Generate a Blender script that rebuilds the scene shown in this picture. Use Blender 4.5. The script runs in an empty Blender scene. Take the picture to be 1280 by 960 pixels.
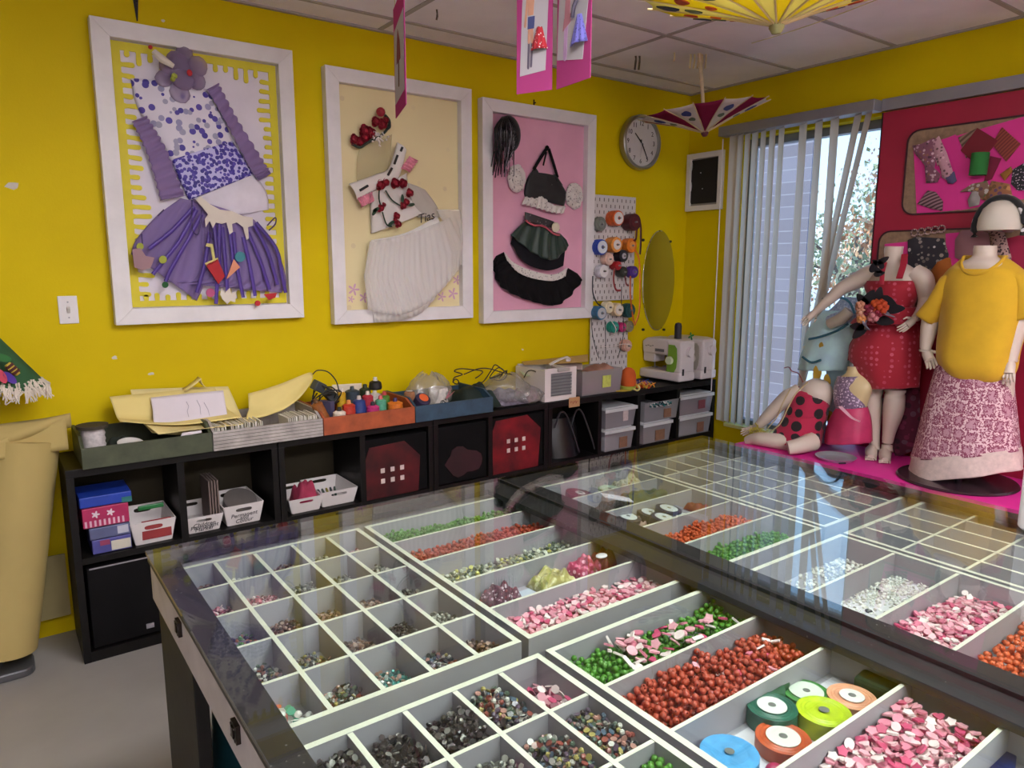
import bpy, bmesh, math, random
from math import sin, cos, pi, radians as R, sqrt, hypot, atan2
from mathutils import Vector as V, Matrix as M, Euler, noise as NZ
random.seed(11)
SC = bpy.context.scene
COL = SC.collection

# ---------------------------------------------------------------- camera model
CAMP = V((-.6844, -3.6241, 1.6325)); YAW, PIT, ROL, FPX = .6293, -.1641, .0016, 905.28
_f = V((sin(YAW)*cos(PIT), cos(YAW)*cos(PIT), sin(PIT)))
_r = V((cos(YAW), -sin(YAW), 0)); _u = _r.cross(_f)
_r, _u = _r*cos(ROL)+_u*sin(ROL), _u*cos(ROL)-_r*sin(ROL)
def _on(ax, v, px, py):
    d = _f + _r*((px-640)/FPX) + _u*((480-py)/FPX)
    return CAMP + d*((v-CAMP[ax])/d[ax])
def onX(px, py, v=3.52): return _on(0, v, px, py)     # where a sight line meets a real wall, shelf or table plane
def onY(px, py, v=0.): return _on(1, v, px, py)
def onZ(px, py, v=0.): return _on(2, v, px, py)

# ---------------------------------------------------------------- materials
def lin(c):
    if isinstance(c, str):
        c = [int(c[i:i+2], 16)/255 for i in (0, 2, 4)]
    return tuple(x/12.92 if x <= .04045 else ((x+.055)/1.055)**2.4 for x in c) + (1.,)
_M = {}
def _nt(name):
    m = bpy.data.materials.new(name); m.use_nodes = True
    nt = m.node_tree; b = nt.nodes['Principled BSDF']
    return m, nt, b, nt.nodes, nt.links
def tex_co(nt, kind='Object'):
    return nt.nodes.new('ShaderNodeTexCoord').outputs[kind]
def add_noise(nt, scale, detail=3, co=None, rough=.55):
    n = nt.nodes.new('ShaderNodeTexNoise'); n.inputs['Scale'].default_value = scale
    n.inputs['Detail'].default_value = detail; n.inputs['Roughness'].default_value = rough
    nt.links.new(co or tex_co(nt), n.inputs['Vector']); return n.outputs['Fac']
def add_ramp(nt, fac, stops, interp='LINEAR'):
    r = nt.nodes.new('ShaderNodeValToRGB'); e = r.color_ramp; e.interpolation = interp
    while len(e.elements) < len(stops): e.elements.new(.5)
    for el, (p, c) in zip(e.elements, stops):
        el.position = p; el.color = lin(c) if not (isinstance(c, tuple) and len(c) == 4) else c
    nt.links.new(fac, r.inputs['Fac']); return r.outputs['Color']
def add_bump(nt, b, h, strength, dist=.01):
    n = nt.nodes.new('ShaderNodeBump'); n.inputs['Strength'].default_value = strength
    n.inputs['Distance'].default_value = dist
    nt.links.new(h, n.inputs['Height']); nt.links.new(n.outputs['Normal'], b.inputs['Normal'])
def mat(name, col, rough=.6, metal=0., var=.06, vscale=6., bump=0., bscale=60., spec=.5, sheen=0., coat=0., alpha=1., trans=0.):
    """painted / plastic / cloth surface with a little wear in its colour"""
    if name in _M: return _M[name]
    m, nt, b, N, L = _nt(name)
    c = lin(col)
    if var > 0:
        f = add_noise(nt, vscale, 4)
        lo = tuple(x*(1-var*2) for x in c[:3])+(1,); hi = tuple(min(1, x*(1+var*2)) for x in c[:3])+(1,)
        L.new(add_ramp(nt, f, [(.3, lo), (.7, hi)]), b.inputs['Base Color'])
    else: b.inputs['Base Color'].default_value = c
    b.inputs['Roughness'].default_value = rough; b.inputs['Metallic'].default_value = metal
    b.inputs['Specular IOR Level'].default_value = spec
    if sheen: b.inputs['Sheen Weight'].default_value = sheen
    if coat: b.inputs['Coat Weight'].default_value = coat; b.inputs['Coat Roughness'].default_value = .08
    if trans: b.inputs['Transmission Weight'].default_value = trans
    if alpha < 1: b.inputs['Alpha'].default_value = alpha
    if bump: add_bump(nt, b, add_noise(nt, bscale, 4), bump)
    _M[name] = m; return m
def mixmat(name, cols, rough=.4, metal=0., island=True, spec=.5, coat=0.):
    """each separate piece of the heap (or each object) takes one of the colours"""
    if name in _M: return _M[name]
    m, nt, b, N, L = _nt(name)
    if island: o = N.new('ShaderNodeNewGeometry').outputs['Random Per Island']
    else: o = N.new('ShaderNodeObjectInfo').outputs['Random']
    n = len(cols)
    L.new(add_ramp(nt, o, [(i/n, c) for i, c in enumerate(cols)], 'CONSTANT'), b.inputs['Base Color'])
    b.inputs['Roughness'].default_value = rough; b.inputs['Metallic'].default_value = metal
    b.inputs['Specular IOR Level'].default_value = spec
    if coat: b.inputs['Coat Weight'].default_value = coat
    _M[name] = m; return m
def patmat(name, base, marks, scale, size, rough=.85, stretch=(1, 1, 1), rand=1.):
    """cloth printed with spots: marks = list of colours picked per spot"""
    if name in _M: return _M[name]
    m, nt, b, N, L = _nt(name)
    mp = N.new('ShaderNodeMapping'); mp.inputs['Scale'].default_value = stretch
    L.new(tex_co(nt), mp.inputs['Vector'])
    v = N.new('ShaderNodeTexVoronoi'); v.inputs['Scale'].default_value = scale; v.inputs['Randomness'].default_value = rand
    L.new(mp.outputs[0], v.inputs['Vector'])
    n = len(marks); sp = N.new('ShaderNodeSeparateColor'); L.new(v.outputs['Color'], sp.inputs[0])
    mc = add_ramp(nt, sp.outputs[0], [(i/n, c) for i, c in enumerate(marks)], 'CONSTANT')
    t = N.new('ShaderNodeMath'); t.operation = 'LESS_THAN'; t.inputs[1].default_value = size
    L.new(v.outputs['Distance'], t.inputs[0])
    mx = N.new('ShaderNodeMix'); mx.data_type = 'RGBA'
    L.new(t.outputs[0], mx.inputs['Factor']); mx.inputs[6].default_value = lin(base); L.new(mc, mx.inputs[7])
    L.new(mx.outputs[2], b.inputs['Base Color'])
    b.inputs['Roughness'].default_value = rough; b.inputs['Sheen Weight'].default_value = .2
    _M[name] = m; return m
def clearmat(name, tint='ffffff', rough=.02, base=.04, film=0., filmcol='ffffff'):
    """clear sheet: lets light straight through, mirrors more at a glancing angle (Schlick); film = share of milky scatter"""
    if name in _M: return _M[name]
    m, nt, b, N, L = _nt(name); N.remove(b); out = N['Material Output']
    lw = N.new('ShaderNodeLayerWeight'); lw.inputs['Blend'].default_value = .5
    p = N.new('ShaderNodeMath'); p.operation = 'POWER'; p.inputs[1].default_value = 5.; L.new(lw.outputs['Facing'], p.inputs[0])
    k = N.new('ShaderNodeMath'); k.operation = 'MULTIPLY_ADD'; k.inputs[1].default_value = 1-base; k.inputs[2].default_value = base
    L.new(p.outputs[0], k.inputs[0])
    t = N.new('ShaderNodeBsdfTransparent'); t.inputs[0].default_value = lin(tint)
    g = N.new('ShaderNodeBsdfGlossy'); g.inputs['Roughness'].default_value = rough
    mx = N.new('ShaderNodeMixShader'); L.new(k.outputs[0], mx.inputs[0]); L.new(t.outputs[0], mx.inputs[1]); L.new(g.outputs[0], mx.inputs[2])
    sh = mx.outputs[0]
    if film:
        d = N.new('ShaderNodeBsdfDiffuse'); d.inputs[0].default_value = lin(filmcol)
        tr = N.new('ShaderNodeBsdfTranslucent'); tr.inputs[0].default_value = lin(filmcol)
        m1 = N.new('ShaderNodeMixShader'); L.new(d.outputs[0], m1.inputs[1]); L.new(tr.outputs[0], m1.inputs[2])
        m2 = N.new('ShaderNodeMixShader'); m2.inputs[0].default_value = film
        L.new(sh, m2.inputs[1]); L.new(m1.outputs[0], m2.inputs[2]); sh = m2.outputs[0]
    L.new(sh, out.inputs['Surface']); _M[name] = m; return m
def thinmat(name, col, trl=.4, alpha=1., rough=.9, var=0.):
    """thin cloth / paper that glows when lit from behind; alpha<1 for net and tulle"""
    if name in _M: return _M[name]
    m, nt, b, N, L = _nt(name); N.remove(b); out = N['Material Output']
    d = N.new('ShaderNodeBsdfDiffuse'); t = N.new('ShaderNodeBsdfTranslucent')
    for s in (d, t): s.inputs[0].default_value = lin(col)
    mx = N.new('ShaderNodeMixShader'); mx.inputs[0].default_value = trl
    L.new(d.outputs[0], mx.inputs[1]); L.new(t.outputs[0], mx.inputs[2]); sh = mx.outputs[0]
    if alpha < 1:
        tp = N.new('ShaderNodeBsdfTransparent'); m2 = N.new('ShaderNodeMixShader'); m2.inputs[0].default_value = alpha
        L.new(tp.outputs[0], m2.inputs[1]); L.new(sh, m2.inputs[2]); sh = m2.outputs[0]
    L.new(sh, out.inputs['Surface']); _M[name] = m; return m
def glow(name, col, strength):
    if name in _M: return _M[name]
    m, nt, b, N, L = _nt(name)
    b.inputs['Base Color'].default_value = lin('f0f0f0'); b.inputs['Emission Color'].default_value = lin(col)
    b.inputs['Emission Strength'].default_value = strength
    _M[name] = m; return m

# ---------------------------------------------------------------- mesh building
def wmat(o):
    m = M.Identity(4)
    while o:
        m = M.LocRotScale(o.location, o.rotation_euler, o.scale) @ m; o = o.parent
    return m
class MB:
    def __init__(s): s.b = bmesh.new(); s.k = 0
    def _new(s, n0):
        s.b.faces.ensure_lookup_table()
        for f in s.b.faces[n0:]: f.material_index = s.k
    def mesh(s, vs, fs, mtx=None):
        b = s.b; nv = [b.verts.new(mtx @ V(v) if mtx else V(v)) for v in vs]
        for f in fs:
            try: q = b.faces.new([nv[i] for i in f]); q.material_index = s.k
            except ValueError: pass
        return s
    def box(s, x0, y0, z0, x1, y1, z1, mtx=None):
        vs = [(x, y, z) for z in (z0, z1) for y in (y0, y1) for x in (x0, x1)]
        return s.mesh(vs, [(0, 2, 3, 1), (4, 5, 7, 6), (0, 1, 5, 4), (2, 6, 7, 3), (0, 4, 6, 2), (1, 3, 7, 5)], mtx)
    def cbox(s, c, d, rot=(0, 0, 0)):
        m = M.Translation(c) @ Euler(rot).to_matrix().to_4x4()
        a, b_, e = d[0]/2, d[1]/2, d[2]/2
        return s.box(-a, -b_, -e, a, b_, e, m)
    def prism(s, poly, h0, h1, mtx=None):
        """poly in local xy, extruded along local z"""
        n = len(poly)
        vs = [(p[0], p[1], h0) for p in poly]+[(p[0], p[1], h1) for p in poly]
        fs = [tuple(range(n-1, -1, -1)), tuple(range(n, 2*n))]+[(i, (i+1) % n, n+(i+1) % n, n+i) for i in range(n)]
        return s.mesh(vs, fs, mtx)
    def lathe(s, prof, n=24, mtx=None, caps=True, ax=(1, 1)):
        vs, fs = [], []
        for r_, z in prof:
            for i in range(n): a = 2*pi*i/n; vs.append((r_*cos(a)*ax[0], r_*sin(a)*ax[1], z))
        for j in range(len(prof)-1):
            for i in range(n):
                k = (i+1) % n; fs.append((j*n+i, j*n+k, (j+1)*n+k, (j+1)*n+i))
        if caps:
            if prof[0][0] > 1e-6: fs.append(tuple(range(n-1, -1, -1)))
            if prof[-1][0] > 1e-6: o = (len(prof)-1)*n; fs.append(tuple(range(o, o+n)))
        return s.mesh(vs, fs, mtx)
    def cyl(s, p, q, r0, r1=None, n=12):
        p, q = V(p), V(q); d = q-p
        m = M.Translation(p) @ d.to_track_quat('Z', 'Y').to_matrix().to_4x4()
        return s.lathe([(r0, 0), (r0 if r1 is None else r1, d.length)], n, m)
    def tube(s, pts, r_, n=6, flat=None, closed=False):
        """round cord, or a flat ribbon when flat=(half width, half thickness)"""
        pts = [V(p) for p in pts]; vs, fs = [], []; up = V((0, 0, 1)); c = len(pts)
        for i, p in enumerate(pts):
            t = (pts[min(i+1, c-1)]-pts[max(i-1, 0)]); t = t.normalized() if t.length > 1e-9 else V((1, 0, 0))
            x = t.cross(up)
            if x.length < .05: x = t.cross(V((0, 1, 0)))
            x.normalize(); y = t.cross(x)
            rr = r_[i] if isinstance(r_, (list, tuple)) else r_
            for j in range(n):
                a = 2*pi*(j+.5)/n
                vs.append(p + (x*(cos(a)*flat[0]*1.41)+y*(sin(a)*flat[1]*1.41) if flat else x*(rr*cos(a))+y*(rr*sin(a))))
        for i in range(c-1):
            for j in range(n):
                k = (j+1) % n; fs.append((i*n+j, i*n+k, (i+1)*n+k, (i+1)*n+j))
        fs.append(tuple(range(n-1, -1, -1))); fs.append(tuple(range((c-1)*n, c*n)))
        return s.mesh(vs, fs)
    def ball(s, c, r_, sub=2, sc=(1, 1, 1), rot=(0, 0, 0)):
        n0 = len(s.b.faces)
        m = M.Translation(c) @ Euler(rot).to_matrix().to_4x4() @ M.Diagonal((sc[0], sc[1], sc[2], 1))
        bmesh.ops.create_icosphere(s.b, subdivisions=sub, radius=r_, matrix=m); s._new(n0); return s
    def grid(s, nu, nv, fn, thick=0., closed=False):
        """sheet from fn(u, v); closed joins u=1 to u=0"""
        vs = [V(fn(i/nu, j/nv)) for j in range(nv+1) for i in range(nu if closed else nu+1)]
        w = nu if closed else nu+1; fs = []
        for j in range(nv):
            for i in range(nu): k = (i+1) % w; fs.append((j*w+i, j*w+k, (j+1)*w+k, (j+1)*w+i))
        return s.mesh(vs, fs)
    def build(s, name, mats, parent=None, smooth=False, bevel=0., world=True, solid=0., sub=0, label=None, weld=False):
        if weld: bmesh.ops.remove_doubles(s.b, verts=s.b.verts, dist=1e-5)
        bmesh.ops.recalc_face_normals(s.b, faces=s.b.faces)
        me = bpy.data.meshes.new(name); s.b.to_mesh(me); s.b.free()
        for m in (mats if isinstance(mats, (list, tuple)) else [mats]): me.materials.append(m)
        o = bpy.data.objects.new(name, me); COL.objects.link(o)
        if parent:
            o.parent = parent
            if world: me.transform(wmat(parent).inverted())
        elif world and len(me.vertices):
            xs = [v.co for v in me.vertices]
            c = V(((min(v.x for v in xs)+max(v.x for v in xs))/2, (min(v.y for v in xs)+max(v.y for v in xs))/2, min(v.z for v in xs)))
            me.transform(M.Translation(-c)); o.location = c
        if smooth:
            for p in me.polygons: p.use_smooth = True
            if smooth != 'all': me.set_sharp_from_angle(angle=R(smooth if smooth is not True else 40))
        if solid: md = o.modifiers.new('solid', 'SOLIDIFY'); md.thickness = solid; md.offset = 0
        if bevel: md = o.modifiers.new('bevel', 'BEVEL'); md.width = bevel; md.segments = 2; md.limit_method = 'ANGLE'
        if sub: md = o.modifiers.new('sub', 'SUBSURF'); md.levels = sub; md.render_levels = sub
        if label: o['label'] = label
        return o
def tag(o, label=None, cat=None, group=None, kind=None):
    if label: o['label'] = label
    if cat: o['category'] = cat
    if group: o['group'] = group
    if kind: o['kind'] = kind
    return o
def thing(name, label, cat, loc=(0, 0, 0), rot=(0, 0, 0), group=None):
    o = bpy.data.objects.new(name, None); COL.objects.link(o); o.location = loc; o.rotation_euler = rot
    o.empty_display_size = .05
    return tag(o, label, cat, group)
def structure(o): o['kind'] = 'structure'; return o
def dup(root, loc=None, rot=None, label=None, group=None):
    r = root.copy(); COL.objects.link(r)
    if loc is not None: r.location = loc
    if rot is not None: r.rotation_euler = rot
    if label: r['label'] = label
    if group: r['group'] = group
    for ch in root.children:
        c = ch.copy(); COL.objects.link(c); c.parent = r
        for g in ch.children:
            d = g.copy(); COL.objects.link(d); d.parent = c
    return r
def blob(n, r0, wob=.15, seed=0, ax=(1, 1)):
    """uneven rounded outline"""
    return [((r0*(1+wob*NZ.noise(V((cos(2*pi*i/n)*1.3, sin(2*pi*i/n)*1.3, seed*3.1)))))*cos(2*pi*i/n)*ax[0],
             (r0*(1+wob*NZ.noise(V((cos(2*pi*i/n)*1.3, sin(2*pi*i/n)*1.3, seed*3.1)))))*sin(2*pi*i/n)*ax[1]) for i in range(n)]
def rrect(w, h, r_, n=5):
    pts = []
    for cx, cy, a0 in ((w/2-r_, h/2-r_, 0), (-w/2+r_, h/2-r_, 90), (-w/2+r_, -h/2+r_, 180), (w/2-r_, -h/2+r_, 270)):
        for i in range(n+1): a = R(a0+90*i/n); pts.append((cx+r_*cos(a), cy+r_*sin(a)))
    return pts
# local xy plane of a sheet -> a wall: x along +X, y up, z out of the wall into the room
WALLB = M(((1, 0, 0, 0), (0, 0, -1, 0), (0, 1, 0, 0), (0, 0, 0, 1)))
def wallb(x, y, z): return M.Translation((x, y, z)) @ WALLB
# right wall: local x -> -Y, y -> Z, z -> -X
WALLR = M(((0, 0, -1, 0), (-1, 0, 0, 0), (0, 1, 0, 0), (0, 0, 0, 1)))
def wallr(x, y, z): return M.Translation((x, y, z)) @ WALLR
ORD = ['first', 'second', 'third', 'fourth', 'fifth', 'sixth', 'seventh', 'eighth', 'ninth', 'tenth', 'eleventh', 'twelfth', 'thirteenth', 'fourteenth', 'fifteenth', 'sixteenth']
# ================================================================ THE ROOM
XR, ZC, XL, YF = 3.52, 2.82, -3.3, -6.2
WY0, WY1, WZ0, WZ1 = -.43, -1.42, .5, 2.46           # window opening in the right wall
WT = .2
# --- materials
def wall_mat(name='yellow wall paint', lo='c8ae02', hi='d9c002'):
    m, nt, b, N, L = _nt(name)
    f = add_noise(nt, 1.1, 5)
    L.new(add_ramp(nt, f, [(.3, lo), (.7, hi)]), b.inputs['Base Color'])
    b.inputs['Roughness'].default_value = .55; b.inputs['Specular IOR Level'].default_value = .12
    add_bump(nt, b, add_noise(nt, 140, 3), .12, .004); return m
M_WALL = wall_mat()
M_WHITE = mat('white painted wood', 'dcd8d8', .5, var=.03, vscale=9, bump=.05, bscale=40)
M_CEIL = mat('ceiling tile', 'f2edf4', .95, var=.03, vscale=3, bump=.5, bscale=260)
M_TBAR = mat('ceiling grid metal', 'a79f9f', .6, var=.02)
M_FLOOR = mat('grey floor', '96928c', .45, var=.05, vscale=2.2, bump=.03, bscale=20)
M_BLACK = mat('black wood stain', '0e0c0b', .5, var=.12, vscale=14, bump=.06, bscale=30, spec=.25)
M_GREYMETAL = mat('grey metal rail', '9a9aa0', .4, .6, var=.03)
def slab(name, x0, y0, z0, x1, y1, z1, m, **k): return structure(MB().box(x0, y0, z0, x1, y1, z1).build(name, m, **k))
slab('floor', XL-.2, YF-.2, -.12, XR+WT, .2, 0, M_FLOOR)
ceil_o = slab('ceiling', XL-.2, YF-.2, ZC, XR+WT, .2, ZC+.12, M_CEIL)
tb = MB()
for k in range(11):
    y = -.2084-.6174*k
    tb.box(XL, y-.012, ZC-.006, XR, y+.012, ZC+.002)
for k in range(-1, 6):
    x = 2.352-1.256*k
    if x < XR: tb.box(x-.012, YF, ZC-.0055, x+.012, 0, ZC+.002)
tb.box(XL, -.022, ZC-.01, XR, 0, ZC); tb.box(XR-.022, YF, ZC-.01, XR, 0, ZC)
structure(tb.build('ceiling_grid', M_TBAR, ceil_o))
wb = slab('wall_back', XL-.2, 0, 0, XR+WT, .15, ZC, M_WALL)
M_WALL2 = mat('off white wall paint', 'd2ced0', .6, var=.02, vscale=2)
slab('wall_left', XL-.2, YF, 0, XL, 0, ZC, M_WALL2)
slab('wall_front', XL-.2, YF-.2, 0, XR+WT, YF, ZC, M_WALL2)
w = MB()
w.box(XR, WY0, 0, XR+WT, 0, ZC); w.box(XR, YF, 0, XR+WT, WY1, ZC)
w.box(XR, WY1, 0, XR+WT, WY0, WZ0); w.box(XR, WY1, WZ1, XR+WT, WY0, ZC)
structure(w.build('wall_right', M_WALL))
# flaked paint marks on the back wall
pc = MB()
for px, py, s in ((15, 232, .022), (143, 447, .012), (189, 467, .012), (204, 26, .008), (653, 437, .008)):
    p = onY(px, py); pc.prism(blob(9, s, .9, px, (1, .6)), 0, .0012, wallb(p.x, 0, p.z))
structure(pc.build('paint_chip', mat('bare plaster', 'cfc7bd', .9), wb))
# window: frame, sill and glass
win = MB()
f = .05
win.box(XR+.08, WY0-f, WZ0, XR+.15, WY0, WZ1); win.box(XR+.08, WY1, WZ0, XR+.15, WY1+f, WZ1)
win.box(XR+.08, WY1+f, WZ0, XR+.15, WY0-f, WZ0+f); win.box(XR+.08, WY1+f, WZ1-f, XR+.15, WY0-f, WZ1)
wo = structure(win.build('window_1', mat('aluminium window frame', '77787c', .4, .5)))
structure(MB().box(XR+.108, WY1+f, WZ0+f, XR+.116, WY0-f, WZ1-f).build('window_pane', clearmat('window glass', 'f4faf8', 0., .04), wo))
structure(MB().box(XR-.012, WY1, WZ0-.004, XR+.08, WY0, WZ0+.02).build('window_sill', mat('pale yellow sill paint', 'e8df8e', .5), wo))
structure(MB().box(XR-.016, -.985, 0, XR, -.0, .075).build('baseboard_right', M_WALL))
# ---------------------------------------------------------------- vertical blind with its head rail
bl = thing('vertical_blind', 'white vertical blind with half open slats hanging in the window', 'blind', (XR-.07, -.9, .54))
MB().box(XR-.125, -1.41, 2.475, XR-.03, -.355, 2.535).build('head_rail', M_GREYMETAL, bl, bevel=.004)
M_SLAT = thinmat('blind slat fabric', 'dccfbe', .36)
def slat(px, ang, lean=0., b=.035):
    top = onX(px, 300, XR-.075).y
    zt, zb = 2.475, .545
    g = MB()
    def fn(u, v):
        s = (u-.5)*.09; c = .008*(1-(2*u-1)**2)
        z = zt+(zb-zt)*v
        return (XR-.075+s*sin(ang)+c*cos(ang), top+s*cos(ang)-c*sin(ang)+lean*v, z)
    g.grid(4, 2, fn)
    g.build('blind_slat', M_SLAT, bl, smooth='all')
for px, a in ((911, .3), (919, .45), (928, .55), (937, .5), (947, .6), (958, .55), (969, .6), (995, .5), (1014, .55), (1033, .5)): slat(px, a)
slat(1061, .62, .30); slat(1074, .68, .36)
MB().tube([(XR-.09, -.37, 2.46), (XR-.092, -.372, 1.5), (XR-.09, -.37, .75)], .004).build('pull_cord', M_WHITE, bl)
# ---------------------------------------------------------------- outside the window
M_BRICK = None
def brick_mat():
    m, nt, b, N, L = _nt('pale brick')
    t = N.new('ShaderNodeTexBrick'); t.inputs['Scale'].default_value = 4.2
    t.inputs['Color1'].default_value = lin('8e8492'); t.inputs['Color2'].default_value = lin('80747e'); t.inputs['Mortar'].default_value = lin('a8a0a8')
    t.inputs['Mortar Size'].default_value = .018
    mp = N.new('ShaderNodeMapping'); mp.inputs['Rotation'].default_value = (R(90), 0, R(90)); L.new(tex_co(nt), mp.inputs[0]); L.new(mp.outputs[0], t.inputs['Vector'])
    L.new(t.outputs['Color'], b.inputs['Base Color']); b.inputs['Roughness'].default_value = .9; return m
structure(MB().box(5.9, .52, -.3, 5.95, 5., 4.6).build('wall_outside', brick_mat()))
structure(MB().box(XR+WT+.01, -16, -.34, 60, 60, -.3).build('ground_outside', mat('pale pavement outside', 'b9bcc6', .9, var=.08, vscale=.6)))
M_LEAF = [mixmat('orange leaves', ['c48a60', 'd0a47c', 'b07a50', 'd8b898'], .7), mixmat('pale green leaves', ['9aa680', 'b8bc98', '848e68', 'ccc4a4'], .7), mixmat('russet leaves', ['b47c68', 'c89a88', '9c7868', 'd4b8aa'], .7)]
M_BARK = mat('bark', '6d5a50', .9, var=.15)
def tree(name, label, x, y, h, cr, lm, seed):
    rnd = random.Random(seed); t = thing(name, label, 'tree', (x, y, -.3), group='trees outside the window')
    tr = MB(); tr.tube([(x, y, -.3), (x+.05, y+.03, h*.3), (x-.03, y, h*.75)], [.14, .1, .03], 7); ends = []
    for k in range(9):
        a = rnd.random()*6.28; e = V((x+cos(a)*cr*.8, y+sin(a)*cr*.8, h*(.45+.5*rnd.random())))
        tr.tube([(x, y, h*(.3+.04*k)), V((x, y, h*.4)).lerp(e, .5)+V((0, 0, .15)), e], [.05, .03, .012], 5); ends.append(e)
    tr.build('trunk', M_BARK, t)
    lf = MB()
    for k in range(2600):
        e = rnd.choice(ends); q = e+V((rnd.gauss(0, .4), rnd.gauss(0, .4), rnd.gauss(0, .35)))*(cr/1.3)
        s = .03+.035*rnd.random(); m = M.Translation(q) @ Euler((rnd.random()*6, rnd.random()*6, rnd.random()*6)).to_matrix().to_4x4()
        lf.mesh([(-s, 0, 0), (0, -s*.6, .01), (s, 0, 0), (0, s*.6, .01)], [(0, 1, 2, 3)], m)
    lf.build('foliage', M_LEAF[lm], t)
tree('autumn_tree', 'tall pale green tree outside, straight behind the open gap of the blind', 11.5, 3.1, 2.9, 1.2, 1, 3)
tree('autumn_tree', 'orange tree outside the window, nearest to the red display board', 9.6, 1.15, 3.5, .85, 0, 5)
tree('autumn_tree', 'russet tree outside the window, farthest back behind the others', 19.5, 5.4, 4.3, 1.8, 2, 8)
tree('autumn_tree', 'low orange green tree outside beside the pale brick wall', 14.6, 4.6, 2.6, 1.0, 0, 9)
# ---------------------------------------------------------------- lamps of the room (recessed troffers, overhead and behind the viewpoint)
def troffer(x, y, pw):
    t = thing('ceiling_light', 'white recessed fluorescent ceiling light panel', 'ceiling light', (x, y, ZC-.012), group='recessed ceiling lights')
    g = MB(); z0, z1 = ZC-.012, ZC-.001
    g.box(x-.61, y-.305, z0, x+.61, y-.275, z1); g.box(x-.61, y+.275, z0, x+.61, y+.305, z1)
    g.box(x-.61, y-.275, z0, x-.58, y+.275, z1); g.box(x+.58, y-.275, z0, x+.61, y+.275, z1)
    g.build('light_frame', M_WHITE, t)
    MB().box(x-.58, y-.275, ZC-.006, x+.58, y+.275, ZC-.002).build('light_diffuser', glow('lit diffuser', 'fbf8fd', pw), t)
LAMP = 26.
for x, y in ((.47, -2.75), (1.73, -4.6), (-.79, -5.2), (.47, -5.2)): troffer(x, y, LAMP)
# ---------------------------------------------------------------- sky, sun, camera
wd = bpy.data.worlds.new('sky'); SC.world = wd; wd.use_nodes = True
nt = wd.node_tree; N, L = nt.nodes, nt.links
bg = N['Background']; tc = N.new('ShaderNodeTexCoord'); sx = N.new('ShaderNodeSeparateXYZ'); L.new(tc.outputs['Generated'], sx.inputs[0])
L.new(add_ramp(nt, sx.outputs['Z'], [(0., 'c4d4ea'), (.06, 'b4cff4'), (.5, '8db8f2'), (1., '6a9be6')]), bg.inputs['Color'])
bg.inputs['Strength'].default_value = 1.9
sun = bpy.data.lights.new('sun', 'SUN'); sun.energy = 5.; sun.angle = R(1.5); sun.color = (1, .95, .87)
so = bpy.data.objects.new('sun', sun); COL.objects.link(so); so.rotation_euler = (R(48), 0, R(200)); so.location = (8, -4, 9)
cam = bpy.data.cameras.new('camera'); co = bpy.data.objects.new('camera', cam); COL.objects.link(co)
cam.sensor_width = 36; cam.lens = 36*FPX/1280; cam.clip_start = .02
co.matrix_world = M.Translation(CAMP) @ M((_r, _u, -_f)).transposed().to_4x4()
SC.camera = co
vs = SC.view_settings; vs.view_transform = 'Standard'; vs.look = 'None'; vs.gamma = 1; vs.use_curve_mapping = False; vs.exposure = .54
SC.cycles.use_denoising = True; SC.cycles.max_bounces = 12; SC.cycles.transparent_max_bounces = 32
SC.cycles.caustics_reflective = False; SC.cycles.caustics_refractive = False
# ================================================================ THE GLASS TOPPED BEAD TABLE
TX0, TX1, TY1, TY0, TZ = -.402, 1.786, -1.635, -3.52, .9
SEAM = .706
M_TABLE = mat('dark table paint', '3a3733', .42, var=.1, vscale=9, bump=.05)
def lip_mat():
    m, nt, b, N, L = _nt('dark lip with specks of paint')
    v = N.new('ShaderNodeTexVoronoi'); v.inputs['Scale'].default_value = 55; L.new(tex_co(nt), v.inputs['Vector'])
    n = add_noise(nt, 7, 3)
    a = N.new('ShaderNodeMath'); a.operation = 'MULTIPLY_ADD'; a.inputs[1].default_value = .34; a.inputs[2].default_value = -.1; L.new(n, a.inputs[0])
    c = N.new('ShaderNodeMath'); c.operation = 'LESS_THAN'; L.new(v.outputs['Distance'], c.inputs[0]); L.new(a.outputs[0], c.inputs[1])
    mx = N.new('ShaderNodeMix'); mx.data_type = 'RGBA'; L.new(c.outputs[0], mx.inputs[0])
    L.new(add_ramp(nt, add_noise(nt, 5, 4), [(.3, '1f1c1e'), (.7, '302c2e')]), mx.inputs[6]); mx.inputs[7].default_value = lin('8f8a86')
    L.new(mx.outputs[2], b.inputs['Base Color']); b.inputs['Roughness'].default_value = .5; return m
M_LIP = lip_mat()
M_APRON = mat('worn grey apron board', 'b8b2b4', .5, var=.08, vscale=7)
M_GLASS = clearmat('table glass', 'f3f8f5', .004, .06)
tbl = thing('display_table', 'large dark glass topped table full of bead trays in the foreground', 'table', ((TX0+TX1)/2, (TY0+TY1)/2, 0))
g = MB(); zl0, zl1 = .872, .889
LW = .058
g.box(TX0, TY0, zl0, TX0+LW, TY1, zl1); g.box(TX1-LW, TY0, zl0, TX1, TY1, zl1)
g.box(.622, TY0, zl0, .788, TY1-.06, zl1)
g.box(TX0+LW, TY1-.06, zl0, TX1-LW, TY1, zl1); g.box(TX0+LW, TY0, zl0, .622, TY0+.1, zl1); g.box(.788, TY0, zl0, TX1-LW, TY0+.1, zl1)
g.build('lip_frame', M_LIP, tbl)
MB().box(TX0+.02, TY0+.02, .765, TX1-.02, TY1-.02, .79).build('bottom_board', M_TABLE, tbl)
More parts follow.
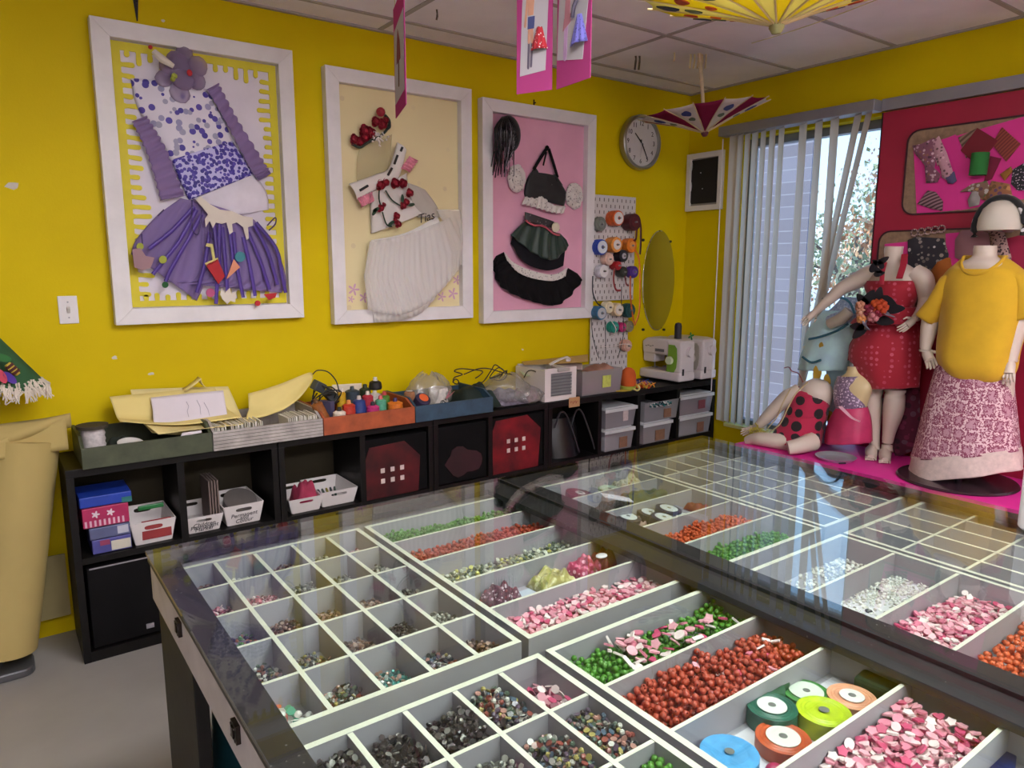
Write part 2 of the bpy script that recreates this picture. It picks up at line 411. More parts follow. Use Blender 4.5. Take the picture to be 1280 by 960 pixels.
for x0, y0, x1, y1 in ((TX0+.004, TY0+.03, TX0+.028, TY1-.03), (TX1-.028, TY0+.03, TX1-.004, TY1-.03), (TX0+.004, TY1-.03, TX1-.004, TY1-.006), (TX0+.004, TY0+.006, TX1-.004, TY0+.03)):
    MB().box(x0, y0, .77, x1, y1, .872).build('apron_board', M_APRON, tbl, bevel=.002)
for x0, x1 in ((TX0-.003, SEAM-.0045), (SEAM+.0045, TX1+.003)):
    MB().box(x0, TY0-.003, .8895, x1, TY1+.003, .9).build('glass_pane', M_GLASS, tbl)
MB().box(SEAM-.0035, TY0, .8892, SEAM+.0035, TY1, .8985).build('seam_strip', mat('black seam rubber', '0c0b0c', .5), tbl)
for x0, x1 in ((TX0+.012, TX0+.042), (TX1-.042, TX1-.012)):
    for y0, y1 in ((TY1-.40, TY1-.03), (TY0+.03, TY0+.33)):
        MB().box(x0, y0, 0, x1, y1, .77).build('leg', M_BLACK, tbl, bevel=.003)
for k, y in enumerate((-1.985, -2.43, -2.9, -3.3)):
    h = MB(); h.box(TX0-.004, y-.016, .822, TX0+.004, y+.016, .856); h.box(TX0-.007, y-.006, .83, TX0, y+.006, .85)
    for dy in (-.011, .011):
        for z in (.828, .85): h.cyl((TX0-.004, y+dy, z), (TX0-.006, y+dy, z), .0025, n=6)
    h.build('hinge_plate', mat('dark bronze plate', '2e2622', .4, .7), tbl)
# ---------------------------------------------------------------- trays
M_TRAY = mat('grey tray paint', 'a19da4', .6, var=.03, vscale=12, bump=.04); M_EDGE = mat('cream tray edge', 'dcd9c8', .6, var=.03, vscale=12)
TZ0, TZT, TFL = .791, .868, .803
tx = {'A': (-.362, .145), 'B': (.163, .668), 'E': (.745, 1.248), 'F': (1.264, 1.765)}
rows = {1: (-1.72, -2.52), 2: (-2.575, -3.375)}
WTK = .013
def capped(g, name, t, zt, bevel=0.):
    """the top edges of the boards are cream, their faces grey"""
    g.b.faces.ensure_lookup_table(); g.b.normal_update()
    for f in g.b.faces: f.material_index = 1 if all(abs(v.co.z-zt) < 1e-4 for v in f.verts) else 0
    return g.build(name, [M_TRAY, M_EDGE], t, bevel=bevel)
def tray(key, row, label, cols, nrow, colx=None):
    x0, x1 = tx[key]; y1, y0 = rows[row]
    t = thing('bead_tray', label, 'tray', ((x0+x1)/2, (y0+y1)/2, TZ0))
    MB().box(x0+.002, y0+.002, TZ0, x1-.002, y1-.002, TFL).build('tray_base', M_TRAY, t)
    g = MB(); w_ = WTK
    g.box(x0, y0, TZ0, x0+w_, y1, TZT); g.box(x1-w_, y0, TZ0, x1, y1, TZT)
    g.box(x0+w_, y0, TZ0, x1-w_, y0+w_, TZT); g.box(x0+w_, y1-w_, TZ0, x1-w_, y1, TZT)
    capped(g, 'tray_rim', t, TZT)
    for k in range(1, cols):
        x = x0+(x1-x0)*k/cols
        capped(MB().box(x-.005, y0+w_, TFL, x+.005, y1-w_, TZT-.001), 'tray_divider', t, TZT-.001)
    for k in range(1, nrow):
        y = y1+(y0-y1)*k/nrow
        gg = MB()
        for c in range(cols):
            a = x0+(x1-x0)*c/cols+(.005 if c else w_); b_ = x0+(x1-x0)*(c+1)/cols-(.005 if c < cols-1 else w_)
            gg.box(a, y-.004, TFL, b_, y+.004, TZT-.0015)
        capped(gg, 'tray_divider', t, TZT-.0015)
    return t
tray('A', 1, 'tray of small square cells in the table corner nearest the white baskets', 5, 5)
tray('A', 2, 'tray of small square cells at the bottom edge, front left under the glass', 5, 5)
tray('B', 1, 'tray of long lanes with green, red, silver and pink heaps under the left glass', 1, 5)
tray('B', 2, 'tray of long lanes holding the ribbon spools and large red beads', 1, 5)
tray('E', 1, 'tray of long lanes with navy spools and orange beads under the right glass', 1, 5)
tray('E', 2, 'tray of long lanes with white, pink and orange pieces under the right glass', 1, 5)
tray('F', 1, 'empty tray of small cells at the far corner nearest the blind', 5, 5)
tray('F', 2, 'nearly empty tray of small cells nearest the pink stage', 5, 5)
# ---------------------------------------------------------------- heaps
def bead_mesh(mb, c, r_, rot, n=8):
    """round bead with a drilled hole"""
    m = M.Translation(c) @ rot
    mb.lathe([(r_*.28, -r_*.88), (r_*.72, -r_*.7), (r_, 0), (r_*.72, r_*.7), (r_*.28, r_*.88), (r_*.24, r_*.3), (r_*.24, -r_*.3), (r_*.28, -r_*.88)], n, m, caps=False)
def rr(rnd): return Euler((rnd.random()*6.28, rnd.random()*6.28, rnd.random()*6.28)).to_matrix().to_4x4()
def deposit(rnd, x0, x1, y0, y1, zf, r_, n, dens=None, flat=1.):
    """drop pieces one by one; each comes to rest on the floor of the lane or on the pieces below"""
    cell = 2*r_; gr = {}; out = []
    for _ in range(n):
        for _t in range(30):
            x = rnd.uniform(x0+r_, x1-r_); y = rnd.uniform(y0+r_, y1-r_)
            if not dens or rnd.random() < dens((x-x0)/(x1-x0), (y-y0)/(y1-y0)): break
        best = None
        for _s in range(9):                       # roll towards the lowest spot nearby
            xx = min(max(x+rnd.uniform(-r_, r_)*2.4, x0+r_), x1-r_); yy = min(max(y+rnd.uniform(-r_, r_)*2.4, y0+r_), y1-r_)
            z = zf+r_*flat; i, j = int(xx//cell), int(yy//cell)
            for a in (-1, 0, 1):
                for b in (-1, 0, 1):
                    for q in gr.get((i+a, j+b), ()):
                        d2 = (q[0]-xx)**2+(q[1]-yy)**2
                        if d2 < 4*r_*r_: z = max(z, q[2]+sqrt(4*r_*r_-d2)*flat)
            if best is None or z < best[2]: best = (xx, yy, z)
        gr.setdefault((int(best[0]//cell), int(best[1]//cell)), []).append(best); out.append(best)
    return out
def on_top(ps, r_):
    """pieces nothing much lies over"""
    res = []
    for p in ps:
        if not any((q[0]-p[0])**2+(q[1]-p[1])**2 < (1.1*r_)**2 and q[2] > p[2]+.5*r_ for q in ps if abs(q[0]-p[0]) < 1.2*r_): res.append(p)
    return res
def lane(key, row, k):
    x0, x1 = tx[key]; y1, y0 = rows[row]; s = (y0-y1)/5
    return x0+WTK, x1-WTK, y1+s*(k+1)+(.004 if k < 4 else WTK), y1+s*k-(.004 if k else WTK)
def cellbox(key, row, c, k):
    x0, x1 = tx[key]; s = (x1-x0)/5; l = lane(key, row, k)
    return x0+s*c+(.006 if c else WTK), x0+s*(c+1)-(.006 if c < 4 else WTK), l[2], l[3]
RB, GB = .0068, .0062
M_RED = mat('red wooden bead paint', 'b0432a', .38, var=.05, coat=.3)
M_GREEN = mat('green wooden bead paint', '4f8a26', .38, var=.05, coat=.3)
M_ORANGE = mat('orange wooden bead paint', 'd0592a', .4, var=.05, coat=.2)
PINKS = [mat('pale pink painted wood', 'e3a0ad', .5, var=.05), mat('deep pink painted wood', 'c4476d', .45, var=.05), mat('rose painted wood', 'd4788f', .5, var=.05), mat('white pink painted wood', 'ead6d4', .5, var=.03)]
M_PINKMIX = mixmat('mixed pink pieces', ['e3a0ad', 'c4476d', 'e9b9bf', 'd4788f', 'ead6d4', 'd98d9e'], .5)
def bead_proto(name, r_, m, n=9):
    b = MB(); bead_mesh(b, V((0, 0, 0)), r_, M.Identity(4), n); o = b.build(name, m, smooth=60, world=False); return o
def piece(mb, c, r_, rot, kind, h=.0036):
    """flat wooden button or charm: oval, heart, flower or bar"""
    m = M.Translation(c) @ rot; n = 12
    if kind == 0: pl = [(r_*cos(2*pi*i/n), r_*.78*sin(2*pi*i/n)) for i in range(n)]
    elif kind == 1: pl = [(r_*.95*(16*sin(t)**3)/16, r_*.95*(13*cos(t)-5*cos(2*t)-2*cos(3*t)-cos(4*t))/16) for t in [2*pi*i/n for i in range(n)]]
    elif kind == 2: pl = [(r_*(.82+.18*cos(5*t))*cos(t), r_*(.82+.18*cos(5*t))*sin(t)) for t in [2*pi*i/15 for i in range(15)]]
    else: pl = [(r_*1.1, r_*.35), (-r_*1.1, r_*.35), (-r_*1.1, -r_*.35), (r_*1.1, -r_*.35)]
    mb.prism(pl, -h/2, h/2, m)
def tilt(rnd, t=.6): return Euler((rnd.gauss(0, t*.6), rnd.gauss(0, t*.6), rnd.random()*6.28)).to_matrix().to_4x4()
piece_protos = []
for k in range(4):
    for c in range(4 if k < 3 else 2):
        g = MB(); piece(g, V((0, 0, 0)), .0135 if k < 3 else .011, M.Identity(4), k); piece_protos.append((g, k, c))
_first = {}
def individuals(name, ps, proto_of, label, cat, group, rotf):
    for i, p in enumerate(ps):
        key, mk = proto_of(i, p)
        if key not in _first: o = _first[key] = mk(); tag(o, label, cat, group)
        else:
            o = _first[key].copy(); COL.objects.link(o); o['label'] = label; o['group'] = group; o['category'] = cat
        o.location = p; o.rotation_euler = rotf(i)
def stuff(mb, name, m, label, cat, smooth=False):
    return tag(mb.build(name, m, smooth=smooth), label, cat, kind='stuff')
def camd(p): return (V(p)-CAMP).length
def bead_lane(box, r_, m, name, n, keep, label, under, cat, group, dens=None, seed=1, low=None):
    rnd = random.Random(seed); ps = deposit(rnd, *box, TFL, r_, n, dens)
    top = sorted(on_top(ps, r_), key=camd)[:keep]; ts = set(top)
    individuals(name, top, lambda i, p: (name, lambda: bead_proto(name, r_, m)), label, cat, group, lambda i: (rnd.random()*1.2, rnd.random()*1.2, rnd.random()*6))
    rest = [p for p in ps if p not in ts]
    if rest:
        g = MB()
        for p in rest: bead_mesh(g, V(p), r_, rr(rnd), 7)
        stuff(g, low or name.replace('bead', 'beads'), m, under, cat, 60)
def piece_lane(box, n, keep, label, under, group, seed, dens=None, zf=TFL, r_=.0125):
    rnd = random.Random(seed); ps = deposit(rnd, *box, zf, r_, n, dens, .3)
    top = sorted(on_top(ps, r_*.7), key=camd)[:keep]; ts = set(top)
    def po(i, p):
        k = rnd.choice((0, 0, 1, 1, 2, 3)); c = rnd.choice((0, 0, 1, 2, 3)) if k < 3 else rnd.choice((3, 0))
        def mk():
            g = MB(); piece(g, V((0, 0, 0)), r_*1.1, M.Identity(4), k); return g.build('wooden_button', PINKS[c], world=False)
        return ('p', k, c, round(r_, 4)), mk
    individuals('wooden_button', top, po, label, 'button', group, lambda i: (rnd.gauss(0, .35), rnd.gauss(0, .35), rnd.random()*6.28))
    g = MB()
    for p in ps:
        if p not in ts: piece(g, V(p), r_*1.05, tilt(rnd, .5), rnd.choice((0, 1, 2)))
    stuff(g, 'wooden_buttons', M_PINKMIX, under, 'button')
# large beads and wooden buttons in the front trays (nearest, so each one is its own object)
bead_lane(lane('B', 2, 1), RB, M_RED, 'red_bead', 900, 300, 'round red wooden bead on top of the heap in front of the green beads lane', 'lower layers of red wooden beads in the lane behind the ribbon spools', 'bead', 'large red beads in the lane behind the spools', seed=2, dens=lambda u, v: (.5+.5*min(1, u*5))*(.6+.4*sin(pi*v))*(1 if u < .85 else .5))
bead_lane((lane('B', 2, 0)[0], lane('B', 2, 0)[0]+.27, lane('B', 2, 0)[2], lane('B', 2, 0)[3]), GB, M_GREEN, 'green_bead', 420, 150, 'round green wooden bead at the front left end of its lane, beside pink buttons', 'lower layers of green wooden beads beneath the pink buttons', 'bead', 'green beads in the lane with pink buttons', seed=3, dens=lambda u, v: 1-.45*u)
bead_lane((lane('B', 2, 0)[0]+.20, lane('B', 2, 0)[1], lane('B', 2, 0)[2], lane('B', 2, 0)[3]), GB, M_GREEN, 'green_bead', 380, 80, 'round green wooden bead towards the seam end, among scattered pink buttons', 'lower layers of green wooden beads at the seam end of the lane', 'bead', 'green beads among the scattered buttons', seed=4, dens=lambda u, v: .6+.4*u)
b0 = lane('B', 2, 0)
def scatter(box, z, n, label, group, seed, r_=.0115):
    rnd = random.Random(seed); ps = deposit(rnd, *box, z, r_, n, None, .3)
    def po(i, p):
        k = rnd.choice((0, 1, 2, 3)); c = rnd.choice((0, 0, 1, 2, 3)) if k < 3 else 3
        def mk():
            g = MB(); piece(g, V((0, 0, 0)), r_*1.1, M.Identity(4), k); return g.build('wooden_button', PINKS[c], world=False)
        return ('p', k, c, round(r_, 4)), mk
    individuals('wooden_button', ps, po, label, 'button', group, lambda i: (rnd.gauss(0, .4), rnd.gauss(0, .4), rnd.random()*6.28))
scatter((b0[0]+.11, b0[0]+.23, b0[2]+.02, b0[3]-.01), .84, 30, 'pink wooden button lying on the green beads, left cluster', 'pink buttons on the green beads, left', 6)
scatter((b0[0]+.24, b0[1]-.03, b0[2]+.02, b0[3]-.02), .84, 20, 'pale wooden button lying on the green beads near the seam', 'pale buttons on the green beads, right', 7)
r0 = lane('B', 2, 1); scatter((r0[0]+.16, r0[1]-.03, r0[2]+.02, r0[3]-.02), .845, 12, 'small pale wooden button lying on top of the large red beads', 'pale buttons on the red beads', 8, .008)
l = lane('B', 2, 3); piece_lane((l[0], l[1]-.03, l[2], l[3]), 720, 150, 'flat pink wooden button in the heap in front of the ribbon spools', 'lower pink wooden buttons in the lane in front of the spools', 'pink buttons in front of the ribbon spools', 9, lambda u, v: .4+.6*u, r_=.0098)
l = lane('B', 1, 4); piece_lane(l, 980, 85, 'flat pink wooden button in the long back heap beside the cell tray', 'rest of the pink wooden buttons in the long back lane', 'pink buttons in the back lane', 10, lambda u, v: 1-.4*u, r_=.0086)
bead_lane(lane('B', 1, 1), .0058, M_RED, 'red_bead_small', 1000, 0, '', 'heap of small red beads in the second lane from the yellow wall', 'bead', '', seed=12, low='red_beads', dens=lambda u, v: .5+.5*sin(pi*v))
bead_lane(lane('B', 1, 0), .0058, M_GREEN, 'green_bead_small', 1000, 0, '', 'heap of small green beads in the lane closest to the wall', 'bead', '', seed=13, low='green_beads', dens=lambda u, v: .5+.5*sin(pi*v))
def chips(box, zf, n, r_, cols, name, label, cat, seed, dens=None, rough=.35, metal=0., mixed=True, matname=None):
    rnd = random.Random(seed); ps = deposit(rnd, *box, zf, r_, n, dens, .55)
    g = MB()
    for p in ps:
        t = rnd.random()
        if t < .45 and mixed: bead_mesh(g, V(p), r_*.9, rr(rnd), 6)
        elif t < .6: g.prism([(r_*cos(i*1.047), r_*sin(i*1.047)) for i in range(6)], -.0006, .0006, M.Translation(p) @ tilt(rnd, 1))
        else: g.lathe([(r_*1.05, -.0009), (r_*1.05, .0009)], 8, M.Translation(p) @ tilt(rnd, .9))
    return stuff(g, name, mixmat(matname or label, cols, rough, metal), label, cat)
chips(lane('B', 1, 2), TFL, 900, .0062, ['c9cbb8', '8f9484', '6c7364', 'e4e4d4', '556048', 'b7b49c', 'd8d27a'], 'silver_charms', 'long heap of silver and grey green charms in the middle lane', 'charm', 21, lambda u, v: .5+.5*sin(pi*v), .3, .25)
# heaps in the small cells; bare corners stay bare
PAL = {
 'copper': ['7a5248', '957060', '5b453f', 'a9887a', '4a3a36', 'bda498', '6f625c'], 'grey': ['8e8c86', '6a6a66', 'aaa79c', '55534e', 'c2c0b4'],
 'mixed': ['8a463c', '4a5a6a', 'a89a5a', '5a6a5a', 'c8c4bc', '5a4a5a', '2f3535', 'a87a6e', '7a726c', '3a3230'], 'dark': ['2a2826', '3a3432', '1f1d1e', '5a524e', '8a8680', '453a3c'],
 'rose': ['c46a7a', 'd8a0a8', 'a04a5a', 'e0c8c8', '7a4a52'], 'teal': ['3f8a84', '5aa39a', '2f5f5c', 'd0d8d0', 'a07a6a'], 'purple': ['4a3a5a', '6a4a6a', '3a2a4a', 'b06a4a', '5a8a4a'],
 'pastel': ['e0ded8', 'd8734a', 'e8a060', '4a9a7a', '7ac29a', 'f0e8e0', 'c85a5a'], 'white': ['e8e6e0', 'dcd8d0', 'c8c4ba'], 'green': ['3f7a1c', '4f8a2a', '356a18'], 'pinkmix': ['e3a0ad', 'c4476d', 'ead6d4', '8a4a5a']}
WORDS = {'copper': 'copper brown sequins', 'grey': 'dull grey sequins', 'mixed': 'many coloured beads', 'dark': 'dark shiny sequins', 'rose': 'rose pink beads', 'teal': 'teal foil and sequins', 'purple': 'purple beads and foil', 'pastel': 'orange, white and green beads', 'white': 'white beads', 'green': 'green beads', 'pinkmix': 'pink hearts and buttons'}
GA = [['copper', 'white', 'copper', 'grey', 'rose'], ['rose', 'rose', 'grey', 'grey', 'grey'], ['purple', 'copper', 'copper', 'copper', 'grey'], ['mixed', 'mixed', 'copper', 'dark', 'grey'], ['pastel', 'mixed', 'teal', 'mixed', 'copper']]
GC = [['dark', 'dark', 'dark', 'mixed', 'pinkmix'], ['dark', 'grey', 'grey', 'mixed', 'mixed'], ['grey', 'mixed', 'grey', 'green', 'green'], [None]*5, [None]*5]
seed = 100
for nm, row, G in (('corner', 1, GA), ('front', 2, GC)):
    for k in range(5):
        for c in range(5):
            if not G[k][c]: continue
            seed += 1; kind = G[k][c]; bx = cellbox('A', row, c, k); rnd = random.Random(seed)
            big = kind in ('pinkmix', 'green', 'pastel'); r_ = .0085 if big else (.0056 if nm == 'front' else .0046)
            fx, fy = rnd.uniform(.5, .75), rnd.uniform(.25, .55)
            d = lambda u, v: max(.05, 1-1.25*hypot(u-fx, v-fy))
            n = (260 if kind == 'green' else 110 if big else 520) if nm == 'front' else (70 if big else rnd.randint(260, 430))
            if kind == 'green': bead_lane(bx, GB, M_GREEN, 'cell_bead', 230, 0, '', f'heap of green beads in the {ORD[k]} row from the wall, {ORD[c]} column, of the {nm} cell tray', 'bead heap', '', seed=seed, low='bead_heap'); continue
            chips(bx, TFL, n, r_, PAL[kind], 'bead_heap', f'heap of {WORDS[kind]} in the {ORD[k]} row from the wall, {ORD[c]} column, of the {nm} cell tray', 'bead heap', seed, d, .3, .3 if kind in ('copper', 'grey', 'dark', 'teal') else 0., kind != 'pinkmix', 'cell '+kind)
# right glass: heaps
bead_lane(lane('E', 1, 3), .0056, M_ORANGE, 'orange_bead', 900, 0, '', 'heap of small orange beads in the lane behind the green one, right glass', 'bead', '', seed=31, low='orange_beads', dens=lambda u, v: .3+.7*min(1, u*3))
bead_lane(lane('E', 1, 4), .0056, M_GREEN, 'green_bead_far', 900, 0, '', 'heap of small green beads in the front lane of the right glass tray', 'bead', '', seed=32, low='green_beads')
chips(lane('E', 2, 0), TFL, 260, .005, PAL['white'], 'white_beads', 'thin heap of tiny white beads in the lane lit by the window reflection', 'bead', 33, lambda u, v: max(.02, u*1.2-.1))
chips(lane('E', 2, 1), TFL, 420, .0042, PAL['white'], 'white_beads', 'scatter of tiny white beads on white paper beside the pink buttons', 'bead', 34, lambda u, v: max(.03, min(1, (u-.2)*1.3)*(.3+.7*v)))
l = lane('E', 2, 2); piece_lane(l, 820, 0, '', 'heap of flat pink wooden buttons under the right glass', '', 35, lambda u, v: .6+.4*sin(pi*u), r_=.009)
bead_lane(lane('E', 2, 3), RB, M_ORANGE, 'orange_bead', 420, 40, 'round orange wooden bead at the right edge under the right glass', 'heap of round orange wooden beads at the right picture edge', 'bead', 'large orange beads under the right glass', seed=36, low='orange_beads')
# ================================================================ SHADOW BOX FRAMES AND COSTUMES ON THE BACK WALL
def W(px, py, d=.03): return onY(px, py, -d)
def poly_at(pts, t):
    t = max(0, min(1, t))*(len(pts)-1); i = min(int(t), len(pts)-2); return pts[i].lerp(pts[i+1], t-i)
def smooth_pts(pts, n=24):
    """Catmull-Rom through the points"""
    P = [pts[0]]+list(pts)+[pts[-1]]; out = []
    for i in range(1, len(P)-2):
        for k in range(n//(len(pts)-1)+1):
            t = k/(n//(len(pts)-1)+1); a, b, c, d = P[i-1], P[i], P[i+1], P[i+2]
            out.append(.5*((2*b)+(c-a)*t+(2*a-5*b+4*c-d)*t*t+(3*b-a-3*c+d)*t**3))
    out.append(pts[-1].copy()); return out
def cloth(name, m, left, right, parent=None, d=.035, puff=.02, folds=0, fold=.006, nu=24, nv=20, wr=.004, seed=0, solid=.0015, fan=0., edge=.0, label=None, back=True):
    """hanging cloth between two edges (pixel outlines on the board), puffed out towards the room with folds"""
    Lp = smooth_pts([W(*p, d) for p in left]); Rp = smooth_pts([W(*p, d) for p in right])
    def fn(u, v):
        p = poly_at(Lp, v).lerp(poly_at(Rp, v), u)
        e = max(0., min(u, 1-u)*2)**.5
        h = puff*e
        if folds: h += fold*sin(2*pi*folds*u+seed+.8*sin(3*v+seed))*(fan+(1-fan)*v)*min(1, e*2)
        h += wr*NZ.noise(V((u*5+seed, v*6, seed)))*e
        z = p.z + (edge*sin(2*pi*folds*u+seed+1.2) if v > .98 else 0)
        return (p.x, p.y-max(h, -.004), z)
    g = MB(); g.grid(nu, nv, fn)
    return g.build(name, m, parent, smooth='all', solid=solid, label=label)
def ribbon(mb, pts, w=.004, d=.05, th=.0006):
    q = smooth_pts([W(*p, d) if len(p) == 2 else W(*p) for p in pts], 12); vs = []
    for i, p in enumerate(q):
        t = (q[min(i+1, len(q)-1)]-q[max(i-1, 0)]).normalized(); n = V((-t.z, 0, t.x))
        vs += [p+n*w+V((0, -th, 0)), p-n*w+V((0, -th, 0)), p-n*w+V((0, th, 0)), p+n*w+V((0, th, 0))]
    fs = [(4*i+j, 4*i+(j+1) % 4, 4*i+4+(j+1) % 4, 4*i+4+j) for i in range(len(q)-1) for j in range(4)]
    mb.mesh(vs, fs)
def felt(mb, pxs, d=.05, th=.003):
    """flat felt shape traced on the board, with real thickness"""
    p = [W(x, y, d) for x, y in pxs]; n = len(p)
    vs = [v+V((0, -th/2, 0)) for v in p]+[v+V((0, th/2, 0)) for v in p]
    mb.mesh(vs, [tuple(range(n)), tuple(range(2*n-1, n-1, -1))]+[(i, n+i, n+(i+1) % n, (i+1) % n) for i in range(n)])
def circ(cx, cy, r_, n=14, ry=None): return [(cx+r_*cos(2*pi*i/n), cy+(ry or r_)*sin(2*pi*i/n)) for i in range(n)]
def frame_box(label, x0, x1, z0, z1, m_back, dep=.055, bw=.07):
    t = thing('shadow_box', label, 'wall frame', ((x0+x1)/2, -.001, z0))
    g = MB()
    o = [(x0, z0), (x1, z0), (x1, z1), (x0, z1)]; i_ = [(x0+bw, z0+bw), (x1-bw, z0+bw), (x1-bw, z1-bw), (x0+bw, z1-bw)]
    for k in range(4):
        a, b, c, e = o[k], o[(k+1) % 4], i_[(k+1) % 4], i_[k]; q = .0006
        vs = [(x, y, z) for y in (-dep, -.002) for x, z in (a, b, c, e)]
        g = MB(); g.mesh(vs, [(0, 1, 2, 3), (7, 6, 5, 4), (0, 4, 5, 1), (1, 5, 6, 2), (2, 6, 7, 3), (3, 7, 4, 0)])
        g.build('frame_bar', M_WHITE, t, bevel=.0018)
    MB().box(x0+bw-.006, -.014, z0+bw-.006, x1-bw+.006, -.003, z1-bw+.006).build('back_board', m_back, t)
    return t
M_CARDW = mat('white card', 'd9d2dc', .8, var=.03)
# ---------- frame 1: violet costume on a white board with a dripping yellow border
f1 = frame_box('large white frame at left around the purple costume', -.222, .62, 1.366, 2.632, M_CARDW)
def drips(x0, x1, z0, z1, m, parent):
    rnd = random.Random(4); g = MB(); b = .034
    mt = wallb(0, -.014, 0)
    def bar(a, c, d_, e, h): g.prism([(a, c), (d_, c), (d_, e), (a, e)], 0, h, mt)
    bar(x0, z0, x1, z0+b*.8, .006); bar(x0, z1-b, x1, z1, .006); bar(x0, z0+b*.8, x0+b, z1-b, .006); bar(x1-b, z0+b*.8, x1, z1-b, .006)
    def finger(x, z, ln, w_, a):
        pts = [(0, -w_*1.3), (ln*.25, -w_*.8), (ln*.7, -w_)]+[(ln+w_*.9*cos(R(t)), w_*sin(R(t))) for t in range(-75, 80, 30)]+[(ln*.7, w_), (ln*.25, w_*.8), (0, w_*1.3)]
        g.prism([(x+p*cos(a)-q*sin(a), z+p*sin(a)+q*cos(a)) for p, q in pts], 0, .0055, mt)
    z = z0+.06
    while z < z1-.06:
        finger(x0+b-.006, z, rnd.uniform(.035, .075), .0105, rnd.uniform(-.12, .05)); finger(x1-b+.006, z+.01, rnd.uniform(.03, .06), .0105, pi+rnd.uniform(-.05, .05)); z += .042
    x = x0+.06
    while x < x1-.05:
        finger(x, z1-b+.006, rnd.uniform(.02, .06), .0105, -pi/2); finger(x, z0+b*.8-.006, rnd.uniform(.02, .05), .0105, pi/2); x += .045
    return g.build('drip_border', m, parent)
drips(-.148, .546, 1.44, 2.558, mat('yellow board', 'd3c41f', .6), f1)
M_FLORAL = patmat('white satin with violet flowers', 'd5cfdb', ['3d2f8f', '9a97b0', '4a3a9a', '8f8cb0'], 30, .42, .6)
M_FLORAL2 = patmat('dense violet flower print', 'b9b4e0', ['3a2b92', '4a3ba0', '2f2480'], 60, .56, .6)
M_LILAC = thinmat('lilac organza', '9d86b4', .3, .93); M_TULLE = thinmat('lilac tulle', 'a08bc0', .3, .72)
M_PURPLE = mat('purple satin ribbon', '4a2f8a', .35, var=.08, sheen=.3); M_DKPURPLE = mat('dark violet ribbon', '35205a', .4)
M_IVORY = mat('ivory felt', 'd5cbbd', .9, var=.05)
c1 = thing('costume', 'purple costume with floral bodice, lilac ruffles and ribbon skirt in the left frame', 'costume', (.2, -.03, 1.5))
cloth('bodice', M_FLORAL, [(163, 98), (172, 135), (196, 170), (216, 205), (222, 212)], [(250, 106), (262, 118), (280, 150), (292, 180), (297, 186)], c1, puff=.02, seed=1, d=.022)
cloth('bodice_band', M_FLORAL2, [(214, 200), (224, 225), (236, 250)], [(290, 176), (304, 196), (317, 218)], c1, puff=.024, seed=2, d=.023)
def ruffle(name, m, left, right, parent, n, amp, d=.03, nv=90):
    Lp = smooth_pts([W(*p, d) for p in left]); Rp = smooth_pts([W(*p, d) for p in right]); g = MB()
    g.grid(10, nv, lambda u, v: (lambda p: (p.x+.5*amp*(u*2-1)*sin(2*pi*n*v+.6+NZ.noise(V((v*9, n, 0)))*2), p.y-.012-amp*sin(2*pi*n*v+1.5*u)*(.35+.65*abs(u-.2)), p.z+.4*amp*(u*2-1)*cos(2*pi*n*v)))(poly_at(Lp, v).lerp(poly_at(Rp, v), u)))
    return g.build(name, m, parent, smooth='all', solid=.001)
ruffle('sleeve_ruffle', M_LILAC, [(164, 152), (184, 195), (200, 250)], [(182, 146), (206, 186), (230, 246)], c1, 11, .007, .036)
ruffle('sleeve_ruffle', M_LILAC, [(258, 112), (285, 160), (312, 212), (322, 226)], [(272, 105), (296, 150), (330, 205), (337, 218)], c1, 16, .006, .03)
cloth('underskirt', mat('white lining cloth', 'd8d2dc', .8), [(238, 250), (250, 262), (262, 275)], [(318, 216), (333, 240), (336, 262)], c1, d=.02, puff=.014, seed=3)
cloth('tulle_skirt', M_TULLE, [(226, 248), (196, 270), (170, 300), (164, 318)], [(256, 256), (262, 300), (258, 345), (246, 376)], c1, d=.03, puff=.022, folds=5, fold=.008, nu=50, seed=2)
cloth('tulle_skirt', M_TULLE, [(240, 248), (250, 300), (242, 345), (205, 352)], [(318, 275), (345, 310), (358, 350), (352, 366)], c1, d=.034, puff=.028, folds=7, fold=.008, nu=60, seed=4)
g = MB()
for pts in ([(243, 258), (215, 288), (186, 311)], [(246, 262), (225, 300), (208, 322), (191, 343)], [(252, 268), (236, 298), (214, 336), (207, 352)], [(262, 290), (256, 330), (246, 366)], [(268, 282), (272, 330), (270, 380)], [(278, 284), (282, 330), (285, 372)], [(292, 290), (296, 330), (304, 372)], [(304, 296), (312, 330), (319, 370)], [(310, 290), (325, 325), (337, 362)], [(318, 282), (335, 315), (347, 356)], [(320, 278), (345, 310), (352, 340), (357, 366)], [(275, 278), (274, 320), (277, 345)], [(286, 285), (290, 310), (292, 340)]):
    ribbon(g, pts, .0085, .074)
g.build('skirt_ribbons', M_PURPLE, c1, smooth='all')
g = MB()
for pts in ([(240, 250), (240, 285), (248, 292), (252, 262)], [(262, 275), (262, 292), (266, 300)], [(334, 282), (344, 272), (344, 280), (336, 288)], [(197, 270), (205, 262)], [(177, 292), (178, 306)]): ribbon(g, pts, .003, .076)
g.build('ribbon_bows', M_DKPURPLE, c1, smooth='all')
g = MB(); felt(g, [(245, 250), (250, 245), (262, 255), (275, 262), (290, 264), (304, 270), (316, 272), (316, 282), (310, 284), (311, 298), (308, 300), (304, 284), (296, 278), (290, 280), (291, 290), (287, 293), (283, 278), (277, 280), (270, 278), (266, 285), (262, 276), (257, 284), (256, 274), (260, 268), (252, 258)], .078)
g.build('icing_trim', M_IVORY, c1)
def ornament(name, m, shapes, d=.084, th=.006, parent=c1, label=None):
    g = MB()
    for s in shapes: felt(g, s, d, th)
    return g.build(name, m, parent, label=label)
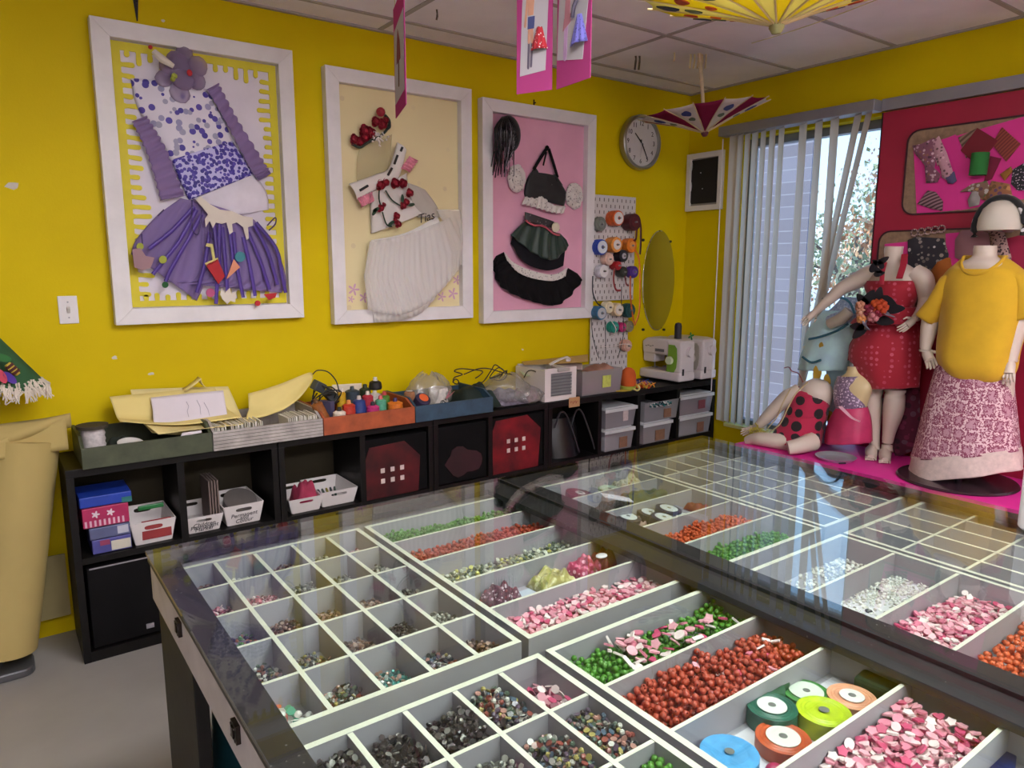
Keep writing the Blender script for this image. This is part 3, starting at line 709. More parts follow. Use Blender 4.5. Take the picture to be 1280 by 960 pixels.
ornament('cup_charm', mat('red felt', 'b0252c', .8), [[(257, 331), (272, 324), (281, 345), (273, 355)]])
ornament('cup_straw', mat('pale yellow felt', 'cfc37a', .8), [[(256, 329), (272, 322), (273, 326), (258, 333)], [(258, 304), (266, 305), (269, 324), (266, 325), (263, 309), (257, 308)]])
ornament('cone_charm', mat('salmon felt', 'd8906f', .8), [[(292, 324), (300, 334), (283, 349)]])
ornament('scoop_charm', mat('blue green felt', '3f7f8a', .8), [circ(300, 321, 6.5)])
ornament('felt_disc', mat('olive bead', '9aa035', .7), [circ(203.5, 324.5, 5), circ(175, 308, 4.5)])
ornament('felt_disc', mat('dark green felt', '1f5a2f', .8), [circ(206.5, 356, 4)])
ornament('felt_disc', mat('pink felt', 'b0527a', .8), [circ(263, 366, 5.5)])
ornament('melon_charm', mat('red felt', 'b0252c', .8), [[(330, 368), (346, 366), (344, 372), (336, 375)], circ(322, 379, 3.5)])
ornament('felt_flower', M_IVORY, [blob and [(278+x, 368+y) for x, y in [(-1, -8), (3, -2), (9, -8), (11, -1), (17, -4), (16, 10), (10, 8), (6, 12), (0, 6), (-3, 0)]]])
ornament('star_charm', mat('glitter brown tulle', '9a7a80', .9), [[(165, 312), (175, 310), (182, 320), (193, 322), (188, 335), (178, 338), (168, 334)]], th=.01)
h1 = thing('hair_ornament', 'lilac tulle hair puff with ivory charm at the top of the left frame', 'hair ornament', tuple(W(222, 98)))
g = MB(); p = W(225, 84, .05)
rnd = random.Random(2)
for k in range(22): g.ball(p+V((rnd.gauss(0, .03), rnd.gauss(0, .008), rnd.gauss(0, .03))), .032+.02*rnd.random(), 2, (1, .35, .9), (0, rnd.random()*3, 0))
g.build('tulle_puff', thinmat('grey lilac tulle', 'b09dbe', .4, .5), h1, smooth='all')
g = MB(); g.tube([W(192, 64, .09), W(203, 74, .1), W(217, 83, .1)], [.012, .017, .01], 8); g.build('ivory_charm', M_IVORY, h1, smooth=True)
g = MB(); g.ball(W(218, 95, .1), .014, 1); g.ball(W(216, 99, .1), .012, 1); g.build('lime_charm', mat('lime felt', '97a13a', .8), h1)
g = MB(); g.ball(W(237, 91, .1), .012, 2, (1, .6, 1.2)); g.ball(W(188, 59, .06), .009, 2); g.build('red_bead', mat('red felt', 'b0252c', .8), h1, smooth=True)
# ---------- frame 2: white tulle dress with red roses
M_CREAM = patmat('cream board with faint sprigs', 'dfd0a0', ['d5c49c', 'dbcca0'], 9, .12, .8)
f2 = frame_box('white frame in the middle around the white dress with red roses', .78, 1.633, 1.322, 2.594, M_CREAM)
M_DRESS = mat('white cotton', 'd9d2cc', .85, var=.03, sheen=.2); M_DTULLE = thinmat('white tulle', 'ece8e4', .2, .9); M_DTULLE2 = thinmat('sheer white tulle', 'f2eeea', .3, .42)
M_ROSE = mat('crimson ribbon rose', '9c1c30', .6, var=.2, vscale=60); M_LEAFG = mat('dark green felt leaf', '1f3a26', .8)
c2 = thing('costume', 'white strapless tulle dress with red roses hanging in the middle frame', 'costume', (1.2, -.03, 1.33))
cloth('bodice', M_DRESS, [(462, 240), (463, 262), (464, 292)], [(508, 216), (514, 250), (530, 266)], c2, d=.028, puff=.035, seed=1)
cloth('bodice_side', thinmat('beaded white net', 'dad4cc', .3, .75), [(508, 228), (515, 256), (522, 272)], [(532, 238), (545, 256), (552, 272)], c2, d=.03, puff=.016, seed=8)
def skirt_grid(name, m, rws, d, puff, n, amp, parent):
    """cloth given by rows of pixels from its top edge to its hem"""
    rs = [smooth_pts([W(*p, d) for p in r_]) for r_ in rws]; g = MB()
    def fn(u, v):
        t = v*(len(rs)-1); i = min(int(t), len(rs)-2); p = poly_at(rs[i], u).lerp(poly_at(rs[i+1], u), t-i)
        e = max(0, min(u, 1-u)*2)**.5
        return (p.x, p.y-puff*e-amp*sin(2*pi*n*u+.7*sin(4*v))*(.3+.7*v)*min(1, 2*e), p.z)
    g.grid(90, 14, fn); return g.build(name, m, parent, smooth='all', solid=.0015)
skirt_grid('tulle_skirt', M_DTULLE, [[(464, 300), (505, 291), (546, 270)], [(461, 345), (512, 338), (566, 312)], [(467, 403), (498, 400), (530, 386), (566, 340)]], .058, .022, 15, .004, c2)
skirt_grid('tulle_overlay', M_DTULLE2, [[(462, 302), (510, 292), (562, 272)], [(455, 345), (510, 345), (578, 308)], [(460, 388), (500, 393), (538, 374), (574, 336)]], .088, .022, 19, .005, c2)
cloth('sash', M_DRESS, [(464, 303), (465, 310)], [(508, 298), (510, 304)], c2, d=.078, puff=.02)
cloth('side_tulle', M_DTULLE2, [(545, 262), (565, 300), (566, 330)], [(575, 262), (578, 300), (576, 332)], c2, d=.06, puff=.02, folds=3, fold=.01, seed=9)
# folded white collar with black lacing and pink ruffles
g = MB()
def bar(pts, d=.055, ws=.02):
    q = [W(*p, d) for p in pts]; g.tube(q, 1., 10, flat=(.018, .006))
cloth('collar', M_DRESS, [(496, 178), (486, 210), (470, 218), (436, 230)], [(508, 188), (498, 222), (480, 232), (446, 250)], c2, d=.06, puff=.022, nu=10, nv=24, seed=3)
g = MB()
for a, b in (((503, 184), (501, 189)), ((497, 194), (493, 205)), ((490, 210), (485, 219)), ((450, 238), (460, 232))): MB().tube([W(*a, .088), W(*b, .088)], .0065, 8).build('black_lacing', mat('black cord', '1c1a1c', .6), c2, smooth=True)
M_PINKF = mat('pink satin frill', 'd58497', .6, var=.15, vscale=40)
ruffle('pink_frill', M_PINKF, [(500, 210), (511, 195)], [(511, 216), (521, 202)], c2, 5, .007, .06)
ruffle('pink_frill', M_PINKF, [(446, 248), (464, 240)], [(451, 259), (466, 252)], c2, 6, .007, .06)
def rose(mb, px, py, r_=.022, d=.085, seed=0):
    c = W(px, py, d); rnd = random.Random(seed+px)
    for k in range(9):
        a = k*2.4; q = r_*(.15+.075*k)
        m = M.Translation(c+V((cos(a)*q*.75, .004*(k-4)*.5, sin(a)*q*.75))) @ Euler((rnd.uniform(-.5, .5), a, rnd.uniform(-.4, .4))).to_matrix().to_4x4()
        mb.lathe([(0, -.3*r_), (.42*r_, -.12*r_), (.55*r_, .12*r_), (.5*r_, .2*r_)], 8, m @ M.Rotation(pi/2, 4, 'X'), caps=False)
    mb.ball(c, r_*.55, 2, (1, .6, 1))
g = MB()
for x, y, r_ in ((476, 231, .03), (482, 228, .024), (494, 229, .03), (504, 229, .027), (512, 241, .026), (508, 253, .022), (504, 257, .022), (476, 260, .022), (480, 256, .014), (496, 270, .022), (498, 280, .022), (494, 276, .016)): g = MB(); rose(g, x, y, r_); g.build('ribbon_rose', M_ROSE, c2, smooth='all')
g = MB()
for pts in ([(474, 238), (474, 250), (478, 262)], [(482, 238), (490, 250), (502, 258)], [(478, 265), (483, 280), (490, 283)]): g.tube(smooth_pts([W(*p, .08) for p in pts], 10), .004, 6)
for x, y, a in ((470, 262, .5), (468, 265, 1), (503, 248, 1.6), (514, 256, .2), (489, 279, .6)):
    c = W(x, y, .09); g.prism([(.022*cos(t)*cos(a)-.009*sin(t)*sin(a), .022*cos(t)*sin(a)+.009*sin(t)*cos(a)) for t in [i*.52 for i in range(12)]], 0, .002, wallb(c.x, c.y, c.z))
g.build('stems_and_leaves', M_LEAFG, c2, smooth=True)
def text_mesh(s, size, mtx, name, m, parent=None, ext=.0006, shear=0., space=1.):
    cu = bpy.data.curves.new(name, 'FONT'); cu.body = s; cu.size = size; cu.extrude = ext; cu.align_x = 'CENTER'; cu.align_y = 'CENTER'; cu.shear = shear; cu.space_character = space; cu.resolution_u = 3
    ob = bpy.data.objects.new(name, cu); COL.objects.link(ob)
    me = bpy.data.meshes.new_from_object(ob.evaluated_get(bpy.context.evaluated_depsgraph_get())); bpy.data.objects.remove(ob); bpy.data.curves.remove(cu)
    g = MB(); g.b.from_mesh(me); g.b.transform(mtx); bpy.data.meshes.remove(me)
    for f in g.b.faces: f.material_index = 0
    return g.build(name, m, parent)
def rotz(a): return M.Rotation(a, 4, 'Z')
p = W(532, 272, .078); text_mesh('Tias', .066, wallb(p.x, p.y, p.z) @ rotz(.28), 'lettering', mat('black thread', '26222a', .6), c2, shear=.35)
h2 = thing('flower_headband', 'red flower headband at the top left of the middle frame', 'headband', tuple(W(462, 180)))
g = MB()
for x, y, r_ in ((443, 174, .03), (450, 177, .026), (456, 163, .034), (463, 166, .034), (470, 152, .028), (478, 155, .03), (456, 172, .028), (482, 150, .022)): g = MB(); rose(g, x, y, r_, .05); g.build('red_flower', M_ROSE, h2, smooth='all')
g = MB(); g.ball(W(476, 140, .055), .024, 2); g.build('red_pompom', M_ROSE, h2, smooth='all')
g = MB(); g.tube(smooth_pts([W(*q, .045) for q in [(440, 180), (450, 184), (460, 178), (478, 168), (486, 156), (482, 145)]], 20), .007, 7); g.tube(smooth_pts([W(*q, .05) for q in [(481, 144), (486, 150), (487, 158), (484, 161)]]), .008, 7); g.build('band', mat('dark green cord', '23302a', .7), h2, smooth=True)
g = MB()
for k in range(40): g.ball(W(472+random.gauss(0, 4), 171+random.gauss(0, 5), .05+.01*random.random()), .006, 1)
g.build('white_beads', mat('pearl white', 'd8cfcb', .3), h2, smooth=True)
cloth('hanging_veil', thinmat('pale net', 'd8cfae', .4, .3), [(450, 180), (446, 205), (446, 232)], [(490, 168), (488, 190), (484, 214)], h2, d=.03, puff=.02, folds=5, nu=30, seed=3)
# printed flowers on the cream board
def flower5(mb, px, py, r_, d):
    c = W(px, py, d)
    mb.prism([(r_*(.55+.45*cos(5*t))*cos(t), r_*(.55+.45*cos(5*t))*sin(t)) for t in [i*.157 for i in range(40)]], 0, .001, wallb(c.x, c.y, c.z))
g = MB()
for x, y, s in ((442, 362, .034), (455, 372, .03), (552, 371, .03), (566, 367, .036), (571, 350, .03), (439, 374, .02)): g = MB(); flower5(g, x, y, s, .0145); g.build('printed_flower', mat('lilac print', 'c79bb4', .8), f2)
# ---------- frame 3: black costume on pink
M_PINKB = mat('pink board', 'dba0b6', .75, var=.04, vscale=3)
f3 = frame_box('white frame at right around the black halter costume on pink', 1.706, 2.575, 1.284, 2.563, M_PINKB)
M_BLKC = patmat('black cloth with glints', '0c0d11', ['d8d8d8', '16171c', '16171c', '16171c', '16171c', '16171c'], 45, .06, .6)
M_BLK2 = mat('black gathered cotton', '100e10', .9, var=.15, vscale=20, spec=.2)
M_LACE = patmat('white lace', 'd5cfc9', ['8a8584', 'd5cfc9', 'a09a98'], 70, .3, .9)
M_GRN = patmat('dark green velvet with glints', '0f2c20', ['c8d0c8', '0f2c20', '0f2c20', '0f2c20', '0b2218'], 40, .055, .5)
c3 = thing('costume', 'black halter top with white lace hem in the right frame', 'costume top', tuple(W(680, 265)))
cloth('halter_top', M_BLKC, [(664, 215), (658, 225), (655, 240), (657, 248)], [(694, 220), (703, 232), (708, 243), (705, 258)], c3, d=.022, puff=.03, seed=1)
cloth('halter_strap_base', M_BLKC, [(668, 208), (663, 218)], [(674, 220), (678, 224)], c3, d=.03, puff=.012, nu=8, nv=8); cloth('halter_strap_base', M_BLKC, [(690, 219), (688, 224)], [(694, 217), (704, 232)], c3, d=.03, puff=.012, nu=8, nv=8)
g = MB()
ribbon(g, [(667, 212), (674, 200), (683, 186)], .011, .04); ribbon(g, [(697, 222), (692, 205), (686, 186)], .011, .04); ribbon(g, [(683, 190), (679, 207)], .006, .043)
g.ball(W(684, 185, .042), .016, 2, (1, .6, 1)); g.build('halter_strap', M_BLK2, c3, smooth=True)
ruffle('lace_hem', M_LACE, [(655, 246), (668, 248), (676, 246), (690, 256), (706, 258)], [(650, 255), (662, 258), (676, 262), (690, 266), (702, 267)], c3, 9, .006, .04)
def scrunchie(x, y, r_, lab):
    t = MB(); rnd = random.Random(int(x))
    for k in range(26):
        a = 2*pi*k/26; c = W(x, y, .035)+V((cos(a)*r_*.8, 0, sin(a)*r_*1.15)); t.ball(c, r_*(.36+.2*rnd.random()), 2, (1, .6, 1), (rnd.random(), rnd.random(), 0))
    t.ball(W(x, y, .05), r_*.75, 2, (1, .6, 1.2))
    return tag(t.build('scrunchie', M_LACE, smooth=True), lab, 'scrunchie')
scrunchie(646, 223, .05, 'white lace scrunchie left of the black halter top'); scrunchie(718, 245, .052, 'white lace scrunchie right of the black halter top')
s3 = thing('skirt', 'black and green tiered skirt with white lace in the right frame', 'skirt', tuple(W(670, 380)))
skirt_grid('black_ruffle', M_BLK2, [[(630, 315), (637, 330), (660, 345), (690, 350), (710, 335)], [(620, 320), (622, 342), (655, 362), (695, 362), (722, 342)], [(614, 330), (624, 358), (660, 376), (697, 380), (728, 350)]], .022, .03, 11, .012, s3)
skirt_grid('upper_skirt', mat('charcoal cotton', '18171c', .9, spec=.2), [[(642, 292), (660, 300), (685, 306), (706, 312)], [(638, 305), (652, 328), (680, 338), (704, 332)]], .03, .034, 4, .004, s3)
skirt_grid('lace_band', M_LACE, [[(630, 315), (640, 328), (662, 338), (690, 343), (709, 334)], [(634, 326), (645, 340), (664, 348), (690, 351), (707, 345)]], .05, .022, 14, .003, s3)
skirt_grid('green_peplum', M_GRN, [[(656, 276), (672, 282), (690, 290), (700, 292)], [(648, 284), (670, 300), (690, 306), (708, 300)], [(638, 294), (665, 317), (690, 325), (711, 307)]], .055, .022, 6, .008, s3)
skirt_grid('waistband', patmat('black beaded trim', '211d1f', ['6a6466', '211d1f', '3a3436'], 60, .3, .5), [[(656, 265), (672, 271), (692, 277)], [(656, 274), (672, 281), (700, 288)]], .06, .02, 2, .001, s3)
g = MB()
for k in range(26):
    t = k/25; g.ball(W(658+t*41, 276+t*17+2*sin(t*9), .088), .0075, 1)
g.build('pink_beading', mat('coral bead', 'b8505e', .5), s3, smooth=True)
g = MB(); c = W(695, 284, .092); g.lathe([(0, .006), (.02, .004), (.03, 0), (.03, -.006)], 14, wallb(c.x, c.y, c.z)); g.build('cream_brooch', mat('cream felt', 'cfc6ae', .8), s3, smooth=True)
hp = thing('pom_pom', 'black and silver tinsel hairpiece in the top left of the right frame', 'hairpiece', tuple(W(630, 225)))
g = MB(); g.ball(W(636, 168, .05), .085, 3, (.95, .55, 1.25)); g.build('crown', M_BLKC, hp, smooth='all')
rnd = random.Random(9)
for nm, m, n in (('tinsel_strands', mat('black tinsel', '1a1a1e', .3, .4), 70), ('silver_strands', mat('silver tinsel', '9a98a0', .3, .5), 34)):
    g = MB()
    for k in range(n):
        x = rnd.uniform(618, 645); x2 = min(x+rnd.uniform(-6, 2), 630) if rnd.random() < .6 else x
        pts = [W(632+(x-632)*.3, 146, .085), W(x, 160, .115), W(x, 180+rnd.uniform(-5, 5), .11), W(x2, 195+rnd.uniform(-10, 28), .06)]
        g.tube(smooth_pts(pts, 8), .0028 if n > 50 else .0016, 4)
    g.build(nm, m, hp, smooth='all')
# nail hooks above the frames
for px, py, lab in ((171, 22, 'dark nail hook above the left frame'), (667, 129, 'small nail hook above the right frame')):
    p = onY(px, py); g = MB(); big = px < 300
    if big: g.prism([(-.011, .06), (.011, .06), (.002, -.035), (-.002, -.035)], .002, .006, wallb(p.x, 0, p.z+.02)); g.cyl((p.x, -.006, p.z+.06), (p.x, -.013, p.z+.06), .004)
    else: g.cyl((p.x, 0, p.z), (p.x, -.02, p.z), .004); g.prism([(-.004, .02), (.004, .02), (.004, -.02), (-.004, -.02)], .002, .005, wallb(p.x, 0, p.z))
    tag(g.build('wall_hook', mat('dark iron', '2f2b2a', .5, .6)), lab, 'hook')
# ---------- light switch
t = thing('light_switch', 'white light switch on the yellow wall below the left frame', 'light switch', (-.391, 0, 1.385))
MB().cbox((-.391, -.004, 1.437), (.072, .008, .118)).build('switch_plate', M_WHITE, t, bevel=.003)
g = MB(); g.cbox((-.391, -.012, 1.437), (.011, .014, .024), (.5, 0, 0)); g.build('toggle', mat('shaded ivory plastic', 'cfcac4', .4), t)
g = MB(); g.cyl((-.391, -.008, 1.47), (-.391, -.0095, 1.47), .0035); g.cyl((-.391, -.008, 1.404), (-.391, -.0095, 1.404), .0035); g.build('plate_screws', M_GREYMETAL, t)
# ---------- wall clock
cc = V((2.998, 0, 2.44)); CR = .178
t = thing('wall_clock', 'round silver rimmed clock on the yellow wall', 'clock', (cc.x, 0, cc.z-CR))
mt = wallb(cc.x, 0, cc.z)
MB().lathe([(CR*.93, .001), (CR, .01), (CR, .05), (CR*.96, .058), (CR*.9, .058), (CR*.88, .045), (CR*.86, .04)], 48, mt, caps=False).build('clock_rim', mat('brushed steel rim', 'a8a6a2', .3, .9, var=.02), t, smooth=True)
MB().lathe([(CR*.93, .001), (CR*.88, .036)], 48, mt).build('clock_face', mat('clock face', 'e6dede', .6, var=.01), t)
for k in range(1, 13):
    a = pi/2-k*pi/6
    text_mesh(str(k), .043, mt @ M.Translation((.122*cos(a), .122*sin(a), .0368)), 'numeral', mat('clock ink', '2a2226', .6), t)
def hand(name, ang, ln, w_, z, m):
    MB().prism([(-.02, -w_), (-.02, w_), (ln, w_*.5), (ln, -w_*.5)], z, z+.002, mt @ rotz(pi/2-R(ang))).build(name, m, t)
hand('hour_hand', 312, .082, .0055, .0385, mat('clock ink', '2a2226', .6)); hand('minute_hand', 150, .125, .0045, .041, mat('clock ink', '2a2226', .6)); hand('second_hand', 186, .1, .0016, .0435, M_WHITE)
MB().lathe([(CR*.865, .047), (0, .049)], 40, mt, caps=False).build('clock_glass', clearmat('clock glass', 'f6f8f8', .01), t)
# ---------- small white frame with a black wavy cloth on the right wall
t = thing('picture_frame', 'small white frame holding black cloth, on the short wall left of the blind', 'wall frame', (XR, -.165, 2.006))
y0, y1, z0, z1, bw = -.012, -.325, 2.01, 2.405, .035
g = MB()
for q in ((y0, z0, y1, z0+bw), (y0, z1-bw, y1, z1), (y0, z0+bw, y0-bw, z1-bw), (y1+bw, z0+bw, y1, z1-bw)): g.box(XR-.03, q[0], q[1], XR-.001, q[2], q[3])
g.build('frame_bars', M_WHITE, t, bevel=.0015)
MB().box(XR-.008, y0-bw, z0+bw, XR-.001, y1+bw, z1-bw).build('back_board', mat('grey card', '8f8a8a', .8), t)
g = MB(); pl = [(.022+.008*sin(i*1.3), .31-.265*i/12) for i in range(13)]
g.prism([(y, z) for y, z in [(.035+.01*sin(i*1.1), .35-i*.025) for i in range(13)]]+[(.26, .05), (.275, .20), (.272, .355)], .008, .014, wallr(XR, y0, z0))
g.build('black_cloth', mat('black cloth', '17151a', .8, var=.1), t)
g = MB()
for y, z in ((.12, .26), (.14, .15)): g.ball((XR-.016, y0-y, z0+z), .005, 1)
g.build('star_stud', mat('bright stud', 'c8c6cc', .3, .5), t)
# ---------- oval mirror with four clips
mc = V((3.246, -.006, 1.515)); t = thing('oval_mirror', 'tall oval mirror on the back wall above the sewing machines', 'mirror', (mc.x, 0, 1.16))
MB().lathe([(1, 0), (1, .005), (.985, .0075), (0, .0075)], 56, wallb(mc.x, -.003, mc.z) @ M.Diagonal((.165, .355, 1, 1)), caps=False).build('mirror_glass', mat('mirror silver', 'd5dad8', .03, 1., var=0), t)
for px, py in ((803, 300), (837, 302), (803, 412), (829, 412)):
    p = onY(px, py); g = MB(); g.cyl((p.x, 0, p.z), (p.x, -.014, p.z), .009); g.build('mirror_clip', mat('black plastic', '17161a', .4), t)
# ---------- pegboards and ribbon spools
def peg_mat():
    m, nt, b, N, L = _nt('white pegboard with slots')
    co = tex_co(nt); s = N.new('ShaderNodeSeparateXYZ'); L.new(co, s.inputs[0])
    def mth(op, a, bv=None, cv=None):
        n = N.new('ShaderNodeMath'); n.operation = op
        for i, x in enumerate((a, bv, cv)):
            if x is None: continue
            if isinstance(x, (int, float)): n.inputs[i].default_value = x
            else: L.new(x, n.inputs[i])
        return n.outputs[0]
    row = mth('DIVIDE', s.outputs['Z'], .04); ri = mth('FLOOR', row); off = mth('MULTIPLY', mth('MODULO', ri, 2.), .5)
    u = mth('ABSOLUTE', mth('SUBTRACT', mth('FRACT', mth('ADD', mth('DIVIDE', s.outputs['X'], .04), mth('ADD', off, 20.))), .5))
    v = mth('ABSOLUTE', mth('SUBTRACT', mth('FRACT', row), .5))
    h = mth('MULTIPLY', mth('LESS_THAN', u, .09), mth('LESS_THAN', v, .27))
    mx = N.new('ShaderNodeMix'); mx.data_type = 'RGBA'; L.new(h, mx.inputs[0]); mx.inputs[6].default_value = lin('cfc9c8'); mx.inputs[7].default_value = lin('4a423c')
    L.new(mx.outputs[2], b.inputs['Base Color']); b.inputs['Roughness'].default_value = .5; return m
M_PEG = peg_mat()
for lab, x0, x1, z0, z1 in (('upper white slotted pegboard between the right frame and the mirror', 2.585, 2.972, 1.39, 2.08), ('lower white slotted pegboard above the clear storage box', 2.585, 2.93, .86, 1.345)):
    tag(MB().box(x0, -.03, z0, x1, -.016, z1).build('pegboard', M_PEG, bevel=.003), lab, 'pegboard')
def spool_px(px, py, col, lab, r_=.045, ln=.07, core=.6, lay=None, name='ribbon_spool', face='d8d4d0', yaw=.0):
    """spool pushed onto a peg: its round white end faces the room"""
    p = onY(px, py, -.07)
    t = thing(name, lab, 'ribbon spool', (p.x, -.03, p.z-r_), group='ribbon spools on the pegboards')
    m = M.Translation((p.x, -.032, p.z)) @ M.Rotation(yaw, 4, 'Z') @ WALLB
    cm = mat('ribbon '+col, col, .4, var=.12, vscale=40)
    prof = [(r_*.93, .004)]
    for k in range(9): prof += [(r_*(.98 if k % 2 else .93), .004+(ln-.012)*(k+1)/9)]
    MB().lathe(prof+[(r_*.62, ln-.006)], 24, m).build('ribbon_winding', cm, t, smooth=True)
    g = MB(); g.lathe([(r_*core*.3, ln-.002), (r_*core, ln-.003), (r_*core*1.02, ln-.007)], 24, m, caps=False)
    if face: g.build('spool_end', mat('spool card '+face, face, .6, var=.03), t, smooth=True)
    MB().lathe([(.006, -.004), (.006, ln+.012), (.004, ln+.014)], 10, m).build('peg', mat('grey peg', '8a8684', .4, .3), t, smooth=True)
    return t
SP = [(751, 280, '6a7068', 'grey green wired ribbon spool at the top left of the pegboard', .048, .05, .5, '7a8078'), (768, 273, 'cf5a1e', 'orange ribbon spool with white end, top of the pegboard', .052, .085, .75, 'd8d4d0'), (788, 278, '4a121c', 'big maroon ribbon spool at the top right of the pegboard', .058, .09, .55, '5a1a24'),
      (749, 309, '1f3fa0', 'royal blue ribbon spool with white end', .052, .075, .78, 'cfd4dc'), (766, 306, 'e09040', 'pale orange ribbon spool with white end beside the blue one', .052, .085, .62, 'd8d0d0'), (786, 307, 'd8741c', 'bright orange ribbon spool with its tail hanging down at the right', .05, .075, .5, 'd89048'),
      (760, 324, 'd8b0a0', 'peach ribbon spool above the white one', .042, .06, .5, 'd8bcb0'), (776, 320, '1a1a22', 'black ribbon spool in the middle of the pegboard', .042, .075, .45, 'a8a0a8'), (753, 339, 'cfcad4', 'white ribbon spool at the lower left of the upper pegboard', .044, .06, .85, 'dedada'),
      (770, 332, 'a81c24', 'small red ribbon spool under the black one', .03, .07, .5, 'a82c34'), (778, 340, '2a2a22', 'dark olive cord spool under the red ribbon', .038, .06, .5, '3f3f36'), (791, 340, '4a2a7a', 'purple ribbon spool at the lower right of the upper pegboard', .042, .06, .5, '6a4a9a'),
      (747, 391, '2f6a8f', 'steel blue ribbon spool on the lower pegboard', .047, .085, .75, 'b8bcc0'), (760, 384, 'dcd0ac', 'cream ribbon spool on the lower pegboard', .042, .06, .5, 'd8d0b8'), (770, 387, 'e0c8a0', 'cream spool with white end on the lower pegboard', .046, .075, .7, 'dcd4cc'), (785, 388, '1c4444', 'dark teal ribbon spool on the lower pegboard', .05, .07, .45, '2a5050'),
      (767, 409, '1f8a78', 'green ribbon spool at the bottom of the lower pegboard', .04, .06, .5, '4aa090'), (777, 409, 'c42a72', 'magenta ribbon spool beside the green one', .034, .06, .5, 'c85088'), (787, 408, '8a8466', 'khaki twine spool at the bottom right', .04, .05, .5, '8a8466'), (783, 432, 'd0a08c', 'peach mesh ribbon spool hanging at the edge of the lower pegboard', .042, .06, .5, 'd8b8a8')]
for q in SP: spool_px(*q[:4], r_=q[4], ln=q[5], core=q[6], face=q[7])
# loose ribbon tails
def tail(col, pts, w_, lab, d=.1):
    g = MB(); ribbon(g, [(x, y, d) for x, y in pts], w_, d, .0006)
    tag(g.build('ribbon_tail', mat('ribbon '+col, col, .45, var=.1, vscale=30), smooth='all'), lab, 'ribbon')
tail('4a121c', [(793, 272), (800, 278), (801, 300), (800, 318)], .009, 'maroon ribbon tail hanging from the big maroon spool'); tail('5a1820', [(796, 286), (795, 298), (791, 302)], .008, 'short maroon ribbon end under the maroon spool')
tail('d8741c', [(792, 310), (799, 325), (800, 360), (799, 390), (794, 405)], .0075, 'long orange ribbon hanging past the purple spool'); tail('c4601c', [(788, 345), (788, 370), (791, 395), (794, 407)], .007, 'rust orange ribbon hanging beside the long orange one')
tail('8a1c20', [(768, 335), (767, 350), (770, 362), (776, 363)], .007, 'dark red ribbon curl hanging from the small red spool'); tail('701a20', [(781, 345), (783, 355), (786, 357)], .005, 'short dark red ribbon loop under the olive cord')
tail('1a1c28', [(741, 345), (741, 365), (746, 378), (752, 383)], .005, 'black ribbon running down beside the right frame'); tail('20242a', [(777, 358), (777, 380), (780, 410), (777, 430), (772, 448)], .003, 'thin dark cord hanging in front of the lower pegboard')
tail('23282c', [(739, 398), (741, 420), (746, 440), (749, 448)], .003, 'thin dark cord under the steel blue spool'); tail('2a2c2c', [(756, 400), (757, 425), (757, 447)], .003, 'thin black cord in the middle of the lower pegboard')
tail('e0d4d0', [(748, 433), (765, 433), (780, 430), (790, 432)], .002, 'pale string stretched across the lower pegboard'); tail('dcd6cc', [(764, 401), (770, 412), (765, 422)], .003, 'white ribbon end across the green spool')
# ================================================================ BLACK CUBE SHELVES ALONG THE BACK WALL
SF, SB, ST, SM = -.36, -.012, .825, .45
S = onY
def shelf_unit(xs, label):
    t = thing('cube_shelf', label, 'shelf', ((xs[0]+xs[-1])/2, (SF+SB)/2, 0)); q = .028
    x0, x1 = xs[0], xs[-1]
    MB().box(x0, SF, ST-.034, x1, SB, ST).build('top_panel', M_BLACK, t, bevel=.002)
    MB().box(x0+q, SF+.002, 0, x1-q, SB, .045).build('bottom_panel', M_BLACK, t)
    for x in (x0, x1-q): MB().box(x, SF, 0, x+q, SB, ST-.034).build('side_panel', M_BLACK, t, bevel=.0015)
    MB().box(x0+.004, SB, .01, x1-.004, SB+.006, ST-.01).build('dark_back_sheet', mat('dark cubby shade', '2b2410', .8, var=.1), t)  # dark olive sheet added to darken the cubbies, standing in for shade
    for x in xs[1:-1]: MB().box(x-q/2, SF+.001, .045, x+q/2, SB, ST-.034).build('divider', M_BLACK, t)
    for a, b in zip(xs, xs[1:]):
        MB().box(a+q/2+(q/2 if a == x0 else 0), SF+.003, SM-.026, b-q/2-(q/2 if b == x1 else 0), SB, SM).build('middle_shelf', M_BLACK, t)
    return t
shelf_unit([-.485, -.065, .353], 'leftmost black cube shelf, with the green and white crates on top')
shelf_unit([.357, .775, 1.176], 'black cube shelf under the orange crate, two white baskets inside')
shelf_unit([1.18, 1.545, 1.957], 'black cube shelf under the blue crate and clear plastic bags')
shelf_unit([1.961, 2.375, 2.72, 3.1, 3.49], 'long black cube shelf at the corner under the sewing machines')
# ---------- shallow wooden crates lined up on top
def crate(x0, x1, col, label, bump=True):
    m = mat('crate paint '+col, col, .6, var=.14, vscale=16, bump=.12, bscale=30)
    t = thing('wooden_crate', label, 'crate', ((x0+x1)/2, -.2, ST)); y0, y1, h, q = -.385, -.03, .085, .012
    MB().box(x0+.002, y0+q, ST, x1-.002, y1, ST+.01).build('crate_bottom', m, t)
    MB().box(x0, y0, ST+.001, x1, y0+q, ST+h).build('crate_front', m, t, bevel=.001)
    MB().box(x0, y1-q, ST+.001, x1, y1, ST+h+.02).build('crate_back', m, t)
    for x in (x0, x1-q):
        g = MB(); g.prism([(-y0-q, .001), (-y0-q, h), (-y0-q-.07, h+.035), (-y1+q, h+.035), (-y1+q, .001)], 0, q, M(((0, 0, 1, x), (-1, 0, 0, 0), (0, 1, 0, ST), (0, 0, 0, 1))))
        g.build('crate_side', m, t)
    return t
crate(-.425, .066, '3e4430', 'dark green wooden crate at the left end of the shelf top')
cw = crate(.07, .566, 'a39c96', 'whitewashed slatted crate filled with pattern cards')
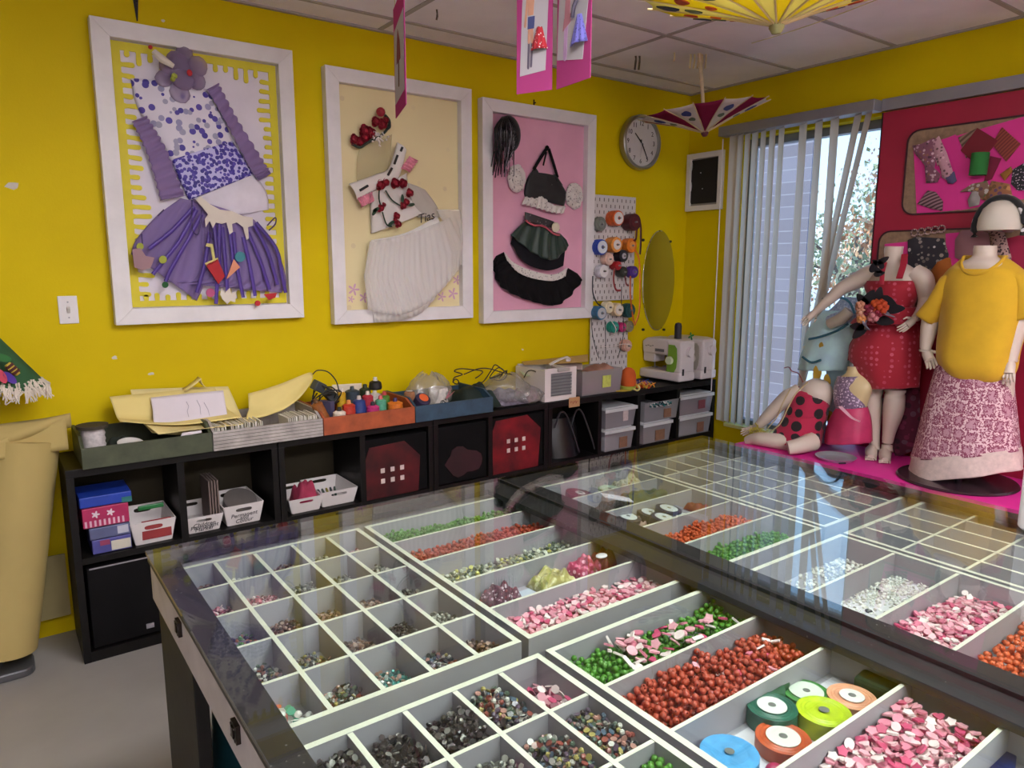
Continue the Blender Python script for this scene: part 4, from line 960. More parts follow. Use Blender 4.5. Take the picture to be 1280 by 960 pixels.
crate(.57, 1.058, '9c4a26', 'rust orange crate full of thread cones')
crate(1.062, 1.545, '2b4558', 'dark blue crate holding yarn and tools')
g = MB()
for k in range(5): g.box(.0705, -.3865, ST+.012+.0155*k, .5655, -.385, ST+.0135+.0155*k)
g.build('slat_gap', mat('dark gap', '4a4642', .9), cw)
# pattern cards standing in the white crate
rnd = random.Random(3); x = .09
while x < .55:
    if not .30 < x < .41 and not .14 < x < .155 and not .24 < x < .25:
        h = .088+rnd.uniform(-.004, .008); o = MB().cbox((x, -.29, ST+.011+h/2), (.0035, .14, h), (0, rnd.uniform(-.12, .02), 0)).build('pattern_card', mat('white card stock', 'd9d5c8', .8, var=.02))
        tag(o, 'white pattern card standing on edge in the whitewashed crate', 'card', 'pattern cards in the whitewashed crate')
    x += .0085
M_PAPER = mat('yellow pattern paper', 'd9c67e', .85, var=.03, vscale=5); M_PAPER2 = mat('light yellow pattern paper', 'dccb8c', .85, var=.03)
M_SHEET = mat('white paper', 'd2cad0', .85, var=.02)
def sheet(name, m, rws, label, cat, d=None, amp=.004, seed=0):
    """paper given by rows of (px, py, y) from its top edge to its bottom edge"""
    rs = [smooth_pts([S(px, py, y) for px, py, y in r_], 16) for r_ in rws]; g = MB()
    def fn(u, v):
        t = v*(len(rs)-1); i = min(int(t), len(rs)-2); p = poly_at(rs[i], u).lerp(poly_at(rs[i+1], u), t-i)
        return p+V((0, -abs(amp)*NZ.noise(V((u*3+seed, v*2, seed))), 0))
    g.grid(24, 10, fn); o = g.build(name, m, smooth='all', solid=.0016)
    return tag(o, label, cat) if label else o
sheet('pattern_paper', M_PAPER2, [[(163, 487, -.06), (215, 485, -.06), (285, 483, -.06)], [(170, 520, -.10), (225, 522, -.11), (298, 512, -.1)], [(190, 541, -.26), (240, 543, -.27), (305, 527, -.26)]], 'yellow pattern paper lying behind the white sheet, against the wall', 'paper', seed=2)
sheet('pattern_paper', M_PAPER, [[(137, 496, -.1), (200, 490, -.1), (268, 484, -.1)], [(146, 522, -.16), (200, 524, -.17), (285, 512, -.16)], [(150, 527, -.28), (225, 531, -.29), (300, 522, -.28)]], 'large yellow pattern paper under the white sheet on the green crate', 'paper', seed=5)
sheet('pattern_paper', M_PAPER2, [[(178, 527, -.2), (240, 528, -.2), (320, 520, -.2)], [(185, 533, -.3), (240, 537, -.31), (322, 525, -.3)], [(198, 543, -.36), (235, 538, -.37), (300, 531, -.36)]], 'curled yellow pattern paper hanging over the green crate front', 'paper', seed=7)
ws = sheet('paper_sheet', M_SHEET, [[(188, 497, -.13), (235, 492, -.13), (279, 488, -.13)], [(191, 513, -.18), (238, 510, -.18), (282, 506, -.18)], [(192, 529, -.24), (240, 528, -.24), (285, 524, -.24)]], 'white drawing sheet lying on the yellow pattern paper', 'paper', amp=.001)
for ln in ([(233, 502), (236, 508), (234, 514), (236, 521)], [(246, 500), (250, 508), (251, 518)], [(255, 503), (260, 512), (262, 520)]): MB().tube([S(x, y, -.13-.11*(y-492)/36-.004) for x, y in ln], .0012, 4).build('pencil_line', mat('pencil grey', '9a94a0', .8), ws)
sheet('pattern_paper', M_PAPER, [[(310, 492, -.14), (350, 480, -.13), (385, 466, -.1), (391, 469, -.1)], [(311, 512, -.2), (345, 502, -.19), (372, 490, -.16), (390, 477, -.14)], [(308, 524, -.26), (330, 521, -.25), (352, 513, -.22), (372, 500, -.2)]], 'folded yellow pattern paper sticking up over the whitewashed crate', 'paper', amp=.02, seed=9)
g = MB(); p = S(241, 480, -.055); g.grid(20, 2, lambda u, v: (p.x-.05+.12*u+.03*sin(u*5), -.05-.07*v-.014*cos(u*7), p.z-.03+.06*sin(u*2.6+.2)))
tag(g.build('paper_curl', M_PAPER2, smooth='all', solid=.0015), 'rolled strip of yellow paper curling up behind the white sheet', 'paper')
# green crate: twine spool, cloth and a paper plate
t = thing('twine_spool', 'white twine spool with dark flanges in the left end of the green crate', 'spool', tuple(S(117, 548, -.25)))
c = S(117, 552, -.25); c.z = ST+.011; cm = M.Translation(c)
MB().lathe([(.042, .02)]+[(.042+.004*(k % 2), .02+.012*k) for k in range(9)]+[(.042, .128)], 20, cm).build('twine', mat('white twine', 'bdb6b4', .8, var=.12, vscale=60), t, smooth=True)
g = MB(); g.lathe([(.058, 0), (.058, .018)], 24, cm); g.build('spool_flange', mat('dark brown card', '3a3326', .8), t)
g = MB(); g.lathe([(.058, .128), (.06, .142)], 24, cm); g.build('spool_flange', mat('dark brown card', '3a3326', .8), t)
def heap_cloth(label, px, py, y, w_, d_, h, m, seed, name='folded_cloth', zb=ST+.011):
    c = S(px, py, y); g = MB()
    g.grid(16, 10, lambda u, v: (c.x+w_*(u-.5), y+d_*(v-.5), zb+h*max(0, (1-(2*u-1)**4)*(1-(2*v-1)**4))*(.75+.5*NZ.noise(V((u*4+seed, v*4, seed))))))
    return tag(g.build(name, m, smooth='all', solid=.004), label, 'cloth')
heap_cloth('black green cloth bundle beside the twine spool', 148, 540, -.24, .11, .14, .085, mat('black green cloth', '1c241c', .9, var=.2), 1)
heap_cloth('dark brown cloth in the right half of the green crate', 205, 545, -.3, .16, .1, .05, mat('dark olive cloth', '25241c', .9, var=.2), 4)
c = S(163, 552, -.33); tag(MB().lathe([(.0, .002), (.035, 0), (.05, .012), (.047, .014), (.033, .004), (0, .005)], 18, M.Translation((c.x, -.32, ST+.062)) @ Euler((.25, 0, .3)).to_matrix().to_4x4(), caps=False).build('paper_plate', mat('white crumpled paper', 'c9c6c0', .8), smooth=True), 'small white paper dish in the front of the green crate', 'dish')
sheet('paper_scrap', M_SHEET, [[(228, 541, -.36), (252, 538, -.36)], [(226, 545, -.375), (252, 541, -.375)]], 'white paper scrap at the right front of the green crate', 'paper', amp=0)
# orange crate: thread cones
def cone(px, yb, col, label, r0, r1, h, tilt_=(0, 0, 0), cap=None, zb=None):
    x = S(px, 510, yb).x; zb = ST+.011 if zb is None else zb
    t = thing('thread_cone', label, 'thread cone', (x, yb, zb), tilt_, 'thread cones in the orange crate')
    m = mat('thread '+col, col, .55, var=.1, vscale=70, bump=.2, bscale=220); q = [(r0*.9, 0), (r0, .006)]
    for k in range(8): q.append((r0+(r1-r0)*k/7+(.0012 if k % 2 else 0), .012+(h-.024)*k/7))
    q += [(r1*.6, h-.004)]
    MB().lathe(q, 18).build('thread_winding', m, t, smooth=True, world=False)
    MB().lathe([(.012, h-.006), (.0095, h+.014), (.006, h+.014), (.006, h+.004)], 12).build('cone_tip', mat('cone tip '+(cap or 'd8cfc8'), cap or 'd8cfc8', .5), t, smooth=True, world=False)
    return t
cone(408, -.30, '8a4f1e', 'brown thread cone leaning at the left end of the orange crate', .036, .026, .15, (0, -.35, 0), '5a3a1e')
cone(424, -.335, 'd8cdbc', 'white thread spool at the front left of the orange crate', .03, .03, .095, (0, 0, 0), '1e1c1c')
cone(427, -.19, 'c49a14', 'yellow thread cone at the back of the orange crate', .027, .022, .16)
cone(436, -.315, 'b0301e', 'red and orange thread spool beside the white one', .033, .031, .12, cap='d88a4a')
cone(441, -.19, '2c3a44', 'slate grey thread cone behind the blue one', .042, .036, .165, cap='3a4850')
cone(449, -.31, '1f3574', 'blue thread cone in the middle of the orange crate', .043, .03, .135, cap='c8b8b0')
cone(457, -.17, '25301c', 'dark olive thread cone at the back of the orange crate', .034, .028, .165, cap='25301c')
cone(460, -.24, 'a52438', 'crimson thread cone beside the blue one', .032, .027, .14)
cone(466, -.315, 'b52a6c', 'magenta thread spool at the front of the orange crate', .034, .033, .098, cap='2a2a30')
cone(469, -.2, 'c8c2b8', 'white thread cone under the black one, back of the orange crate', .036, .034, .135, cap='c8c2b8')
cone(476, -.29, '4f9a7c', 'mint green thread spool near the right of the orange crate', .03, .027, .12, cap='d86a6a')
cone(481, -.25, '4a7a2a', 'grass green thread cone near the right of the orange crate', .03, .026, .13, cap='c84a4a')
cone(494, -.32, 'd0701c', 'bright orange thread spool at the right end of the orange crate', .04, .038, .105, cap='3a2a5a')
cone(470, -.19, '15140f', 'black thread spool stacked on the white cone', .034, .03, .05, zb=ST+.011+.15)
sheet('cream_card', mat('cream card', 'd8ccb4', .8), [[(415, 481, -.03), (452, 479, -.03)], [(417, 505, -.05), (453, 502, -.05)]], 'cream card standing behind the thread cones', 'card', amp=0)
# power adapters with their cables, left of the cones
t = thing('power_adapter', 'two dark grey power adapters with black cables above the orange crate', 'adapter', tuple(S(402, 505, -.2)))
for px, py, y, r_ in ((398, 483, -.17, .5), (413, 494, -.2, .8)): MB().cbox(S(px, py, y), (.062, .045, .05), (.2, r_, .3)).build('adapter_block', mat('grey adapter plastic', '3d4244', .45), t, bevel=.005)
rnd = random.Random(8)
for k in range(3):
    g = MB(); c = S(404, 490, -.18)
    g.tube(smooth_pts([c+V((.06*cos(a*1.1+k)+rnd.gauss(0, .012), -.03+.05*sin(a*.7), .045*sin(a*1.1+k)-.03+rnd.gauss(0, .01))) for a in range(10)], 50), .0035, 6); g.build('coiled_cable', mat('black cable', '151414', .45), t, smooth=True)
g = MB(); g.tube(smooth_pts([S(391, 468, -.16), S(397, 463, -.16), S(410, 465, -.17), S(420, 476, -.18), S(424, 490, -.2)], 24), .0032, 6); g.build('loop_cable', mat('black cable', '151414', .45), t, smooth=True)
MB().cbox(S(404, 517, -.24), (.03, .12, .13), (0, 0, .5)).build('dark_sleeve', mat('violet grey plastic', '4a4660', .5), t)
# blue crate
def yarn(px, y, col, label, r_, h, zb, rot=(0, 0, 0), face=None):
    x = S(px, 500, y).x; t = thing('yarn_spool', label, 'spool', (x, y, zb), rot)
    MB().lathe([(r_*.9, 0)]+[(r_*(1 if k % 2 else .95), .006+(h-.01)*k/8) for k in range(9)]+[(r_*.7, h)], 20).build('yarn_winding', mat('yarn '+col, col, .8, var=.12, vscale=60), t, smooth=True, world=False)
    MB().lathe([(r_*.35, h-.002), (r_*.62, h+.004), (r_*.3, h+.006)], 16).build('spool_core', mat('core '+(face or 'c9c2bc'), face or 'c9c2bc', .6), t, smooth=True, world=False)
yarn(523, -.30, '2e2440', 'dark violet yarn ball holding an orange core, left end of the blue crate', .042, .075, ST+.06, (.7, 0, .1), 'd8602c')
yarn(548, -.2, 'cfc9c2', 'white thread cone standing in the middle of the blue crate', .055, .125, ST+.011)
yarn(512, -.2, '9a6a48', 'tan thread spool at the back corner between the orange and blue crates', .03, .12, ST+.011)
heap_cloth('dark green cloth heaped in the blue crate', 590, 505, -.2, .26, .26, .135, mat('dark teal cloth', '16261f', .8, var=.25), 11)
t = thing('fabric_scissors', 'small steel scissors lying in the front of the blue crate', 'scissors', tuple(S(558, 505, -.33)))
c = S(556, 500, -.33); g = MB(); g.prism([(0, -.004), (.075, -.001), (.075, .001), (0, .006)], 0, .002, wallb(c.x, -.33, c.z) @ rotz(.6)); g.prism([(0, -.006), (.075, -.001), (.075, .001), (0, .004)], .0025, .0045, wallb(c.x, -.33, c.z) @ rotz(1.0)); g.build('blade', mat('scissor steel', 'b8b4ac', .25, .9), t)
for a in (.6+pi, 1.0+pi):
    q = V((c.x+.02*cos(a), -.335, c.z+.02*sin(a))); g = MB(); g.tube([q+V((.013*cos(b), 0, .011*sin(b))) for b in [i*.63 for i in range(11)]], .0025, 6); g.build('finger_ring', mat('black plastic', '17161a', .4), t, smooth=True)
M_BAG = clearmat('clear plastic film', 'f4f4f2', .2, .08, .26, 'e8e6e4')
def bag(label, px, py, y, w_, d_, h, seed, zb=ST+.002, n=2):
    c = S(px, py, y); t = MB(); rnd = random.Random(seed)
    def fn(u, v):
        a = 2*pi*u; f = sin(pi*min(1, v*.93+.04))**.55
        nx = 1+.28*NZ.noise(V((cos(a)*2+seed, sin(a)*2, v*3)))+.10*NZ.noise(V((cos(a)*6+seed, sin(a)*6, v*9)))
        return (c.x+w_/2*cos(a)*f*nx, y+d_/2*sin(a)*f*nx, zb+h*v*(1+.18*NZ.noise(V((cos(a)*2, sin(a)*2, seed+2)))))
    t.grid(36, 18, fn, closed=True)
    return tag(t.build('plastic_bag', M_BAG, smooth='all'), label, 'bag')
bag('clear plastic bag standing open at the back of the blue crate', 536, 490, -.17, .26, .16, .21, 5)
bag('clear plastic bag of trimmings right of the blue crate', 632, 500, -.23, .30, .26, .17, 9)
bag('crumpled clear plastic bag in front of the white organiser', 660, 508, -.31, .2, .12, .1, 13)
heap_cloth('grey violet trimmings inside the clear bag right of the blue crate', 630, 502, -.22, .24, .2, .1, mat('grey violet trimmings', '6d6674', .8, var=.3, vscale=30), 21, 'trimmings', ST+.006)
heap_cloth('rose trimmings in the crumpled bag beside the white organiser', 662, 500, -.2, .18, .2, .09, mat('rose grey trimmings', '8a6c74', .8, var=.3, vscale=30), 23, 'trimmings', ST+.006)
cb = MB(); rnd = random.Random(4)
def px_tube(mb, pts, y, r_=.0035): mb.tube(smooth_pts([S(*p, y+.012*sin(i*2.1)) for i, p in enumerate(pts)], 60), r_, 6)
px_tube(cb, [(566, 478), (569, 474), (573, 476), (572, 480), (567, 478), (568, 472), (578, 468), (568, 464), (575, 461), (590, 462), (603, 464), (600, 469), (594, 473)], -.2)
px_tube(cb, [(594, 484), (605, 476), (614, 463), (619, 456), (628, 462), (634, 467), (630, 474), (624, 473), (630, 464), (622, 460), (612, 472), (622, 470), (634, 463), (626, 475), (618, 474)], -.2)
px_tube(cb, [(580, 468), (598, 461), (612, 461), (626, 465), (640, 468)], -.21)
px_tube(cb, [(655, 472), (660, 464), (668, 464), (676, 470), (679, 476)], -.24)
tag(cb.build('tangled_cable', mat('dark brown cable', '2a2018', .4), smooth=True), 'dark tangled cable lying over the plastic bags', 'cable')
# white wire-front organiser, clear tub, flat card and paper at the back
x0, x1 = S(681, 500, -.34).x, S(720, 500, -.34).x
t = thing('organiser_box', 'white plastic organiser box with a grey grille front', 'box', ((x0+x1)/2, -.2, ST)); zt = S(700, 460, -.34).z; q = .012
M_PLW = mat('white plastic', 'd5cdcb', .35, var=.02)
g = MB(); g.box(x0, -.34, ST+.001, x1, -.34+q, ST+.03); g.box(x0, -.34, zt-.03, x1, -.34+q, zt); g.box(x0, -.34, ST+.03, x0+.045, -.34+q, zt-.03); g.box(x1-.035, -.34, ST+.03, x1, -.34+q, zt-.03); g.build('front_frame', M_PLW, t)
g = MB()
for k in range(8): z = ST+.035+(zt-.03-ST-.035)*k/7; g.box(x0+.045, -.337, z-.003, x1-.035, -.331, z+.003)
g.build('grille', mat('grey wire', '6c6e72', .4, .4), t); MB().box(x0+.04, -.33, ST+.03, x1-.03, -.326, zt-.03).build('grille_back', mat('grey shadow card', '7d7f80', .7), t)
g = MB(); g.box(x0, -.328, ST+.001, x0+q, -.05, zt-.01); g.box(x1-q, -.328, ST+.001, x1, -.05, zt-.01); g.box(x0+q, -.062, ST+.001, x1-q, -.05, zt); g.box(x0+q, -.328, ST+.001, x1-q, -.062, ST+.012); g.build('box_body', M_PLW, t)
MB().box(x0+.09, -.352, zt-.022, x1-.06, -.341, zt-.002).build('box_handle', mat('grey handle', 'a8a29c', .4), t, bevel=.004)
g = MB(); g.tube(smooth_pts([V((x1-.10, -.2, zt)), V((x1-.04, -.22, zt+.03)), V((x1+.005, -.25, zt+.045)), V((x1+.01, -.25, zt+.02))], 10), .01, 8, flat=(.014, .005)); g.build('lid_flap', M_PLW, t, smooth=True)
sheet('card_sheet', mat('buff card', 'b8985c', .8), [[(652, 452, -.03), (690, 448, -.03), (735, 443, -.03)], [(655, 456, -.12), (692, 455, -.12), (735, 452, -.12)]], 'thin buff card lying behind the white organiser', 'card', amp=0)
sheet('paper_sheet', mat('pale green paper', 'b9c2a4', .8), [[(648, 462, -.06), (680, 462, -.06), (700, 462, -.06)], [(655, 470, -.2), (690, 470, -.2), (705, 470, -.2)]], 'pale green paper inside the white organiser', 'paper', amp=0)
sheet('paper_sheet', mat('pinkish paper', 'b8a4a4', .8), [[(686, 452, -.05), (705, 453, -.05), (728, 454, -.05)], [(690, 459, -.16), (712, 461, -.16), (728, 462, -.16)]], 'pinkish papers stacked on the white organiser', 'paper', amp=0)
M_TUB = clearmat('clear plastic tub', 'f2f0f2', .12, .08, .3, 'e2e0e4')
def tub(label, pxl, pxr, pyt, z0, y0, y1, content, lid=None, seed=0, name='storage_bin', lidm=None, open_top=False, taper=.012, note=None, h=None):
    xa, xb = S(pxl, 520, y0).x, S(pxr, 520, y0).x; z1 = z0+h if h else S((pxl+pxr)/2, pyt, y0).z
    t = thing(name, label, 'storage bin', ((xa+xb)/2, (y0+y1)/2, z0))
    g = MB(); k = taper; zl = z1-.018
    vo = [(xa+k, y0+k, z0), (xb-k, y0+k, z0), (xb-k, y1-k, z0), (xa+k, y1-k, z0), (xa, y0, zl), (xb, y0, zl), (xb, y1, zl), (xa, y1, zl)]
    q = .003; vi = [(xa+k+q, y0+k+q, z0+q), (xb-k-q, y0+k+q, z0+q), (xb-k-q, y1-k-q, z0+q), (xa+k+q, y1-k-q, z0+q), (xa+q, y0+q, zl), (xb-q, y0+q, zl), (xb-q, y1-q, zl), (xa+q, y1-q, zl)]
    fs = [(3, 2, 1, 0), (0, 1, 5, 4), (1, 2, 6, 5), (2, 3, 7, 6), (3, 0, 4, 7)]
    g.mesh(vo+vi, fs+[tuple(8+i for i in reversed(f)) for f in fs]+[(4, 5, 13, 12), (5, 6, 14, 13), (6, 7, 15, 14), (7, 4, 12, 15)])
    g.build('bin_body', M_TUB, t)
    if lid:
        g = MB(); g.box(xa-.008, y0-.008, zl+.001, xb+.008, y1+.006, zl+.010); g.box(xa-.008, y0-.008, zl-.012, xb+.008, y0-.004, zl+.001); g.box(xa+.012, y0+.012, zl+.010, xb-.012, y1-.012, zl+.017); g.build('bin_lid', mat('lid plastic '+lid, lid, .4, var=.02), t, bevel=.0025)
    cz = zl-.012; c = MB(); 
    c.grid(14, 10, lambda u, v: (xa+k+.006+(xb-xa-2*k-.012)*u, y0+k+.006+(y1-y0-2*k-.012)*v, z0+.006+(cz-z0-.01)*(.55+.4*NZ.noise(V((u*3+seed, v*3, seed))))*(1 if 0 < u < 1 and 0 < v < 1 else .0)))
    o = c.build('folded_fabric', content, smooth='all'); tag(o, 'fabric pieces inside the '+' '.join(label.split()[:11]), 'fabric')
    if note:
        col, w_, hh, ox, oz = note; MB().box((xa+xb)/2+ox, y0-.0025+(.006 if oz < 0 else .003), (z0+z1)/2+oz, (xa+xb)/2+ox+w_, y0+.0, (z0+z1)/2+oz+hh).build('paper_label', mat('label '+col, col, .8, var=.08, vscale=40), t)
    return t
cm_ = lambda n, a: mixmat(n, a, .9)
M_FAB = {k: mat('fabric '+k, c, .9, var=.35, vscale=18) for k, c in dict(rose='a8808a', white='d0cccc', grey='9a9a9c', plum='8a3f60', tan='b09a8c', dark='7a7a80').items()}
tub('clear tub of pink pieces beside the orange doll on the shelf top', 727, 777, 459, ST+.001, -.33, -.08, M_FAB['rose'], None, 3, note=('b8bf5a', .07, .075, .0, -.045))
heap_cloth('peach netting on top of the clear tub', 750, 462, -.2, .18, .16, .05, mat('peach netting', '9a7060', .9, var=.2), 31, 'netting', ST+.125)
tub('clear bin with tag, upper of the pair nearest the black bag', 757, 795, 508, .60, SF-.004, -.06, M_FAB['dark'], 'c2c4c6', 5, note=('b9aaa8', .045, .07, .02, -.03))
tub('clear bin, lower of the pair nearest the black bag', 757, 793, 530, SM+.001, SF-.004, -.06, M_FAB['white'], 'c2c4c6', 6, note=('7d5a44', .07, .07, .0, -.06), h=.148)
tub('open clear bin overflowing with sequin trim, in the middle bin stack', 806, 848, 498, .60, SF-.01, -.06, M_FAB['grey'], None, 7, note=('7d5a44', .07, .06, .02, -.06))
tub('lidded clear bin under the open one in the middle stack', 805, 840, 530, SM+.001, SF-.004, -.06, M_FAB['tan'], 'c2c4c6', 8, note=('7d5a44', .09, .07, -.02, -.06), h=.148)
tub('clear bin of plum fabric on top of the stack next to the window', 850, 890, 492, .60, SF-.004, -.06, M_FAB['plum'], 'c2c4c6', 9, note=('7a3f48', .07, .06, .02, -.04))
tub('clear bin of white fabric at the bottom of the stack next to the window', 850, 889, 520, SM+.001, SF-.004, -.06, M_FAB['white'], 'c2c4c6', 10, note=('7d5440', .07, .07, .02, -.06), h=.148)
chips((S(810, 500, -.36).x, S(835, 500, -.36).x, -.40, -.36), .70, 90, .007, ['d8dcdc', '3f8a8f', '1f5a5a', 'e8e8e4', '2a3a44'], 'sequin_trim', 'teal and silver sequin trim spilling from the open clear bin', 'trim', 55, None, .25, .4)
bag('clear bag squeezed beside the window stack of bins', 897, 520, -.3, .06, .22, .30, 17, SM+.002)
# shop label taped to the shelf edge
p = S(718, 501, SF-.002); t = thing('shelf_tag', 'tan paper tag with red writing on the black shelf edge', 'label', (p.x, SF-.001, p.z-.02))
MB().cbox((p.x, SF-.0014, p.z-.008), (.085, .002, .06)).build('tag_paper', mat('tan paper', 'b0845c', .8), t)
g = MB()
for k in range(7): g.tube([(p.x-.03+.0085*k, SF-.003, p.z-.012+.006*sin(k*2.3)), (p.x-.026+.0085*k, SF-.003, p.z-.002+.004*cos(k*1.7))], .0016, 4)
g.build('tag_writing', mat('red ink', '8a2a24', .7), t)
# ---------- things in the cubbies
M_BASK = mat('white basket plastic', 'cfc9c6', .45, var=.03)
def basket(label, pxl, pxr, pyt, y0, lines=None, extra=None, dep=.27):
    xa, xb = S(pxl, 650, y0).x, S(pxr, 650, y0).x; z0 = SM+.001; z1 = S((pxl+pxr)/2, pyt, y0).z; h = z1-z0; k = .018; y1 = y0+dep
    t = thing('storage_basket', label, 'basket', ((xa+xb)/2, y0+dep/2, z0)); q = .004
    def wallp(a, b, flip):     # one wall with a rounded hand hole near its top; a, b = bottom-to-top edges
        n = 10; g = MB(); hw, hh, hz = .30, .07, .78
        us = [0, .5-hw/2, .5+hw/2, 1]; 
    def quad(P0, P1, P2, P3, hole, nm):
        P0, P1, P2, P3 = map(V, (P0, P1, P2, P3)); nrm = (P1-P0).cross(P3-P0).normalized()*q
        at2 = lambda u, v: P0.lerp(P1, u).lerp(P3.lerp(P2, u), v)
        g = MB()
        if not hole:
            vs = [at2(u, v)+s*nrm for s in (0, 1) for u, v in ((0, 0), (1, 0), (1, 1), (0, 1))]
            g.mesh(vs, [(0, 1, 2, 3), (7, 6, 5, 4), (0, 4, 5, 1), (1, 5, 6, 2), (2, 6, 7, 3), (3, 7, 4, 0)])
        else:
            N_ = 24; ho = []; bo = []
            for i in range(N_):
                a = 2*pi*i/N_; cx, cy = cos(a), sin(a)
                ho.append((.5+.22*(abs(cx)**.5)*(1 if cx > 0 else -1), .74+.1*(abs(cy)**.7)*(1 if cy > 0 else -1)))
                m_ = max(abs(cx), abs(cy)); u, v = .5+.5*cx/m_, .5+.5*cy/m_; bo.append((u, v))
            vs = [at2(*p)+s*nrm for s in (0, 1) for p in bo+ho]; fs = []
            for i in range(N_):
                j = (i+1) % N_
                fs += [(i, j, N_+j, N_+i), (2*N_+j, 2*N_+i, 3*N_+i, 3*N_+j), (N_+i, N_+j, 3*N_+j, 3*N_+i), (i, 2*N_+i, 2*N_+j, j)]
            g.mesh(vs, fs)
        g.build(nm, M_BASK, t)
    b = [(xa+k, y0+k, z0), (xb-k, y0+k, z0), (xb-k, y1-k, z0), (xa+k, y1-k, z0)]; u_ = [(xa, y0, z1), (xb, y0, z1), (xb, y1, z1), (xa, y1, z1)]
    quad(b[0], b[1], u_[1], u_[0], True, 'basket_front'); quad(b[2], b[3], u_[3], u_[2], True, 'basket_back')
    quad(b[1], b[2], u_[2], u_[1], False, 'basket_side'); quad(b[3], b[0], u_[0], u_[3], False, 'basket_side')
    MB().box(xa+k, y0+k, z0, xb-k, y1-k, z0+.004).build('basket_bottom', M_BASK, t)
    ang = atan2(-k, h)
    if lines:
        for i, s in enumerate(lines):
            zc = z0+h*(.47-.15*i); yc = y0+k*(1-(zc-z0)/h)-.0055
            text_mesh(s, .027, M.Translation(((xa+xb)/2, yc, zc)) @ WALLB @ M.Rotation(-ang, 4, 'X') @ rotz(.03), 'handwriting', mat('black marker', '26242a', .7), t, shear=.2)
    return t, xa, xb, y0, y1, z0, z1
b1, xa, xb, y0, y1, z0, z1 = basket('white basket with a red tag, next to the boxed packets', 163, 219, 651, -.34)
zc = z0+.06; MB().cbox(((xa+xb)/2+.012, y0+.0045, zc+.002), (.115, .003, .085), (.09, 0, 0)).build('red_tag', mat('dull red card', '8a2f30', .7, var=.08), b1)
tag(MB().cbox(((xa+xb)/2, y0+.03, z0+.155), (.10, .012, .02)).build('marker_pen', mat('green plastic', '1f6a34', .4), bevel=.004), 'green marker lying inside the red tagged basket', 'pen')
t2, xa, xb, y0, y1, z0, z1 = basket('white basket labelled Permanent Marker, left of its pair', 231, 279, 645, -.33, ['Children', 'Permanent', 'Marker'])
for k in range(4): tag(MB().cbox((xa+.12+.012*k, y0+.12, z0+.115), (.007, .15, .2)).build('booklet', mat('grey brown booklet', ['6a5a54', '8a7a72', '5a504c', '7a6a64'][k], .8)), 'grey booklet standing in the Permanent Marker basket', 'booklet', 'booklets in the Permanent Marker basket')
t3, xa, xb, y0, y1, z0, z1 = basket('white basket with handwriting and a round tin inside, right of its pair', 281, 330, 630, -.33, ['Permanent', 'and', 'Colour', 'Marker'][:3])
tag(MB().lathe([(.0, .0), (.075, .0), (.078, .05), (.07, .055), (0, .05)], 24, M.Translation(((xa+xb)/2+.01, y0+.12, z1-.05)) @ Euler((.5, .1, 0)).to_matrix().to_4x4(), caps=False).build('round_tin', mat('dull grey tin', '6a6460', .4, .3), smooth=True), 'round grey tin lying in the handwritten white basket', 'tin')
t4, xa, xb, y0, y1, z0, z1 = basket('white basket with pink scraps, under the whitewashed crate end', 363, 405, 622, -.34)
heap_cloth('pink scraps in the left basket of the second shelf', 380, 615, -.25, .12, .12, .12, mat('pink scraps', '9a2c4a', .8, var=.2), 41, 'cloth_scraps', SM+.02)
t5, xa, xb, y0, y1, z0, z1 = basket('white basket holding dark pens, under the orange crate', 402, 448, 612, -.33)
for k in range(5): tag(MB().tube([(xa+.04+.016*k, y0+.06, z1-.06), (xa+.06+.022*k, y0+.19, z1-.045)], .006, 8).build('pen', mat('pen '+str(k % 3), ['22303a', '2a4a3a', 'a89a3a'][k % 3], .4), smooth=True), 'dark pen lying in the white basket under the orange crate', 'pen', 'pens in the white basket')
# boxed packets stacked left of the first basket
def packet(label, pxl, pxr, z0, h, base, marks, y0=-.335):
    xa, xb = S(pxl, 660, y0).x, S(pxr, 660, y0).x
    t = thing('boxed_packet', label, 'packet', ((xa+xb)/2, y0+.1, z0)); MB().box(xa, y0, z0+.001, xb, y0+.2, z0+h-.001).build('carton', mat('carton '+base, base, .45, var=.06, vscale=20), t, bevel=.003)
    for nm, col, fx0, fx1, fz0, fz1 in marks: MB().box(xa+(xb-xa)*fx0, y0-.0012, z0+h*fz0, xa+(xb-xa)*fx1, y0+.001, z0+h*fz1).build(nm, mat('print '+col, col, .5), t)
    return t, xa, xb, y0
packet('blue and white packet at the bottom of the stack left of the first basket', 113, 163, SM, .062, '4a4a8a', [('white_panel', 'b9b4a4', .48, .98, .1, .75), ('red_mark', '8a3a5a', .2, .45, .55, .9)])
packet('grey blue packet with a barcode, second from the bottom of its stack', 111, 163, SM+.063, .05, '555a7c', [('barcode_panel', 'a8a8b4', .68, .95, .2, .85)])
pk, xa, xb, y0 = packet('pink packet with white flowers, third in its stack', 104, 163, SM+.115, .085, 'a02452', [('white_stripe', 'c8a8b4', .04+.1*k, .085+.1*k, .06, .36) for k in range(9)])
for fx in (.28, .6):
    g = MB(); g.prism([(.016*(.7+.3*cos(5*a))*cos(a), .016*(.7+.3*cos(5*a))*sin(a)) for a in [i*.21 for i in range(30)]], 0, .002, wallb(xa+(xb-xa)*fx, y0, SM+.17)); g.build('printed_flower', mat('flower white', 'd0c4ca', .6), pk)
packet('bright blue packet on top of the packet stack', 102, 168, SM+.202, .045, '1c3a9a', [('teal_corner', '2a6a6a', .8, 1., .0, .5)])
